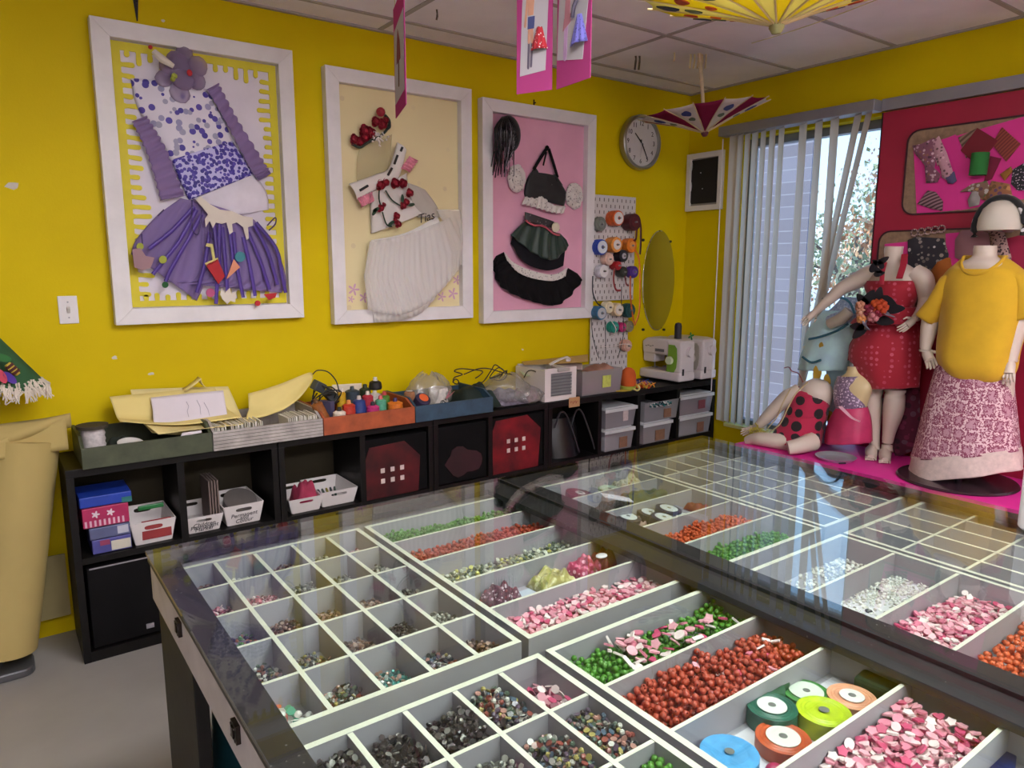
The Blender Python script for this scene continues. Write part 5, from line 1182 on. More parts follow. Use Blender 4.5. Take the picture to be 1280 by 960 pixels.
# dark fabric drawers and black boxes printed with red houses
def drawer(label, x0, x1, z0, z1, pr=None):
    t = thing('storage_box', label, 'storage box', ((x0+x1)/2, -.19, z0)); m = mat('black drawer cloth', '0b0a0b', .8, var=.2, spec=.15)
    MB().box(x0, SF+.014, z0+.001, x1, -.03, z1).build('drawer_body', m, t, bevel=.004)
    if pr == 'line': MB().box(x0+.01, SF+.012, z1-.006, x1-.01, SF+.016, z1-.001).build('drawer_piping', mat('grey piping', '8a868a', .5), t)
    if pr == 'line': MB().box((x0+x1)/2+.02, SF+.008, z0+.03, (x0+x1)/2+.05, SF+.016, z0+.05).build('drawer_tab', mat('grey piping', '8a868a', .5), t)
    if pr and pr != 'line':
        cx, s, zh = pr; r_ = mat('red house print '+('dark' if cx < 1.2 else 'bright'), '3f050b' if cx < 1.2 else '620710', .5, var=.4, vscale=7)
        g = MB(); g.prism([(-.17*s, -.2), (.15*s, -.2), (.17*s, .04), (.07*s, .13), (-.15*s, .12), (-.18*s, .05)], 0, .003, wallb(cx, SF+.014, zh)); g.build('house_print', r_, t)
        for i in range(3):
            for j in range(2): MB().box(cx-.065+.055*i-.011, SF+.009, zh-.02-.055*j, cx-.065+.055*i+.011, SF+.0125, zh+.004-.055*j).build('house_window', mat('window white', 'c9b9b4', .5), t)
drawer('black fabric bin at the bottom left of the first shelf', -.445, -.085, .05, .40, 'line')
drawer('black fabric bin at the bottom right of the first shelf', -.045, .32, .05, .40)
drawer('black box with a red house print, under the orange crate', .795, 1.145, SM+.001, SM+.31, (.95, .9, .6))
drawer('black box with a faint dark red print, under the blue crate', 1.215, 1.525, SM+.001, SM+.32)
g = MB(); g.prism(blob(20, .085, .5, 3, (1.3, 1)), 0, .003, wallb(1.37, SF+.014, .56))
g.build('dark_red_print', mat('dull crimson print', '2a0a12', .6, var=.2), [o for o in COL.objects if o.name.startswith('storage_box') and not o.parent][-1])
drawer('black box with a large red house print, between the blue crate and the black bag', 1.565, 1.93, SM+.001, SM+.325, (1.74, 1.0, .64))
t = thing('black_handbag', 'black shoulder bag slumped in the cubby left of the clear bins', 'bag', (2.17, -.2, SM))
g = MB(); g.grid(28, 12, lambda u, v: (2.17+.15*cos(2*pi*u)*(1-.25*v)*(1+.1*NZ.noise(V((cos(6.28*u), sin(6.28*u), v*2)))), -.2+.12*sin(2*pi*u)*(1-.45*v), SM+.002+.24*v), closed=True); g.build('bag_body', mat('black leather', '131215', .35, var=.1), t, smooth='all')
for s in (-.06, .07):
    g = MB(); g.tube(smooth_pts([V((2.17+s-.05, -.3, SM+.2)), V((2.17+s-.02, -.31, SM+.29)), V((2.17+s+.03, -.31, SM+.27)), V((2.17+s+.09, -.325, SM+.12)), V((2.17+s+.12, -.33, SM+.03))], 20), .006, 6); g.build('bag_strap', mat('grey black strap', '2a2a2e', .4), t, smooth=True)
# ---------- shelf top right: doll, feather, sewing machines
t = thing('felt_doll', 'small orange felt doll with a lime collar on the shelf edge', 'doll', tuple(S(785, 487, -.3)))
c = S(785, 488, -.3); c.z = ST+.001
MB().lathe([(0, .0), (.045, .004), (.052, .03), (.05, .075), (.04, .105), (.02, .122), (0, .126)], 20, M.Translation(c+V((0, 0, .02))), caps=False).build('doll_head', mat('orange felt', 'c4561c', .85, var=.08), t, smooth=True)
MB().lathe([(.03, .0), (.05, .004), (.052, .022), (.045, .026)], 20, M.Translation(c)).build('doll_collar', mat('lime felt', '8f9a2e', .85), t, smooth=True)
g = MB(); g.tube(smooth_pts([c+V((.0, -.05, .01)), c+V((.02, -.065, .0)), c+V((.045, -.06, .012)), c+V((.04, -.05, .03))], 12), .006, 6); g.build('doll_ribbon', mat('pale yellow ribbon', 'cfc67a', .6), t, smooth=True)
g = MB(); g.prism([(.075*cos(a)*(1+.3*sin(3*a)), .03*sin(a)) for a in [i*.4 for i in range(16)]], 0, .006, M.Translation(c+V((-.05, -.02, .0)))); g.build('doll_skirt', mat('mustard felt', 'b8a030', .85), t)
def fluff(label, px, y, cols, w_, n, seed, cat='feather'):
    c = S(px, 487, y); rnd = random.Random(seed); g = MB()
    for k in range(n):
        a = rnd.random()*6.28; q = V((c.x+rnd.gauss(0, w_), y+rnd.gauss(0, .03), ST+.004)); g.tube([q, q+V((cos(a)*.02, sin(a)*.02, .025)), q+V((cos(a)*.045, sin(a)*.045, .02+.02*rnd.random()))], [.004, .003, .0015], 4)
    tag(g.build('feather_trim', mixmat(label, cols, .8)), label, cat, kind='stuff')
fluff('blue and violet feather trim behind the orange doll', 797, -.24, ['1f3f9a', '3a2a8a', '6a2a8a', '2a5ab0'], .03, 60, 1)
fluff('orange and yellow feather trim beside the orange doll', 802, -.31, ['d86a1c', 'e0a030', 'c84a2a', 'd8b040'], .035, 60, 2)
sheet('magazine', mat('dark red magazine', '5a2630', .4, var=.2), [[(802, 484, -.2), (830, 480, -.2)], [(806, 492, -.34), (840, 488, -.34)]], 'dark red magazine lying in front of the sewing machine', 'magazine', amp=0)
M_SEW = mat('sewing machine white', 'd2c9c9', .35, var=.02)
def machine(label, x, y, accent, plate, dial, spool_):
    t = thing('sewing_machine', label, 'sewing machine', (x, y, ST+.002), (0, 0, R(-88)))
    # local: x along the bed (needle end at -x, wheel end at +x), front at -y
    MB().box(-.19, -.085, .012, .17, .085, .075).build('machine_bed', M_SEW, t, world=False, bevel=.012)
    MB().box(.045, -.075, .07, .17, .075, .285).build('machine_column', M_SEW, t, world=False, bevel=.014)
    g = MB(); g.prism([(-.175, .185), (.16, .185), (.165, .29), (.1, .30), (-.14, .298), (-.185, .27)], -.07, .07, M(((1, 0, 0, 0), (0, 0, 1, 0), (0, 1, 0, 0), (0, 0, 0, 1)))); g.build('machine_arm', M_SEW, t, world=False, bevel=.012)
    MB().box(-.18, -.06, .125, -.075, .06, .20).build('needle_head', M_SEW, t, world=False, bevel=.012)
    g = MB(); g.cyl((-.12, 0, .13), (-.12, 0, .085), .005); g.box(-.135, -.014, .078, -.105, .016, .084); g.build('presser_foot', M_GREYMETAL, t, world=False)
    g = MB(); pl = [(.05, .075), (.115, .075), (.135, .11), (.14, .17), (.135, .24), (.115, .262), (.065, .262), (.062, .17)]
    g.prism(pl, -.0795, -.074, M(((1, 0, 0, 0), (0, 0, 1, 0), (0, 1, 0, 0), (0, 0, 0, 1)))); g.build('accent_panel', mat('panel '+accent, accent, .4, var=.05), t, world=False)
    g = MB(); g.cyl((.082, -.075, .155), (.082, -.1, .155), .03, .026, 24); g.build('stitch_dial', mat('dial '+dial, dial, .3), t, world=False, smooth=True)
    g = MB(); g.cyl((.165, .01, .215), (.192, .01, .215), .036, .033, 28); g.build('hand_wheel', M_SEW, t, world=False, smooth=True)
    MB().box(.169, -.055, .055, .1715, -.035, .10).build('power_socket', mat('black plastic', '17161a', .4), t, world=False)
    g = MB()
    for k in range(4): g.box(-.15+.02*k, -.0735, .235+.005*(k % 2), -.135+.02*k, -.069, .24+.005*(k % 2))
    g.box(-.06, -.0735, .205, .02, -.069, .225); g.build('arm_marking', mat('grey print', '6f6a6e', .6), t, world=False)
    if plate: MB().box(.0, -.082, .078, .06, .05, .082).build('blue_tray', mat('blue plastic', '3a5a9a', .4), t, world=False)
    return t
xm = S(856, 470, -.345).x
machine('white sewing machine with a lime green panel at the shelf corner', xm, -.19, '6f9a2e', False, 'c8d4b0', True)
xm2 = S(898, 465, -.345).x
machine('white sewing machine with a pearl oval panel, nearest to the blind', min(xm2, 3.39), -.2, 'a8a296', True, 'b8b0a4', False)
p = V((xm-.0, -.27, ST+.302)); t = thing('thread_cone', 'black thread cone standing on the green panelled sewing machine', 'thread cone', tuple(p))
MB().lathe([(.024, 0), (.025, .085), (.02, .105), (.006, .11)], 16, M.Translation(p)).build('thread_winding', mat('black thread', '18161a', .6, bump=.2, bscale=200), t, smooth=True); MB().lathe([(.026, -.0), (.026, .004)], 14, M.Translation(p)).build('cone_base', mat('black plastic', '17161a', .4), t)
c = S(869, 422, -.36); g = MB(); g.prism([(.03*(.55+.45*cos(4*a))*cos(a), .03*(.55+.45*cos(4*a))*sin(a)) for a in [i*.157 for i in range(40)]], 0, .004, M.Translation((xm+.10, -.3, ST+.315)) @ WALLB @ rotz(.3)); tag(g.build('felt_clover', mat('green felt', '1f7a3a', .8)), 'small green felt clover stuck between the two sewing machines', 'ornament')
# ---------- left edge: rolls of pattern paper, grey foot and the green felt cape
t = thing('paper_roll', 'big roll of yellow pattern paper leaning at the left edge', 'paper roll', (-.74, -.22, .09))
g = MB(); g.cyl((-.765, -.22, .10), (-.605, -.2, .945), .135, .128, 40); g.build('rolled_paper', mat('rolled pattern paper', 'a8945a', .85, var=.04, vscale=3), t, smooth=True)
g = MB(); g.grid(24, 8, lambda u, v: (-.86+.42*u, -.33+.05*u-.012*sin(u*9+v*4)+.12*(v-.5)**2, 1.035-.115*v*(1-.5*u)-.012*sin(u*3.2)), ); g.build('paper_fold', mat('rolled pattern paper', 'a8945a', .85), t, smooth='all', solid=.002)
g = MB(); g.grid(20, 6, lambda u, v: (-.86+.40*u, -.345+.06*u-.01*sin(u*7), .955-.06*v+.07*u*(1-v)*u), ); g.build('paper_fold', mat('rolled pattern paper', 'a8945a', .85), t, smooth='all', solid=.002)
tag(MB().box(-.66, -.1, .12, -.50, -.095, .40).build('paper_sheet', mat('dull pattern paper', '8f8156', .85)), 'dull yellow paper standing against the wall beside the black shelf', 'paper')
t = thing('stand_foot', 'grey metal foot on the floor at the left edge, under the paper roll', 'stand foot', (-.76, -.27, 0))
g = MB(); g.prism(rrect(.30, .16, .045), .0, .035, M.Translation((-.80, -.25, 0))); g.build('foot_plate', mat('grey cast metal', '5f6062', .35, .5), t, bevel=.008)
g = MB(); g.cyl((-.8, -.22, .03), (-.79, -.22, .10), .05, .04, 20); g.build('foot_post', mat('grey cast metal', '5f6062', .35, .5), t, smooth=True)
cx, cy = -.72, -.17; t = thing('felt_cape', 'green felt cape with a bee motif and cream fringe at the left edge', 'cape', (cx, cy, 1.09))
def cape(u, v, off=0.): a = pi+pi*u; r_ = .015+.205*v+off; return (cx+r_*cos(a), cy+.55*r_*sin(a), 1.43-.285*v+.004*sin(a*9)*v)
g = MB(); g.grid(48, 14, lambda u, v: cape(2*u, v)); g.build('cape_felt', mat('green felt cloth', '2a5230', .9, var=.06), t, smooth='all', solid=.003)
g = MB(); rnd = random.Random(6)
for k in range(420):
    u = rnd.random(); v = rnd.uniform(.88, 1.0); p = V(cape(2*u, v, .004)); g.tube([p, p+V((rnd.gauss(0, .007), -.006, -.018)), p+V((rnd.gauss(0, .012), -.008, -.05))], [.004, .004, .002], 4)
g.build('cream_fringe', mat('cream fringe', 'c9beb0', .9, var=.1), t)
MB().tube([(cx, cy, 1.425), (cx, cy*.5, 1.47), (cx, -.002, 1.48)], .004, 6).build('hanging_loop', mat('green felt cloth', '2a5230', .9), t)
def on_cape(px, py): return S(px, py, -.29)
g = MB(); a0, b0_ = on_cape(9, 455), on_cape(23, 468); g.tube([a0, a0.lerp(b0_, .5), b0_], [.012, .015, .009], 8); g.build('bee_body', mat('bee yellow', 'c2a83a', .8), t, smooth=True)
for k in range(3):
    q = a0.lerp(b0_, .2+.28*k); g = MB(); d_ = (b0_-a0).normalized(); g.cyl(q-d_*.005, q+d_*.005, .0165, n=10); g.build('bee_stripe', mat('bee brown', '4a1f1c', .8), t)
for px, py, c_, a in ((2, 470, 'c0455a', 1.2), (12, 472, '4a2f8a', .9), (3, 447, '2f6a34', .4)):
    q = on_cape(px, py); g = MB(); g.prism([(.03*cos(b), .014*sin(b)) for b in [i*.45 for i in range(14)]], 0, .006, wallb(q.x, q.y, q.z) @ rotz(-a)); g.build('felt_petal', mat('petal '+c_, c_, .85), t)
# teal bin under the table
STX, STY = -.15, -1.85
t = MB(); t.lathe([(.0, .0), (.165, .0), (.17, .02), (.172, .42), (.165, .50), (.14, .525), (0, .53)], 32, M.Translation((STX, STY, .001)), caps=False)
tag(t.build('plastic_stool', mat('dark teal plastic', '1f4a52', .4, var=.05), smooth=True), 'dark teal round stool tucked under the table', 'stool')
# ---------- ribbon spools and packets inside the trays
def flat_spool(px, py, z, r_, h, col, label, core='dcdcd4', cr=.55, tilt_=(0, 0, 0), group='ribbon spools in the trays', hole=.16):
    p = onZ(px, py, z+h); t = thing('ribbon_spool', label, 'ribbon spool', (p.x, p.y, z), tilt_, group)
    prof = [(r_*.97, 0)]
    for k in range(10): prof.append((r_*(1 if k % 2 else .985), .001+(h-.002)*k/9))
    prof += [(r_*(.93-.07*k), h-.0012*(k % 2)) for k in range(0, 6)]+[(r_*.3, h-.001)]
    MB().lathe(prof, 36).build('ribbon_winding', mat('ribbon '+col, col, .38, var=.08, vscale=40), t, smooth=True, world=False)
    if core: MB().lathe([(r_*hole, h-.0005), (r_*cr, h+.0003), (r_*cr, h+.0016), (r_*hole, h+.0018)], 32).build('spool_disc', mat('disc '+core, core, .5, var=.02), t, world=False)
    MB().lathe([(0, h+.0004), (r_*hole, h+.0022)], 16).build('spool_hole', mat('grey core', '6a6a66', .6), t, world=False)
    return t
Z0 = TFL+.0005
paper = lambda pxs, label, z=Z0: tag(MB().prism([tuple(onZ(x, y, z)[:2]) for x, y in pxs], z, z+.0008).build('liner_paper', mat('white liner paper', 'd0ccd2', .8, var=.02)), label, 'paper')
l = lane('B', 2, 2); MBp = MB().box(l[0]+.01, l[2]+.01, Z0-.0004, l[1]-.01, l[3]-.012, Z0+.0004); tag(MBp.build('liner_paper', mat('white liner paper', 'd0ccd2', .8, var=.02)), 'white liner paper under the ribbon spools', 'paper')
flat_spool(912, 940, Z0+.001, .048, .034, '4f9ad0', 'sky blue ribbon roll at the bottom edge of the spool lane', None, hole=.17)
flat_spool(979, 921, Z0+.001, .046, .026, 'b8512a', 'rust orange ribbon spool in front of the dark green one', 'd8d8cc', .62)
flat_spool(965, 882, Z0+.001, .045, .036, '1c5a46', 'dark green ribbon spool with a white disc', 'd8dcd4', .58)
flat_spool(1030, 888, Z0+.001, .047, .036, 'b4c81c', 'lime yellow ribbon roll in the spool lane', None, hole=.2)
flat_spool(1008, 864, Z0+.001, .044, .020, '3f7f3a', 'grass green ribbon spool behind the lime one', 'd0d8c8', .72)
flat_spool(1065, 870, Z0+.001, .044, .026, 'dd9a78', 'peach ribbon spool in the spool lane beside the lime one', 'dcd8d4', .5)
g = MB(); p = onZ(978, 866, Z0+.03); tag(g.prism(blob(16, .04, .6, 4, (1.2, .7)), Z0+.0008, Z0+.034, M.Translation((p.x+.0, p.y+.02, 0))).build('ribbon_bundle', mat('dark green tulle', '1c5030', .7), bevel=.01), 'crumpled dark green ribbon behind the dark green spool', 'ribbon')
p = onZ(1104, 850, Z0+.03); tag(MB().cbox((p.x, p.y-.005, Z0+.022), (.10, .085, .04), (0, 0, .1)).build('cloth_packet', mat('dark green cloth', '16351f', .9, var=.15), bevel=.008), 'dark green folded cloth at the seam end of the spool lane', 'cloth')
g = MB(); c = V((p.x, p.y-.01, Z0+.043))
for k in range(6): a = -1.2+.45*k; g.tube([c, c+V((.02*cos(a), .02*sin(a), .012)), c+V((.05*cos(a), .05*sin(a), .006+.004*k))], 1., 6, flat=(.006, .0008))
tag(g.build('plastic_tie', mat('crumpled white film', 'c9d4cc', .3, var=.1), smooth=True), 'crumpled white film knot lying on the dark green cloth', 'film')
c = onZ(968, 958, Z0+.02); tag(MB().ball((c.x, c.y, Z0+.012), .014, 2, (1.2, 1, .85)).build('pink_bead', mat('deep pink bead', 'b82a5a', .4), smooth=True), 'single deep pink bead beside the rust spool', 'bead')
# misc lane: crochet strip, yellow glitter packet, pink packets
l = lane('B', 1, 3); tag(MB().box(l[0]+.03, l[2]+.012, Z0-.0004, l[0]+.26, l[3]-.02, Z0+.0004).build('liner_paper', mat('pale blue liner paper', 'b9c2d2', .8)), 'pale blue liner paper in the mixed lane', 'paper')
def packet_blob(px, py, sx, sy, h, m, label, name, cat, seed, rot=0.):
    p = onZ(px, py, Z0+h*.5); g = MB()
    g.grid(20, 12, lambda u, v: M.Translation((p.x, p.y, Z0+.001)) @ rotz(rot) @ V((sx*(u-.5), sy*(v-.5), h*max(0, (1-(2*u-1)**6)*(1-(2*v-1)**6))*(.7+.7*NZ.noise(V((u*5+seed, v*4, seed)))))))
    return tag(g.build(name, m, smooth='all', solid=.0015), label, cat)
packet_blob(625, 742, .10, .07, .04, patmat('mauve crochet', '5a3440', ['c8b4bc', '8a5a6a', '7a2a34'], 120, .4), 'mauve crochet strip at the left of the mixed lane', 'crochet_strip', 'trim', 3, .25)
packet_blob(690, 722, .12, .075, .04, patmat('yellow glitter film', 'a8a05a', ['d8d0a0', '8a8448', 'c8c080'], 60, .45, .25), 'yellow glitter packet in the mixed lane', 'glitter_packet', 'packet', 5, .1)
packet_blob(730, 706, .10, .07, .045, patmat('pink sequin packet', 'a8284e', ['d86a8a', 'e8b0c0', '8a1f3f'], 80, .42, .25), 'bright pink sequin packet in the mixed lane', 'sequin_packet', 'packet', 7, .2)
packet_blob(758, 697, .08, .08, .05, mat('deep red packet', '7a1f30', .35, var=.15, vscale=20), 'deep red packet at the seam end of the mixed lane', 'red_packet', 'packet', 9)
c = onZ(752, 693, Z0+.06); tag(MB().ball((c.x, c.y, Z0+.056), .014, 2, (1.3, 1, .4)).build('white_label', mat('white label', 'd8d0d4', .6), smooth=True), 'small white label puffed on the deep red packet', 'label')
# right glass: spools and packets in the two back lanes and the third lane
flat_spool(724, 616, Z0+.03, .05, .02, '6a1f34', 'maroon spool with small white disc in the farthest lane', 'd0c4c4', .35, (.1, .15, 0))
flat_spool(762, 611, Z0+.03, .042, .012, '8a9a6a', 'pale green disc lying beside the maroon spool', 'c0d0b8', .9, (.05, .05, 0))
packet_blob(785, 604, .13, .07, .055, patmat('cream lace bundle', 'bdb49a', ['8a8068', 'd0c8b0'], 90, .4), 'cream lace bundle in the farthest lane', 'lace_bundle', 'lace', 11)
packet_blob(807, 600, .06, .06, .05, mat('rust cloth', '7a3a2c', .9, var=.1), 'rust cloth scrap at the end of the farthest lane', 'cloth_scrap', 'cloth', 13)
packet_blob(800, 622, .24, .09, .06, mat('grey green plush', '4a5448', .9, var=.25, vscale=40), 'grey green plush strip across the second lane', 'plush_strip', 'plush', 15, -.1)
packet_blob(757, 632, .11, .08, .03, mat('brown paper packet', '5a4a40', .7, var=.1), 'brown packet at the left of the second lane', 'brown_packet', 'packet', 17)
tag(MB().cbox(onZ(771, 622, .86), (.11, .04, .003), (.1, .25, -.3)).build('white_tag', mat('white card', 'd9d2dc', .8, var=.03)), 'white card lying on the brown packet', 'card')
for px, py, c, lab, z in ((783, 645, '4a4048', 'brown violet spool at the seam side of the navy spools', .02), (811, 640, '3a3440', 'violet grey spool left of the navy ones', .022), (834, 635, '23264a', 'navy spool with white disc, rear of the cluster', .035), (828, 646, '2a2c50', 'navy spool with white disc, front of the cluster', .03), (853, 645, '3f4a5a', 'slate spool with pale disc, right of the navy ones', .02)):
    flat_spool(px, py, Z0+z-.018, .043, .034, c, lab, 'd4d8d4', .68, (.12, .1, 0))
packet_blob(800, 652, .06, .05, .03, mat('pale rose ring', 'b89a8c', .7), 'pale rose ring tape in front of the navy spools', 'ring_tape', 'tape', 19)
packet_blob(874, 632, .08, .08, .03, mat('dull red spool', '8a3a34', .6, var=.1), 'dull red coil at the right end of the navy spool lane', 'ribbon_coil', 'ribbon', 21)
# front right corner of the lanes: blue packets on paper
l = lane('B', 2, 4); tag(MB().box(l[0]+.22, l[2]+.03, Z0-.0004, l[1]-.03, l[3]-.03, Z0+.0004).build('liner_paper', mat('white liner paper', 'd0ccd2', .8, var=.02)), 'white liner paper in the lane at the bottom right corner', 'paper')
p = onZ(1250, 948, Z0+.01); tag(MB().cbox((p.x, p.y, Z0+.006), (.09, .045, .01), (0, 0, .3)).build('blue_packet', mat('navy blue packet', '1f2f6a', .4), bevel=.002), 'navy blue packet on white paper at the bottom right corner', 'packet')
for px, py, lab in ((903, 737, 'dark round bead alone on the white paper, left one'), (878, 764, 'dark round bead alone on the white paper, right one')): pass
l = lane('E', 2, 1); tag(MB().box(l[0]+.01, l[2]+.01, Z0-.0006, l[1]-.01, l[3]-.01, Z0+.0002).build('liner_paper', mat('white liner paper', 'd0ccd2', .8, var=.02)), 'white liner paper under the tiny white beads', 'paper')
for px, py, lab in ((1096, 739, 'dark round button on the white paper nearer the pink stage'), (1086, 765, 'dark round button on the white paper nearer the seam')):
    p = onZ(px, py, Z0); tag(MB().lathe([(.0, 0), (.008, 0), (.009, .003), (.006, .005), (0, .004)], 14, M.Translation((p.x, p.y, Z0+.0005)), caps=False).build('dark_button', mat('dark grey button', '3a3a42', .4), smooth=True), lab, 'button')
# dark felt pieces in the first cells of the front tray
for (c, k, lab) in ((0, 0, 'black leather disc in the first cell of the front tray'), (1, 0, 'black cloth piece in the second cell of the front tray')):
    b_ = cellbox('A', 2, c, k); cx, cy = (b_[0]+b_[1])/2, (b_[2]+b_[3])/2
    tag(MB().prism(blob(18, .032, .3, c*5, (1, 1.2)), TFL+.03, TFL+.035, M.Translation((cx, cy, 0)) @ Euler((.15, .1, 0)).to_matrix().to_4x4()).build('leather_scrap', mat('black leather scrap', '1c1a1c', .6, var=.1), bevel=.001), lab, 'leather')
# ================================================================ THINGS HANGING FROM THE CEILING
def parasol(name, label, apex, r_, rise, cols, n, spots, tilt_, handle_to):
    t = thing(name, label, 'parasol', apex, (tilt_[0], tilt_[1], tilt_[2]), 'paper parasols under the ceiling')
    for k in range(n):
        a0, a1 = 2*pi*k/n, 2*pi*(k+1)/n; g = MB()
        def fn(u, v):
            a = a0+(a1-a0)*u; q = r_*v*(1-.05*sin(pi*u)); return (q*cos(a), q*sin(a), rise*(v**.85)-.004*sin(pi*u)*v)
        g.grid(4, 8, fn)
        o = g.build('parasol_panel', cols[k % len(cols)], t, smooth='all', world=False, solid=.0012)
        if spots[k % len(spots)]:
            for v, m, s in spots[k % len(spots)]:
                a = (a0+a1)/2; w_ = r_*v*sin((a1-a0)/2)*.62; q = r_*v
                g = MB(); g.prism([(w_*s*.9*cos(b)*(1+.2*sin(3*b)), w_*.75*sin(b)) for b in [i*.45 for i in range(14)]], -.0016, .0016, M.Translation((q*cos(a), q*sin(a), rise*v**.85-.004*v)) @ rotz(a) @ M.Rotation(-atan2(rise*.9, r_), 4, 'Y'))
                g.build('painted_leaf', m, o, world=False)
    for k in range(n):
        a = 2*pi*k/n; g = MB(); g.tube([(.01*cos(a), .01*sin(a), .002), (r_*.5*cos(a), r_*.5*sin(a), rise*.5**.85+.0015), (r_*1.04*cos(a), r_*1.04*sin(a), rise*1.03)], .0032, 5); g.build('bamboo_rib', mat('bamboo', 'cbb58a', .6, var=.1), t, world=False)
    g = MB(); g.lathe([(0, -.022), (.012, -.02), (.022, -.004), (.02, .012), (0, .014)], 14, caps=False); g.build('parasol_tip', mat('hub '+label[:6], '4a1522' if r_ > .34 and 'maroon' in label else '8f8a5c', .7), t, world=False, smooth=True)
    g = MB(); g.tube([(0, 0, .01), (.004, 0, handle_to*.5), (0, 0, handle_to)], [.008, .011, .010], 8); g.build('parasol_handle', mat('pale bamboo cane', 'cbb795', .6, var=.15, vscale=20), t, world=False, smooth=True)
    return t
P_MAR = thinmat('maroon oiled paper', '8a2a4a', .35); P_CRM = thinmat('cream oiled paper', 'd8cfc8', .35); P_YEL = thinmat('yellow oiled paper', 'd8c838', .45); P_YEL2 = thinmat('pale yellow oiled paper', 'd5cc84', .45)
L_BLUE, L_GRN, L_RED, L_NAVY, L_ORG = (mat(n, c, .8) for n, c in (('leaf blue', '2a3470'), ('leaf grey green', '5a6650'), ('leaf red', 'a0341c'), ('leaf navy', '2a3048'), ('leaf orange', 'c8561c')))
parasol('paper_parasol', 'maroon and white paper parasol hanging upside down in front of the corner', (2.80, -.735, 2.385), .36, .125, [P_MAR, P_CRM], 14, [None, [(.72, L_BLUE, 1.), (.5, L_GRN, .9)]], (R(-3), R(-7), .1), .435)
parasol('paper_parasol', 'yellow painted paper parasol hanging upside down at the top edge', (1.215, -2.29, 2.30), .375, .10, [P_YEL, P_YEL2], 18, [[(.5, L_ORG, .9), (.72, L_RED, .8)], [(.62, L_GRN, 1.1), (.82, L_NAVY, 1.1)]], (R(2), R(-5), .2), .50)
# thin sticks and hooks at the ceiling
for px, py, n, lab in ((873, 68, 5, 'row of thin bamboo sticks pegged to the ceiling beside the maroon parasol'), (797, 70, 2, 'pair of thin dark hooks in the ceiling behind the maroon parasol'), (843, 66, 1, 'single thin stick in the ceiling left of the maroon parasol'), (546, 12, 1, 'small dark clip on the ceiling above the middle frame')):
    p = onZ(px, py, ZC); d = _r.copy(); d.z = 0
    t = thing('ceiling_hook', lab, 'hook', tuple(p))
    for k in range(n):
        q = p+d*(.022*(k-(n-1)/2)); MB().tube([q, q+V((.002, 0, -.03)), q+V((.0, .004, -.075 if n > 1 else -.045))], .005 if n != 2 else .006, 6).build('hook_stick', mat('bamboo', 'cbb58a', .6, var=.1) if n != 2 and px > 600 else mat('dark clip', '5a5048', .5), t, smooth=True)
g = MB(); a, b = V((2.81, -1.02, 2.812)), V((2.62, -1.88, 2.79)); g.tube([a.lerp(b, k/8)+V((0, 0, -.012*sin(pi*k/8))) for k in range(9)], .0025, 5)
tag(g.build('stretched_string', mat('pale string', 'd5cc9a', .7), smooth=True), 'pale string stretched under the ceiling behind the yellow parasol', 'string')
# ---------- pink display boards with fashion drawings
M_HOT = thinmat('hot pink card', 'c2508f', .25); M_PAPW = thinmat('drawing paper', 'c9c4c9', .2)
def hang_board(label, A, B, z0, h, figs, strings=True):
    """hot pink board hanging between floor points A and B (seen left to right), bottom at z0"""
    A, B = V((A[0], A[1], 0)), V((B[0], B[1], 0)); d = (B-A); w_ = d.length; d.normalize(); nrm = V((d.y, -d.x, 0))
    mt = M(((d.x, 0, nrm.x, A.x), (d.y, 0, nrm.y, A.y), (0, 1, 0, z0), (0, 0, 0, 1)))
    t = thing('display_board', label, 'display board', (A.x, A.y, z0))
    g = MB(); g.prism([(0, .0), (w_, .0), (w_, h), (0, h)], -.0015, .0015, mt); g.build('pink_card', M_HOT, t)
    for nm, m, pl, z_ in figs:
        g = MB(); g.prism([(x*w_, y*h) for x, y in pl], z_, z_+.0014, mt); g.build(nm, m, t)
    for x in (.15, .85):
        p = mt @ V((x*w_, h-.01, 0)); MB().tube([p, V((p.x, p.y, ZC))], .0012, 4).build('hanging_thread', mat('pale string', 'd5cc9a', .7), t)
    return t, mt, w_, h
M_SKIN = mat('drawn skin tone', 'd09a80', .8); M_JEAN = mat('drawn blue', '4a5488', .8); M_GREYL = mat('drawn grey', '6a6070', .8); M_LILD = mat('drawn lilac', 'c9a4cf', .8); M_RST = mat('drawn rose', 'c98a98', .8); M_HAIR = mat('drawn brown', '6a4838', .8)
def capsule(x0, y0, x1, y1, w_, n=5):
    a = atan2(y1-y0, x1-x0); pts = []
    for cx, cy, s in ((x1, y1, 0), (x0, y0, pi)): pts += [(cx+w_*cos(a+s-pi/2+pi*i/n), cy+w_*sin(a+s-pi/2+pi*i/n)*.55) for i in range(n+1)]
    return pts
H_ = 2.25; pa, pb, pc_ = onZ(646, 118, H_), onZ(690, 112, H_), onZ(738, 97, H_); BH = .46
def doll_dress(t, mt, w_, h, x, y, s, m, shape):
    g = MB(); g.grid(16, 10, lambda u, v: mt @ V((x*w_+s*shape(v)*(u-.5), y*h-s*1.7*v, .006+.02*sin(pi*u)*(.4+.6*v)+.004*sin(u*25)*v)))
    g.build('doll_dress', m, t, smooth='all', solid=.0015)
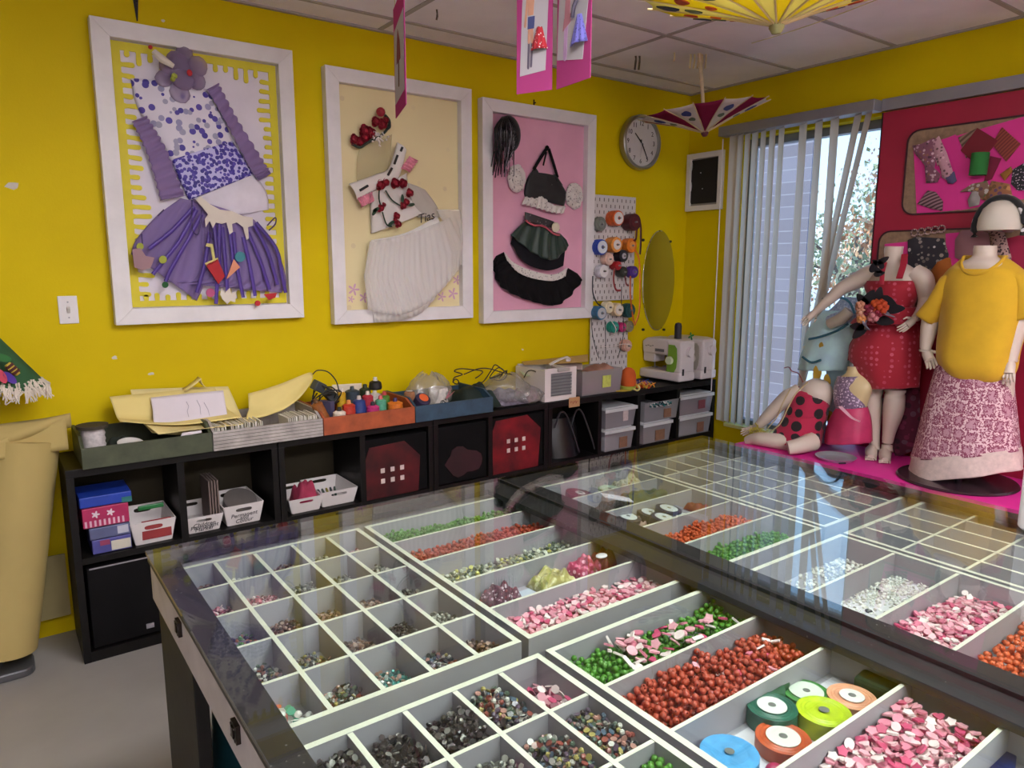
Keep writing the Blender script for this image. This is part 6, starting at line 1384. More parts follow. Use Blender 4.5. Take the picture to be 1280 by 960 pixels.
t, mt, w_, h = hang_board('hot pink board with a drawn figure and tiny red dotted dress, left wing', pa, pb, H_, BH, [
    ('drawing_sheet', M_PAPW, [(.1, .13), (.82, .15), (.93, 1.), (.2, 1.)], .0016), ('drawn_leg', M_GREYL, capsule(.34, .19, .36, .38, .03), .0031), ('drawn_leg', M_GREYL, capsule(.42, .2, .45, .38, .03), .0031), ('drawn_leg', M_SKIN, capsule(.36, .38, .37, .5, .035), .0032), ('drawn_leg', M_SKIN, capsule(.45, .38, .44, .5, .035), .0032),
    ('drawn_shorts', M_JEAN, [(.32, .47), (.5, .47), (.52, .56), (.33, .56)], .0034), ('drawn_torso', M_SKIN, [(.33, .57), (.48, .57), (.52, .75), (.45, .80), (.34, .77)], .0034), ('drawn_arm', M_SKIN, capsule(.33, .74, .25, .5, .03), .0036), ('drawn_head', M_SKIN, capsule(.46, .84, .46, .88, .05), .0036), ('drawn_hair', M_HAIR, capsule(.42, .86, .40, .92, .05), .0038)])
doll_dress(t, mt, w_, h, .66, .47, .045, patmat('red dotted doll cloth', 'b0202c', ['e0d0d0'], 95, .26), lambda v: .5+1.0*v)
g = MB()
for y in (.80, .88): g.ball(mt @ V((.76*w_, y*h, .012)), .014, 2, (1, 1, .8))
g.build('wooden_bead', mat('terracotta bead', 'a8583c', .5), t, smooth=True)
t, mt, w_, h = hang_board('hot pink board with a lilac figure and tiny violet skirt, right wing', (pb.x+.012, pb.y-.012), pc_, H_, BH*1.05, [
    ('drawing_sheet', M_PAPW, [(.02, .2), (.78, .14), (.99, .70), (.93, .78), (.98, .84), (.95, 1.), (.12, 1.)], .0016), ('drawn_top', M_LILD, [(.28, .62), (.42, .62), (.46, .9), (.34, .92)], .0032), ('drawn_torso', M_RST, [(.24, .42), (.4, .42), (.42, .62), (.28, .62)], .0034), ('drawn_leg', M_LILD, capsule(.27, .2, .3, .42, .05), .0033), ('drawn_arm', M_HAIR, capsule(.42, .8, .36, .98, .018), .0036), ('drawn_frill', M_RST, [(.2, .38), (.42, .42), (.44, .48), (.24, .46)], .0037)])
doll_dress(t, mt, w_, h, .70, .44, .055, patmat('violet dotted doll cloth', '6a66b8', ['2a2a5a'], 110, .26), lambda v: .5+1.2*v)
g = MB(); g.tube([mt @ V((.52*w_, .44*h, .01)), mt @ V((.62*w_, .50*h, .018)), mt @ V((.7*w_, .57*h, .012))], .007, 6); g.build('grey_sash', mat('grey sash', '5a5468', .7), t, smooth=True)
H2 = 2.2; qa, qb = onZ(495, 148, H2), onZ(508, 130, H2)
t, mt, w_, h = hang_board('narrow pink board seen nearly edge on in front of the middle frame', qa, qb, H2, .40, [
    ('drawing_sheet', M_PAPW, [(.05, .12), (.9, .14), (.95, .82), (.08, .78)], .0016), ('drawn_dress', mat('drawn dark red', '7a2a2c', .8), [(.3, .45), (.65, .45), (.6, .62), (.45, .74), (.35, .6)], .0034), ('drawn_leg', M_HAIR, capsule(.45, .25, .48, .45, .04), .0032)])
# ================================================================ SHOP WINDOW STAGE, RED DISPLAY WALL AND MANNEQUINS
def X(px, py, x): return onX(px, py, x)
PZ = .56
M_RED_W = mat('crimson painted panel', '9a1836', .5, var=.05, vscale=3)
structure(MB().box(3.497, -4.2, PZ, XR-.001, -1.405, 2.472).build('trim_1', M_RED_W))
structure(MB().box(3.47, -4.2, 2.478, XR, -1.412, 2.54).build('trim_2', M_GREYMETAL))
structure(MB().box(3.494, -1.412, PZ, XR-.002, -1.4055, 2.472).build('trim_3', mat('dark edge strip', '2a1518', .5)))
M_STAGE = mat('magenta stage cloth', 'da2c92', .55, var=.05, vscale=4)
st = structure(MB().box(2.93, -4.2, .0, 3.494, -.96, PZ).build('trim_4', M_STAGE))
structure(MB().tube([(2.95, -2.5, PZ+.0006), (3.28, -2.46, PZ+.0006)], .003, 4).build('stage_seam', mat('pale pink tape', 'e08ac0', .6), st))
# display boards with a rounded dark edge
M_CORK = mat('tan cork board', '8a6f58', .85, var=.12, vscale=30); M_PNK = mat('hot pink paper', 'cf2f86', .75, var=.03)
def round_board(label, ya, yb, za, zb):
    w_, h = ya-yb, zb-za; cy, cz = (ya+yb)/2, (za+zb)/2
    t = thing('pin_board', label, 'pin board', (3.49, cy, za)); mt = wallr(3.497, cy, cz)
    g = MB(); g.prism(rrect(w_, h, .06), 0, .006, mt); g.build('cork_panel', M_CORK, t)
    o, i_ = rrect(w_+.012, h+.012, .066), rrect(w_-.004, h-.004, .058); n = len(o); g = MB()
    vs = [(p[0], p[1], z) for z in (.0, .011) for q in (o, i_) for p in q]
    g.mesh(vs, [f for k in range(n) for f in ((2*n+k, 2*n+(k+1) % n, 3*n+(k+1) % n, 3*n+k), (k, (k+1) % n, 2*n+(k+1) % n, 2*n+k), (n+k, n+(k+1) % n, 3*n+(k+1) % n, 3*n+k))], mt); g.build('dark_edge', mat('dark rubber edge', '3a1420', .5), t)
    return t
def XP(px, py, off=.012): return X(px, py, 3.497-off)
def pinned(name, pxs, m, label, cat, off=.014, th=.004, puff=0., seed=0):
    """cloth or paper pinned to the board, traced on the board plane, with its own thickness"""
    p = [XP(x, y, off) for x, y in pxs]; n = len(p); c = sum(p, V())/n; g = MB()
    front = [q+V((-th, 0, 0)) for q in p]; mid = [c.lerp(q, .6)+V((-th-puff*(.7+.5*NZ.noise(V((i*.9, seed, 0)))), 0, 0)) for i, q in enumerate(p)]
    g.mesh(p+front+mid+[c+V((-th-puff, 0, 0))], [tuple(range(n-1, -1, -1))]+[(i, (i+1) % n, n+(i+1) % n, n+i) for i in range(n)]+[(n+i, n+(i+1) % n, 2*n+(i+1) % n, 2*n+i) for i in range(n)]+[(2*n+i, 2*n+(i+1) % n, 3*n) for i in range(n)])
    return tag(g.build(name, m, smooth=50), label, cat)
bt = onX(1137, 165, 3.497); bb = onX(1131, 268, 3.497)
round_board('tan board with dark rim on the red wall, upper one with fabric swatches', bt.y, -2.62, bb.z, bt.z)
b2 = onX(1101, 290, 3.497)
round_board('tan board with dark rim on the red wall, lower one behind the mannequins', b2.y, -2.36, 1.34, b2.z)
pinned('pink_paper', [(1142, 185), (1185, 172), (1195, 168), (1200, 262), (1146, 268)], M_PNK, 'hot pink paper on the left of the upper pin board', 'paper', .008, .001)
pinned('pink_paper', [(1188, 172), (1279, 146), (1300, 145), (1300, 245), (1200, 263)], M_PNK, 'hot pink paper on the right of the upper pin board', 'paper', .0095, .001)
pinned('pink_paper', [(1106, 305), (1135, 302), (1136, 345), (1104, 345)], M_PNK, 'hot pink paper behind the neck of the red dress mannequin', 'paper', .008, .001)
pinned('pink_paper', [(1182, 292), (1205, 290), (1208, 340), (1184, 345)], M_PNK, 'hot pink paper left of the pale net on the lower pin board', 'paper', .008, .001)
F = {k: patmat('print '+k, b, m, s, z) for k, (b, m, s, z) in dict(floral=('7a4a5c', ['b08a9a', '4a2f3c', '8a5a4a', 'c0a0a8'], 60, .4), floral2=('b98a96', ['8a5a6c', 'd0a8b0', '6a4a50'], 55, .35), scrap=('7a5a4a', ['4a6a3a', 'b08a5a', '5a3a4a', 'a8a098'], 50, .42), skull=('26232a', ['b8b0ac', '6a6058', '26232a', '8a8078'], 40, .4), leopard=('a88a84', ['3a2a2c', '5a4044'], 80, .42), dots=('1d1a22', ['b8a8b4'], 100, .3)).items()}
def stripemat(name, a, b, sc, rot=0.):
    m, nt, bs, N, L = _nt(name); mp = N.new('ShaderNodeMapping'); mp.inputs['Rotation'].default_value = (rot, 0, 0); L.new(tex_co(nt), mp.inputs[0])
    w_ = N.new('ShaderNodeTexWave'); w_.bands_direction = 'Z'; w_.inputs['Scale'].default_value = sc; w_.inputs['Distortion'].default_value = .2; L.new(mp.outputs[0], w_.inputs[0])
    L.new(add_ramp(nt, w_.outputs['Fac'], [(.4, a), (.6, b)]), bs.inputs['Base Color']); bs.inputs['Roughness'].default_value = .9; return m
pinned('fabric_swatch', [(1198, 172), (1222, 160), (1232, 172), (1208, 198)], stripemat('beige stripe', '8a7060', '5a4438', 14, .7), 'striped beige swatch behind the dark red square', 'swatch', .012, .003, .002)
pinned('fabric_swatch', [(1201, 188), (1222, 160), (1248, 176), (1230, 198), (1214, 200)], mat('dark red felt', '701a26', .9, var=.08), 'dark red felt square on the upper pin board', 'swatch', .017, .004, .003)
pinned('fabric_swatch', [(1240, 180), (1253, 159), (1276, 180), (1258, 202)], stripemat('brown red check', '6a2a26', '8a4034', 22, .8), 'checked red brown square right of the dark red one', 'swatch', .014, .004, .003)
pinned('fabric_swatch', [(1238, 195), (1252, 198), (1240, 224), (1230, 228)], mat('maroon felt', '6e1430', .9, var=.06), 'narrow maroon strip below the checked square', 'swatch', .014, .004, .004)
g = MB(); a, b = XP(1226, 191, .04), XP(1222, 219, .04); g.cyl(a, b, .04, .04, 20); tag(g.build('felt_roll', mat('bright green felt', '236a2c', .9, var=.08), smooth=True), 'rolled green felt pinned under the dark red square', 'felt roll')
pinned('doll_trousers', [(1165, 178), (1174, 170), (1184, 192), (1195, 226), (1189, 229), (1178, 222), (1174, 205), (1172, 208)], F['floral2'], 'pink floral doll trousers on the upper pin board', 'doll clothes', .016, .004, .01, 1)
pinned('doll_jacket', [(1141, 182), (1152, 180), (1168, 172), (1172, 190), (1168, 210), (1176, 218), (1172, 228), (1158, 229), (1156, 206), (1144, 192)], F['floral'], 'dark floral doll jacket left of the doll trousers', 'doll clothes', .014, .004, .012, 2)
pinned('doll_boots', [(1182, 222), (1193, 214), (1196, 226), (1191, 230), (1185, 229)], mat('violet doll boots', '4a4468', .6), 'violet doll boots below the floral trousers', 'doll clothes', .018, .004, .008, 3)
pinned('doll_skirt', [(1147, 255), (1160, 238), (1170, 240), (1179, 252), (1178, 264), (1162, 260)], stripemat('dark stripe', '4a3038', '8a6a70', 18, .4), 'striped doll skirt at the bottom of the upper pin board', 'doll clothes', .014, .004, .012, 4)
pinned('fabric_scrap', [(1210, 250), (1216, 238), (1228, 236), (1224, 256), (1212, 259)], mat('grey white plush', '9a9290', .95, var=.2), 'grey white plush scrap under the green roll', 'scrap', .016, .005, .014, 5)
pinned('fabric_scrap', [(1200, 240), (1215, 230), (1234, 226), (1240, 240), (1228, 250), (1218, 240)], F['scrap'], 'green patterned scrap under the green roll', 'scrap', .014, .004, .012, 6)
pinned('fabric_scrap', [(1228, 250), (1240, 226), (1262, 230), (1266, 246), (1250, 252)], patmat('orange scrap', '8a5a3a', ['b07a4a', '5a3a5a', '6a4a2a'], 40, .4), 'orange brown gathered scrap beside the green patterned one', 'scrap', .014, .004, .014, 7)
pinned('fabric_scrap', [(1250, 218), (1264, 208), (1266, 214), (1256, 226)], mat('mustard cloth', '8a5a22', .9), 'small mustard scrap pinned near the right edge', 'scrap', .016, .003, .008, 8)
pinned('fabric_scrap', [(1266, 212), (1280, 204), (1290, 205), (1290, 238), (1272, 238), (1264, 230)], F['dots'], 'black dotted scrap at the right edge of the upper pin board', 'scrap', .014, .004, .01, 9)
pinned('doll_dress', [(1135, 300), (1146, 296), (1180, 298), (1186, 318), (1184, 340), (1135, 338)], F['skull'], 'dark printed doll dress on the lower pin board', 'doll clothes', .014, .004, .022, 10)
for k in range(5):
    c = XP(1143+8.5*k, 291-1.2*k, .02); g = MB(); g.tube([c+V((0, .018*cos(a), .018*sin(a))) for a in [i*.63 for i in range(11)]], .0045, 6); tag(g.build('felt_ring', F['leopard'], smooth=True), 'leopard print ring in the row above the dark printed doll dress', 'ring', 'leopard print rings')
pinned('orange_cushion', [(1164, 338), (1172, 322), (1188, 322), (1192, 345), (1188, 368), (1168, 368)], mat('burnt orange cloth', '9a5418', .9, var=.12), 'burnt orange cushion on the lower pin board between the mannequins', 'cushion', .014, .006, .03, 11)
pinned('doll_dress', [(1194, 300), (1202, 288), (1222, 287), (1238, 292), (1238, 322), (1214, 330), (1194, 322)], thinmat('dusty pink net', 'a87f86', .3), 'dusty pink net doll dress behind the yellow shirt mannequin', 'doll clothes', .014, .004, .03, 12)
pinned('doll_dress', [(1234, 284), (1252, 280), (1266, 322), (1262, 330), (1244, 322)], F['leopard'], 'leopard print doll dress under the white head form', 'doll clothes', .018, .004, .02, 13)
pinned('pink_cushion', [(1250, 300), (1284, 292), (1300, 300), (1300, 345), (1262, 340)], mat('cerise cloth', '9a1f44', .85, var=.05), 'cerise cloth panel at the right edge of the lower pin board', 'cloth', .012, .004, .01, 14)
pinned('checked_bag', [(1100, 500), (1150, 470), (1150, 560), (1120, 572)], patmat('dark floral bag', '5a1a34', ['7a2a4a', '3a1424', '6a4a5a'], 25, .4), 'dark crimson cloth bag on the stage behind the red dress mannequin', 'bag', .05, .004, .06, 15)
# white head form wearing a black dotted headband
hx = 3.36; c = X(1250, 288, hx); t = thing('head_form', 'white head form with black dotted headband above the yellow shirt', 'head form', tuple(c))
g = MB(); g.lathe([(.0, .0), (.095, .0), (.099, .02), (.096, .06), (.080, .105), (.048, .136), (0, .148)], 30, M.Translation(c+V((0, 0, -.0))), caps=False); g.build('foam_head', mat('white foam', 'ccc4b6', .7, var=.02), t, smooth=True)
hb = []; 
for k in range(19): a = -.25+(pi+.5)*k/18; hb.append(c+V((-.01, .110*cos(a), .008+.150*sin(a))))
g = MB(); g.tube(hb, 1., 10, flat=(.024, .010)); g.build('headband', patmat('black cloth with white dots', '141418', ['c8c4c4'], 22, .3), t, smooth='all')
MB().cyl(c+V((.0, 0, .004)), V((XR-.02, c.y, c.z+.004)), .012).build('head_bracket', M_GREYMETAL, t)
# ---------------------------------------------------------------- mannequins
M_MANN = mat('mannequin skin', 'cfc0b2', .45, var=.02, vscale=4)
def loft(name, m, secs, parent, n=32, x=3.3, steps=5, drop=0., lump=0., folds=0, fold=0., seed=0, capt=True, capb=True, solid=0., flat=1., label=None, front=0.):
    """body or garment through rows (px left, px right, py, depth ratio, forward shift); the rows are smoothed into one surface"""
    rows = []
    for s in secs:
        pl, pr, py = s[0], s[1], s[2]; dr = s[3] if len(s) > 3 else .7; sh = s[4] if len(s) > 4 else 0.; ty = s[5] if len(s) > 5 else 0.
        a, b = X(pl, py-ty, x), X(pr, py+ty, x); c = (a+b)/2; rows.append((c+V((-sh, 0, 0)), (b-a).length/2, dr, (b.z-a.z)/2))
    P = [rows[0]]+rows+[rows[-1]]; R_ = []
    def cr(a, b, c, d, q): return (b*2+(c-a)*q+(a*2-b*5+c*4-d)*(q*q)+(b*3-a-c*3+d)*(q**3))*.5
    for i in range(1, len(P)-2):
        for k in range(steps+(i == len(P)-3)):
            q = k/steps; R_.append(tuple(cr(P[i-1][j], P[i][j], P[i+1][j], P[i+2][j], q) for j in range(4)))
    g = MB(); vs = []; H = len(R_)
    for j, (c, w_, dr, dz) in enumerate(R_):
        v = j/(H-1)
        for i in range(n):
            a = 2*pi*i/n; cx, cy = cos(a), sin(a)
            f = 1+(fold*v*sin(folds*a+seed+1.3*sin(2*v+seed)) if folds else 0)+lump*NZ.noise(V((cx*2+seed, cy*2, v*5)))
            vs.append(c+V((-w_*dr*cy*f, -w_*cx*f, dz*cx-(drop*max(0, cy)*(1-v*5) if v < .2 else 0))))
    fs = [(j*n+i, j*n+(i+1) % n, (j+1)*n+(i+1) % n, (j+1)*n+i) for j in range(H-1) for i in range(n)]
    if capt: fs.append(tuple(range(n-1, -1, -1)))
    if capb: fs.append(tuple(range((H-1)*n, H*n)))
    g.mesh(vs, fs); return g, (lambda nm=name: g.build(nm, m, parent, smooth=60, solid=solid, label=label))
def limb(g, pts, n=14):
    """tapering limb through (px, py, x, radius)"""
    q = [V((*X(p[0], p[1], p[2]), p[3])) for p in pts]; P = [q[0]]+q+[q[-1]]; out = []
    for i in range(1, len(P)-2):
        for k in range(6+(i == len(P)-3)):
            s = k/6; a, b, c, d = P[i-1], P[i], P[i+1], P[i+2]; out.append(((b*2)+(c-a)*s+(a*2-b*5+c*4-d)*s*s+(b*3-a-c*3+d)*s**3)*.5)
    g.tube([V(o[:3]) for o in out], [max(.003, o[3]) for o in out], n)
def hand(g, w_, d, side, s=.075, spread=.16, curl=.35):
    """palm, four bent fingers of unequal length and a thumb leaving the side of the palm; w_ wrist, d pointing direction, side = thumb side"""
    d = d.normalized(); side = (side-d*side.dot(d)).normalized(); nrm = d.cross(side).normalized()
    pe = w_+d*s*.95
    g.tube([w_-d*s*.1, w_+d*s*.35, pe], [s*.22, s*.34, s*.33], 12)
    for k, (o, ln) in enumerate(((.26, .82), (.09, .95), (-.09, .88), (-.25, .68))):
        b = pe+side*s*o-d*s*.12; f = (d+side*(o*spread*2)).normalized(); p1 = b+f*s*ln*.45; f2 = (f+nrm*curl).normalized(); p2 = p1+f2*s*ln*.33; f3 = (f2+nrm*curl).normalized(); p3 = p2+f3*s*ln*.25
        g.tube([b, p1, p2, p3], [s*.095, s*.09, s*.08, s*.055], 7)
    b = w_+d*s*.28+side*s*.27; p1 = b+(d*.6+side*.75).normalized()*s*.38; p2 = p1+(d*.95+side*.2+nrm*.2).normalized()*s*.32
    g.tube([b-side*s*.1, b, p1, p2], [s*.12, s*.125, s*.1, s*.06], 7)
# ---- mannequin 1: red halter dress
x1 = 3.32; t = thing('mannequin', 'headless child mannequin in the red dotted halter dress', 'mannequin', tuple(X(1104, 572, x1)))
g, b = loft('body', M_MANN, [(1107, 1129, 308, .9), (1106, 1128, 314, .9), (1106, 1128, 326, .85), (1098, 1140, 334, .6), (1087, 1150, 342, .5), (1084, 1150, 352, .55), (1087, 1147, 366, .62), (1091, 1139, 385, .65), (1088, 1142, 402, .7), (1083, 1146, 430, .75), (1083, 1145, 452, .75)], t, x=x1)
limb(g, [(1097, 440, x1, .085), (1094, 470, x1-.005, .068), (1091, 492, x1-.01, .05), (1090, 512, x1, .052), (1092, 535, x1+.01, .036), (1093, 555, x1+.01, .028), (1093, 563, x1, .032)])
limb(g, [(1128, 440, x1, .085), (1121, 470, x1-.005, .068), (1119, 490, x1-.01, .052), (1117, 512, x1, .054), (1112, 537, x1+.01, .036), (1109, 556, x1+.01, .028), (1109, 565, x1, .033)])
for px, py in ((1091, 567), (1108, 570)):
    c = X(px, py, x1); c.z = PZ+.03
    g.tube([c+V((.035, .02, .004)), c+V((-.02, -.0, .004)), c+V((-.075, -.03, -.006)), c+V((-.105, -.045, -.012))], [.03, .034, .03, .018], 10)
    for k in range(5): q = c+V((-.095, -.04, -.016))+V((.5, -.87, 0))*(.012*(k-2)); g.tube([q, q+V((-.022, -.012, -.004))], [.0085-.0008*k, .007-.0008*k], 6)
limb(g, [(1094, 340, x1, .05), (1083, 345, x1-.02, .052), (1069, 352, x1-.04, .045), (1055, 359, x1-.06, .038), (1048, 364, x1-.07, .036), (1036, 375, x1-.09, .03), (1022, 387, x1-.11, .021), (1019, 390, x1-.115, .02)])
hand(g, X(1020, 389, x1-.115), X(1011, 397, x1-.13)-X(1020, 389, x1-.115), V((0, .3, -1)), .062)
limb(g, [(1143, 342, x1, .05), (1153, 348, x1, .052), (1157, 360, x1, .046), (1158, 374, x1, .04), (1155, 384, x1-.03, .034), (1150, 392, x1-.06, .028), (1144, 398, x1-.09, .021)])
hand(g, X(1144, 398, x1-.09), X(1138, 403, x1-.11)-X(1144, 398, x1-.09), V((0, 0, 1)), .06)
b()
M_RD = patmat('red cloth printed with pale hexagon dots', 'a3162c', ['c4546a', 'b84058'], 32, .3, .8, rand=.25)
g, b = loft('dress_bodice', M_RD, [(1084, 1149, 351, .6, .004), (1084, 1149, 358, .68, .006), (1087, 1147, 370, .7, .006), (1089, 1141, 386, .72, .005), (1086, 1144, 394, .76)], t, x=x1, lump=.03, folds=7, fold=.015, capt=False, capb=False, solid=.004); b()
g, b = loft('dress_peplum', M_RD, [(1087, 1143, 384, .74, .006), (1076, 1150, 396, .8, .01), (1070, 1155, 404, .85, .01)], t, x=x1, folds=9, fold=.07, seed=2, capt=False, capb=False, solid=.004); b()
g, b = loft('dress_skirt', M_RD, [(1087, 1142, 388, .76), (1074, 1146, 415, .82), (1064, 1148, 440, .82), (1070, 1148, 462, .8), (1082, 1147, 484, .78)], t, x=x1, folds=8, fold=.045, seed=1, capt=False, capb=False, solid=.004); b()
g, b = loft('skirt_train', M_RD, [(1080, 1100, 410, .5), (1060, 1085, 432, .4), (1056, 1078, 450, .35)], t, x=x1+.03, folds=4, fold=.05, solid=.003); b()
g = MB(); g.tube([X(1102, 356, x1-.14), X(1103, 340, x1-.1), X(1106, 328, x1-.06)], 1., 8, flat=(.009, .003)); g.tube([X(1124, 348, x1-.14), X(1129, 332, x1-.08), X(1131, 318, x1-.03)], 1., 8, flat=(.012, .003)); g.build('halter_straps', mat('plain red ribbon', '9c1830', .6), t, smooth=True)
def leaf(g, c, r_, yaw, pitch_): g.prism([(r_*cos(a), r_*.5*sin(a)*(1-.35*cos(a))) for a in [i*.45 for i in range(14)]], -.002, .002, M.Translation(c) @ Euler((pitch_, 0, 0)).to_matrix().to_4x4() @ WALLR @ rotz(yaw))
g = MB()
for px, py, r_, a in ((1105, 325, .03, .6), (1101, 330, .028, 2.), (1092, 333, .035, 1.2), (1097, 338, .028, -.4), (1099, 342, .03, .2), (1095, 328, .025, 2.6)): leaf(g, X(px, py, x1-.13), r_, a, 0)
for px, py, r_, a in ((1078, 376, .05, 2.5), (1086, 372, .05, 1.2), (1098, 370, .05, 1.6), (1112, 380, .06, -.4), (1119, 386, .05, .3), (1082, 392, .05, 3.6), (1072, 408, .045, 3.4), (1074, 415, .05, 4.2), (1106, 401, .05, .1), (1080, 385, .05, 2.2)): leaf(g, X(px, py, x1-.19), r_, a, .2)
g.build('black_leaves', mat('black felt leaf', '1a171f', .8, var=.1), t)
def petals(px, py, x, r_, m, nm):
    g = MB(); c = X(px, py, x)
    for k in range(8): a = 2*pi*k/8; g.ball(c+V((-.006*(k % 2), r_*.6*cos(a), r_*.6*sin(a))), r_*.5, 1, (.5, 1, 1))
    g.ball(c+V((-.014, 0, 0)), r_*.42, 2, (.6, 1, 1)); g.build(nm, m, t, smooth='all')
for px, py, r_, col in ((1076, 383, .03, 'c88a70'), (1077, 391, .03, 'd8a088'), (1077, 398, .028, 'd8945a'), (1101, 384, .042, 'b8421c'), (1095, 381, .03, 'c8501f'), (1092, 394, .038, 'c47a80'), (1087, 388, .036, '7a1a34'), (1098, 390, .03, '8a2038')): petals(px, py, x1-.215, r_, mat('petal cloth '+col, col, .8), 'belt_flower')
g = MB()
for a, c in (((1106, 390), (1118, 396)), ((1082, 396), (1084, 412))): p, q = X(*a, x1-.2), X(*c, x1-.2); g.tube([p, p.lerp(q, .5)+V((-.02, 0, 0)), q], 1., 6, flat=(.016, .002))
g.build('grey_ribbon', mat('grey ribbon', '7f7a8a', .5), t, smooth=True)
# ---- mannequin 2: yellow shirt and long printed skirt
x2 = 3.2; t = thing('mannequin', 'headless child mannequin in yellow T shirt and long patterned skirt', 'mannequin', tuple(X(1195, 603, x2)))
g, b = loft('body', M_MANN, [(1218, 1246, 307, .9), (1217, 1246, 312, .92), (1215, 1247, 321, .85), (1200, 1260, 329, .62), (1192, 1272, 341, .46), (1190, 1274, 352, .46), (1190, 1274, 375, .54), (1190, 1272, 400, .66), (1188, 1270, 430, .7), (1188, 1268, 470, .7), (1196, 1262, 540, .6), (1205, 1240, 592, .5)], t, x=x2)
limb(g, [(1193, 352, x2, .04), (1182, 364, x2, .042), (1171, 382, x2, .042), (1163, 400, x2-.01, .04), (1160, 418, x2-.02, .036), (1157, 434, x2-.03, .027), (1157, 438, x2-.03, .027)])
hand(g, X(1157, 438, x2-.03), X(1166, 459, x2-.08)-X(1157, 438, x2-.03), V((0, -1, .3)), .075)
limb(g, [(1270, 352, x2, .04), (1281, 364, x2, .042), (1279, 385, x2, .042), (1271, 410, x2-.02, .04), (1267, 428, x2-.03, .034), (1264, 446, x2-.04, .027), (1263, 452, x2-.045, .026)])
hand(g, X(1263, 450, x2-.045), X(1261, 470, x2-.07)-X(1263, 450, x2-.045), V((0, 1, .2)), .07)
b()
for px, py in ((1157, 438), (1263, 450)):
    c = X(px, py, x2-.035); g = MB(); g.lathe([(.029, -.006), (.031, 0), (.029, .006)], 16, M.Translation(c)); g.build('wrist_joint', mat('joint seam', 'b8aa9c', .5), t, smooth=True)
M_YEL = mat('yellow cotton', 'd0a51c', .85, var=.04, vscale=10, sheen=.15)
g, b = loft('shirt', M_YEL, [(1205, 1256, 322, .72, .004), (1196, 1266, 328, .62, .004), (1184, 1280, 340, .52), (1179, 1288, 356, .58), (1178, 1287, 380, .66), (1176, 1283, 408, .72), (1174, 1278, 430, .70, .008), (1176, 1273, 452, .74, .015), (1186, 1268, 466, .76, .02), (1198, 1262, 475, .72, .02)], t, x=x2, drop=.08, lump=.07, folds=6, fold=.05, seed=3, capt=False, capb=False, solid=.005); b()
def sleeve(rows):
    g = MB(); vs = []; n = 20; R_ = []
    for i in range(len(rows)-1):
        for k in range(5+(i == len(rows)-2)): R_.append(tuple(rows[i][j]+(rows[i+1][j]-rows[i][j])*k/5 for j in range(5)))
    for (xa, ya, xb, yb, dp) in R_:
        A, B = X(xa, ya, x2), X(xb, yb, x2)
        for i in range(n): q = 2*pi*i/n; vs.append(A.lerp(B, .5-.5*cos(q))+V((-dp*sin(q)*(1+.12*sin(3*q)), 0, 0)))
    H = len(R_); g.mesh(vs, [(j*n+i, j*n+(i+1) % n, (j+1)*n+(i+1) % n, (j+1)*n+i) for j in range(H-1) for i in range(n)]); return g.build('shirt_sleeve', M_YEL, t, smooth='all', solid=.004)
sleeve([(1197, 333, 1196, 370, .06), (1180, 345, 1182, 385, .075), (1164, 372, 1179, 396, .074), (1148, 391, 1171, 406, .07)])
sleeve([(1266, 333, 1268, 370, .06), (1284, 342, 1278, 385, .075), (1300, 368, 1272, 394, .074), (1306, 396, 1264, 402, .068)])
nk = [X(1230.5-25.5*cos(a), 322, x2)+V((-.098*sin(a), 0, -.08*max(0, sin(a))+.004)) for a in [2*pi*i/32 for i in range(33)]]
g = MB(); g.tube(nk, .008, 8); g.build('shirt_collar', M_YEL, t, smooth=True)
def damask():
    m, nt, b_, N, L = _nt('damask print'); co = tex_co(nt); mp = N.new('ShaderNodeMapping'); mp.inputs['Scale'].default_value = (1, 1.0, .8); L.new(co, mp.inputs[0])
    v = N.new('ShaderNodeTexVoronoi'); v.feature = 'DISTANCE_TO_EDGE'; v.inputs['Scale'].default_value = 19; v.inputs['Randomness'].default_value = .3; L.new(mp.outputs[0], v.inputs[0])
    n = add_noise(nt, 120, 2, co)
    a = N.new('ShaderNodeMath'); a.operation = 'MULTIPLY_ADD'; a.inputs[1].default_value = 1.1; L.new(v.outputs['Distance'], a.inputs[0]); L.new(n, a.inputs[2])
    L.new(add_ramp(nt, a.outputs[0], [(.54, 'd8b8be'), (.60, '8a3f5a'), (.72, '7a3450'), (.78, 'b88a98')]), b_.inputs['Base Color']); b_.inputs['Roughness'].default_value = .9; return m
M_DAM = damask()
g, b = loft('long_skirt', M_DAM, [(1180, 1262, 430, .52), (1172, 1264, 455, .6), (1160, 1267, 500, .7), (1150, 1271, 545, .72), (1145, 1272, 567, .7, 0, -5)], t, x=x2, folds=7, fold=.035, seed=5, capt=False, capb=False, solid=.004); b()
g, b = loft('skirt_hem_band', mat('cream lace band', 'c9b5ae', .9, var=.06, vscale=40, bump=.2), [(1145, 1272, 564, .705, 0, -5), (1143, 1273, 578, .7, 0, -6), (1141, 1274, 592, .69, 0, -7)], t, x=x2, folds=7, fold=.037, seed=5.3, capt=False, capb=False, solid=.004); b()
c = X(1195, 600, x2); c.z = PZ+.001
g = MB(); g.lathe([(.0, .0), (.265, .0), (.27, .006), (.262, .014), (.05, .02), (0, .021)], 48, M.Translation(c), caps=False); g.build('base_disc', mat('dark smoked disc', '3a2830', .2, .2), t, smooth=True)
MB().cyl(c+V((0, 0, .01)), c+V((.02, -.06, .30)), .016).build('base_rod', M_GREYMETAL, t)
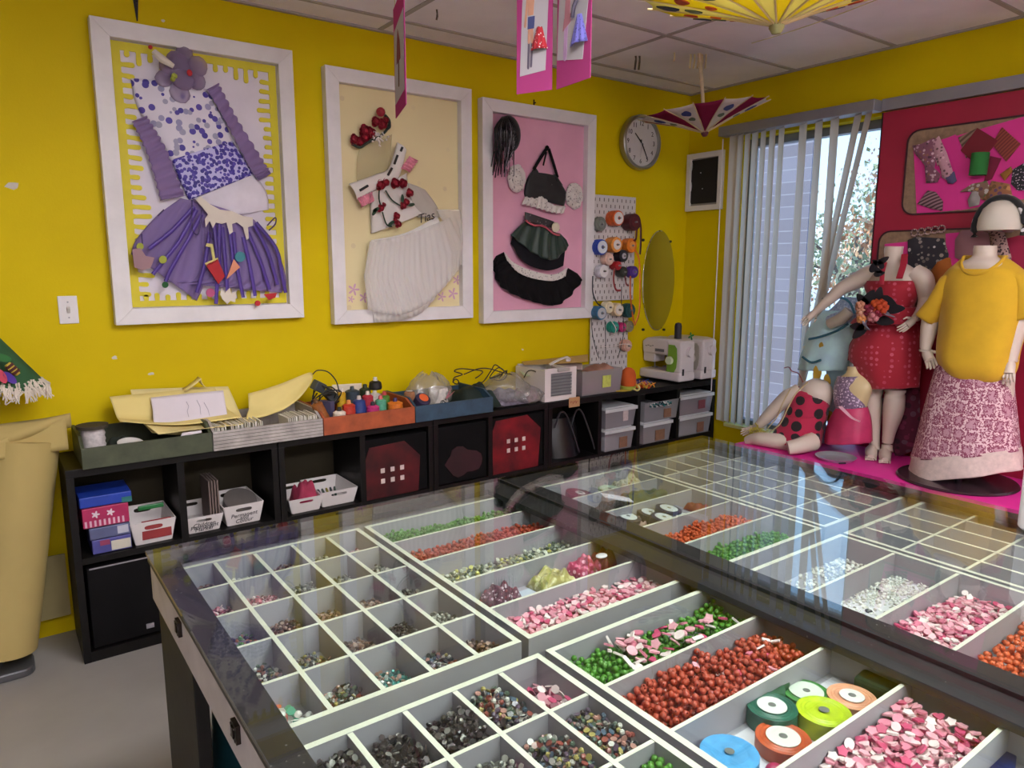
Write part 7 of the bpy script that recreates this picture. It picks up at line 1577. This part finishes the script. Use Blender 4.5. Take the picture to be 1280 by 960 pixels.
# ---- leaning small mannequin in red with black dots
x3 = 3.2; t = thing('small_mannequin', 'small headless mannequin sitting on the stage in red with black dots', 'mannequin', tuple(X(1000, 560, x3)))
g = MB(); limb(g, [(1025, 476, x3, .045), (1022, 486, x3, .09), (1014, 505, x3, .1), (1004, 530, x3-.02, .1), (998, 548, x3-.03, .085)], 20)
limb(g, [(1000, 487, x3-.06, .04), (985, 497, x3-.1, .047), (972, 508, x3-.12, .04), (960, 520, x3-.14, .036), (950, 530, x3-.15, .028), (944, 535, x3-.15, .024)]); hand(g, X(945, 534, x3-.15), X(934, 538, x3-.16)-X(945, 534, x3-.15), V((0, .2, -1)), .06)
limb(g, [(1000, 552, x3-.08, .06), (985, 553, x3-.14, .05), (968, 551, x3-.18, .046), (952, 549, x3-.2, .042), (942, 549, x3-.2, .035), (934, 551, x3-.2, .028)])
limb(g, [(1015, 552, x3-.1, .055), (1000, 557, x3-.2, .045), (985, 560, x3-.25, .04)]); g.build('body', M_MANN, t, smooth=60)
M_LB = patmat('red cloth with big black dots', 'b01a44', ['1a0f14', '1a0f14'], 13, .40, .8, rand=.3)
g = MB(); limb(g, [(1013, 487, x3-.01, .088), (1012, 495, x3-.01, .115), (1009, 512, x3-.02, .118), (1004, 530, x3-.03, .12), (1000, 546, x3-.05, .125), (998, 553, x3-.06, .12)], 24); g.build('dotted_romper', M_LB, t, smooth=60)
g, b = loft('romper_skirt', M_LB, [(982, 1026, 520, .8), (972, 1024, 536, .85), (962, 1022, 552, .9)], t, x=x3-.05, folds=6, fold=.05, capt=False, capb=False, solid=.004); b()
g = MB()
for pts in ([(988, 486), (978, 505), (972, 520), (960, 535)], [(1010, 478), (995, 492), (985, 510), (975, 530), (962, 540)]): g.tube(smooth_pts([X(px, py, x3-.15) for px, py in pts], 16), .004, 5)
g.build('cord_tie', mat('pale gold cord', 'c9b48a', .5), t, smooth=True)
g = MB()
for k in range(18): g.tube([X(948+random.gauss(0, 5), 536+random.gauss(0, 3), x3-.18), X(942+random.gauss(0, 7), 541+random.gauss(0, 3), x3-.19)], .003, 4)
g.build('gold_cuff', mat('yellow gold tinsel', 'c2b44a', .4, .3), t)
g = MB(); g.tube(smooth_pts([X(980, 460, x3-.05), X(986, 459, x3-.05), X(990, 464, x3-.05), X(998, 467, x3-.05), X(1004, 478, x3-.05)], 14), .003, 5); g.build('feeler_wire', mat('red wire', '8a3a3c', .5), t, smooth=True)
# ---- small bust with sequins and pink skirt
x4 = 3.22; t = thing('small_bust', 'small torso form with lilac sequin top and pink skirt', 'torso form', tuple(X(1062, 553, x4)))
g, b = loft('torso', mat('pale gold skin form', 'cdb98c', .45, var=.02), [(1060, 1074, 458, .9), (1058, 1076, 466, .85), (1048, 1085, 474, .6), (1044, 1090, 484, .6), (1046, 1086, 498, .65), (1050, 1082, 512, .65), (1046, 1086, 530, .7), (1044, 1086, 545, .7)], t, x=x4); b()
g, b = loft('sequin_top', patmat('lilac sequins', '7a6480', ['c8b0cc', '9a7f9c', 'd8c8d8', '5a4a66'], 90, .42, .3), [(1049, 1078, 470, .66, .01), (1045, 1080, 484, .68, .01), (1045, 1082, 498, .7, .01), (1048, 1082, 512, .7, .005)], t, x=x4, lump=.02, capt=False, capb=False, solid=.004); b()
g, b = loft('pink_skirt', mat('rose pink taffeta', 'b8305e', .5, var=.1, vscale=10), [(1047, 1083, 509, .74), (1040, 1086, 522, .8), (1036, 1087, 538, .85), (1035, 1087, 553, .85)], t, x=x4, folds=9, fold=.04, capb=False, capt=False, solid=.003); b()
g = MB(); c = X(1066, 456, x4); g.ball(c, .022, 2, (1, 1, .8)); g.cyl(c, c+V((0, 0, -.05)), .012); g.build('neck_cap', M_GREYMETAL, t, smooth=True)
g = MB(); g.tube(smooth_pts([X(1050, 508, x4-.13), X(1058, 516, x4-.14), X(1066, 523, x4-.14), X(1075, 527, x4-.13)], 10), 1., 6, flat=(.012, .001)); g.build('satin_bow', mat('pale rose ribbon', 'd8a4b4', .3), t, smooth=True)
c = X(1046, 552, 3.08); c.z = PZ+.001
tag(MB().lathe([(.0, .003), (.085, .003), (.105, .02), (.108, .019), (.088, .0), (0, 0)], 30, M.Translation(c), caps=False).build('mirror_dish', mat('mirror steel dish', 'd8dce4', .3, .7, var=0), smooth=True), 'shiny steel dish on the pink stage in front of the small torso form', 'dish')
g = MB(); p = X(1043, 566, 3.0); p.z = PZ+.006; g.tube([p, p+V((.03, .0, .0)), p+V((.05, -.03, .002)), p+V((.03, -.05, 0)), p+V((.0, -.03, 0))], .004, 5); tag(g.build('hair_clip', mat('black plastic', '17161a', .4), smooth=True), 'small black clip lying on the pink stage near the table', 'clip')
# ---- pale blue costume hanging in the window
x5 = 3.41; t = thing('costume', 'pale blue tiered costume with teal edging in front of the window', 'costume', tuple(X(1048, 545, x5)))
M_BLU = mat('pale aqua organza', 'c4ecff', .6, var=.08, vscale=8, sheen=.3); M_BLU2 = patmat('pale blue sparkle', 'a8bcd8', ['c8d8ec', '8fa6cc'], 70, .4, .5); M_TEAL = mat('teal edging', '2f6a80', .6)
g, b = loft('bodice', M_BLU2, [(1052, 1072, 372, .5), (1044, 1080, 382, .6), (1026, 1080, 398, .65), (1020, 1078, 410, .6)], t, x=x5, lump=.06); b()
g, b = loft('tier', M_BLU, [(1030, 1082, 388, .5), (1012, 1078, 412, .6), (1008, 1074, 432, .6)], t, x=x5, folds=7, fold=.06, seed=1, capt=False, capb=False, solid=.003); b()
g, b = loft('tier', M_BLU, [(1020, 1078, 408, .5), (1006, 1072, 440, .6), (1002, 1068, 462, .55)], t, x=x5-.02, folds=9, fold=.08, seed=3, capt=False, capb=False, solid=.003); b()
g, b = loft('tail', mat('grey aqua organza', 'bcdff0', .7, var=.1, vscale=6, sheen=.3), [(1032, 1078, 420, .4), (1034, 1076, 460, .35), (1034, 1062, 500, .3), (1036, 1056, 545, .25)], t, x=x5, folds=5, fold=.1, seed=6, solid=.003); b()
g = MB()
for pts in ([(1011, 424), (1025, 421), (1045, 414), (1060, 405)], [(1003, 446), (1014, 453), (1026, 450)], [(1028, 374), (1050, 372), (1062, 378), (1068, 392)]): g.tube(smooth_pts([X(px, py, x5-.14) for px, py in pts], 16), .007, 6)
g.build('teal_edging', M_TEAL, t, smooth=True)
g = MB(); limb(g, [(1037, 405, x5-.12, .03), (1052, 398, x5-.13, .034), (1062, 388, x5-.12, .03)]); g.build('cream_sleeve', mat('cream sheer sleeve', 'c4bcae', .7), t, smooth=True)
g = MB()
for px, py, r_ in ((1022, 466, .035), (1034, 476, .03), (1037, 520, .03), (1027, 432, .018)): c = X(px, py, x5-.11); g.prism(blob(12, r_, .5, px, (.8, 1.2)), 0, .004, wallr(c.x, c.y, c.z))
g.build('yellow_patch', mat('mustard patch', 'c4a23a', .85), t)
MB().cyl(X(1048, 430, x5), V((x5, X(1048, 430, x5).y, PZ)), .01).build('stand_rod', M_GREYMETAL, t)
tag(MB().cbox((3.38, X(1025, 540, 3.38).y, PZ+.055), (.05, .11, .108), (0, 0, .2)).build('folded_carton', mat('bluish white card', 'b9c4da', .6), bevel=.003), 'bluish white carton on the stage between the dotted and the sequin forms', 'carton')
# ---- white post and bottle at the right edge
tag(MB().cbox((3.40, -2.58, PZ+.36), (.08, .24, .718)).build('white_board', mat('white panel', 'd5d0d8', .5), bevel=.004), 'white upright board on the stage behind the patterned skirt', 'board')
bc = V((1.655, -2.945, TZ+.0005)); t = thing('plastic_bottle', 'white plastic bottle standing on the glass at the right edge', 'bottle', tuple(bc))
MB().lathe([(0, 0), (.062, 0), (.068, .006), (.068, .20), (.055, .225), (.03, .235), (.03, .25)], 32, M.Translation(bc), caps=True).build('bottle_body', mat('white bottle plastic', 'd8d4d4', .35, var=.01), t, smooth=True)
g = MB(); g.lathe([(.034, .236), (.034, .27), (.02, .275), (.02, .32), (0, .322)], 24, M.Translation(bc)); g.ball(bc+V((-.055, -.0, .15)), .028, 2); g.build('bottle_cap', mat('white bottle plastic', 'd8d4d4', .35, var=.01), t, smooth=True)
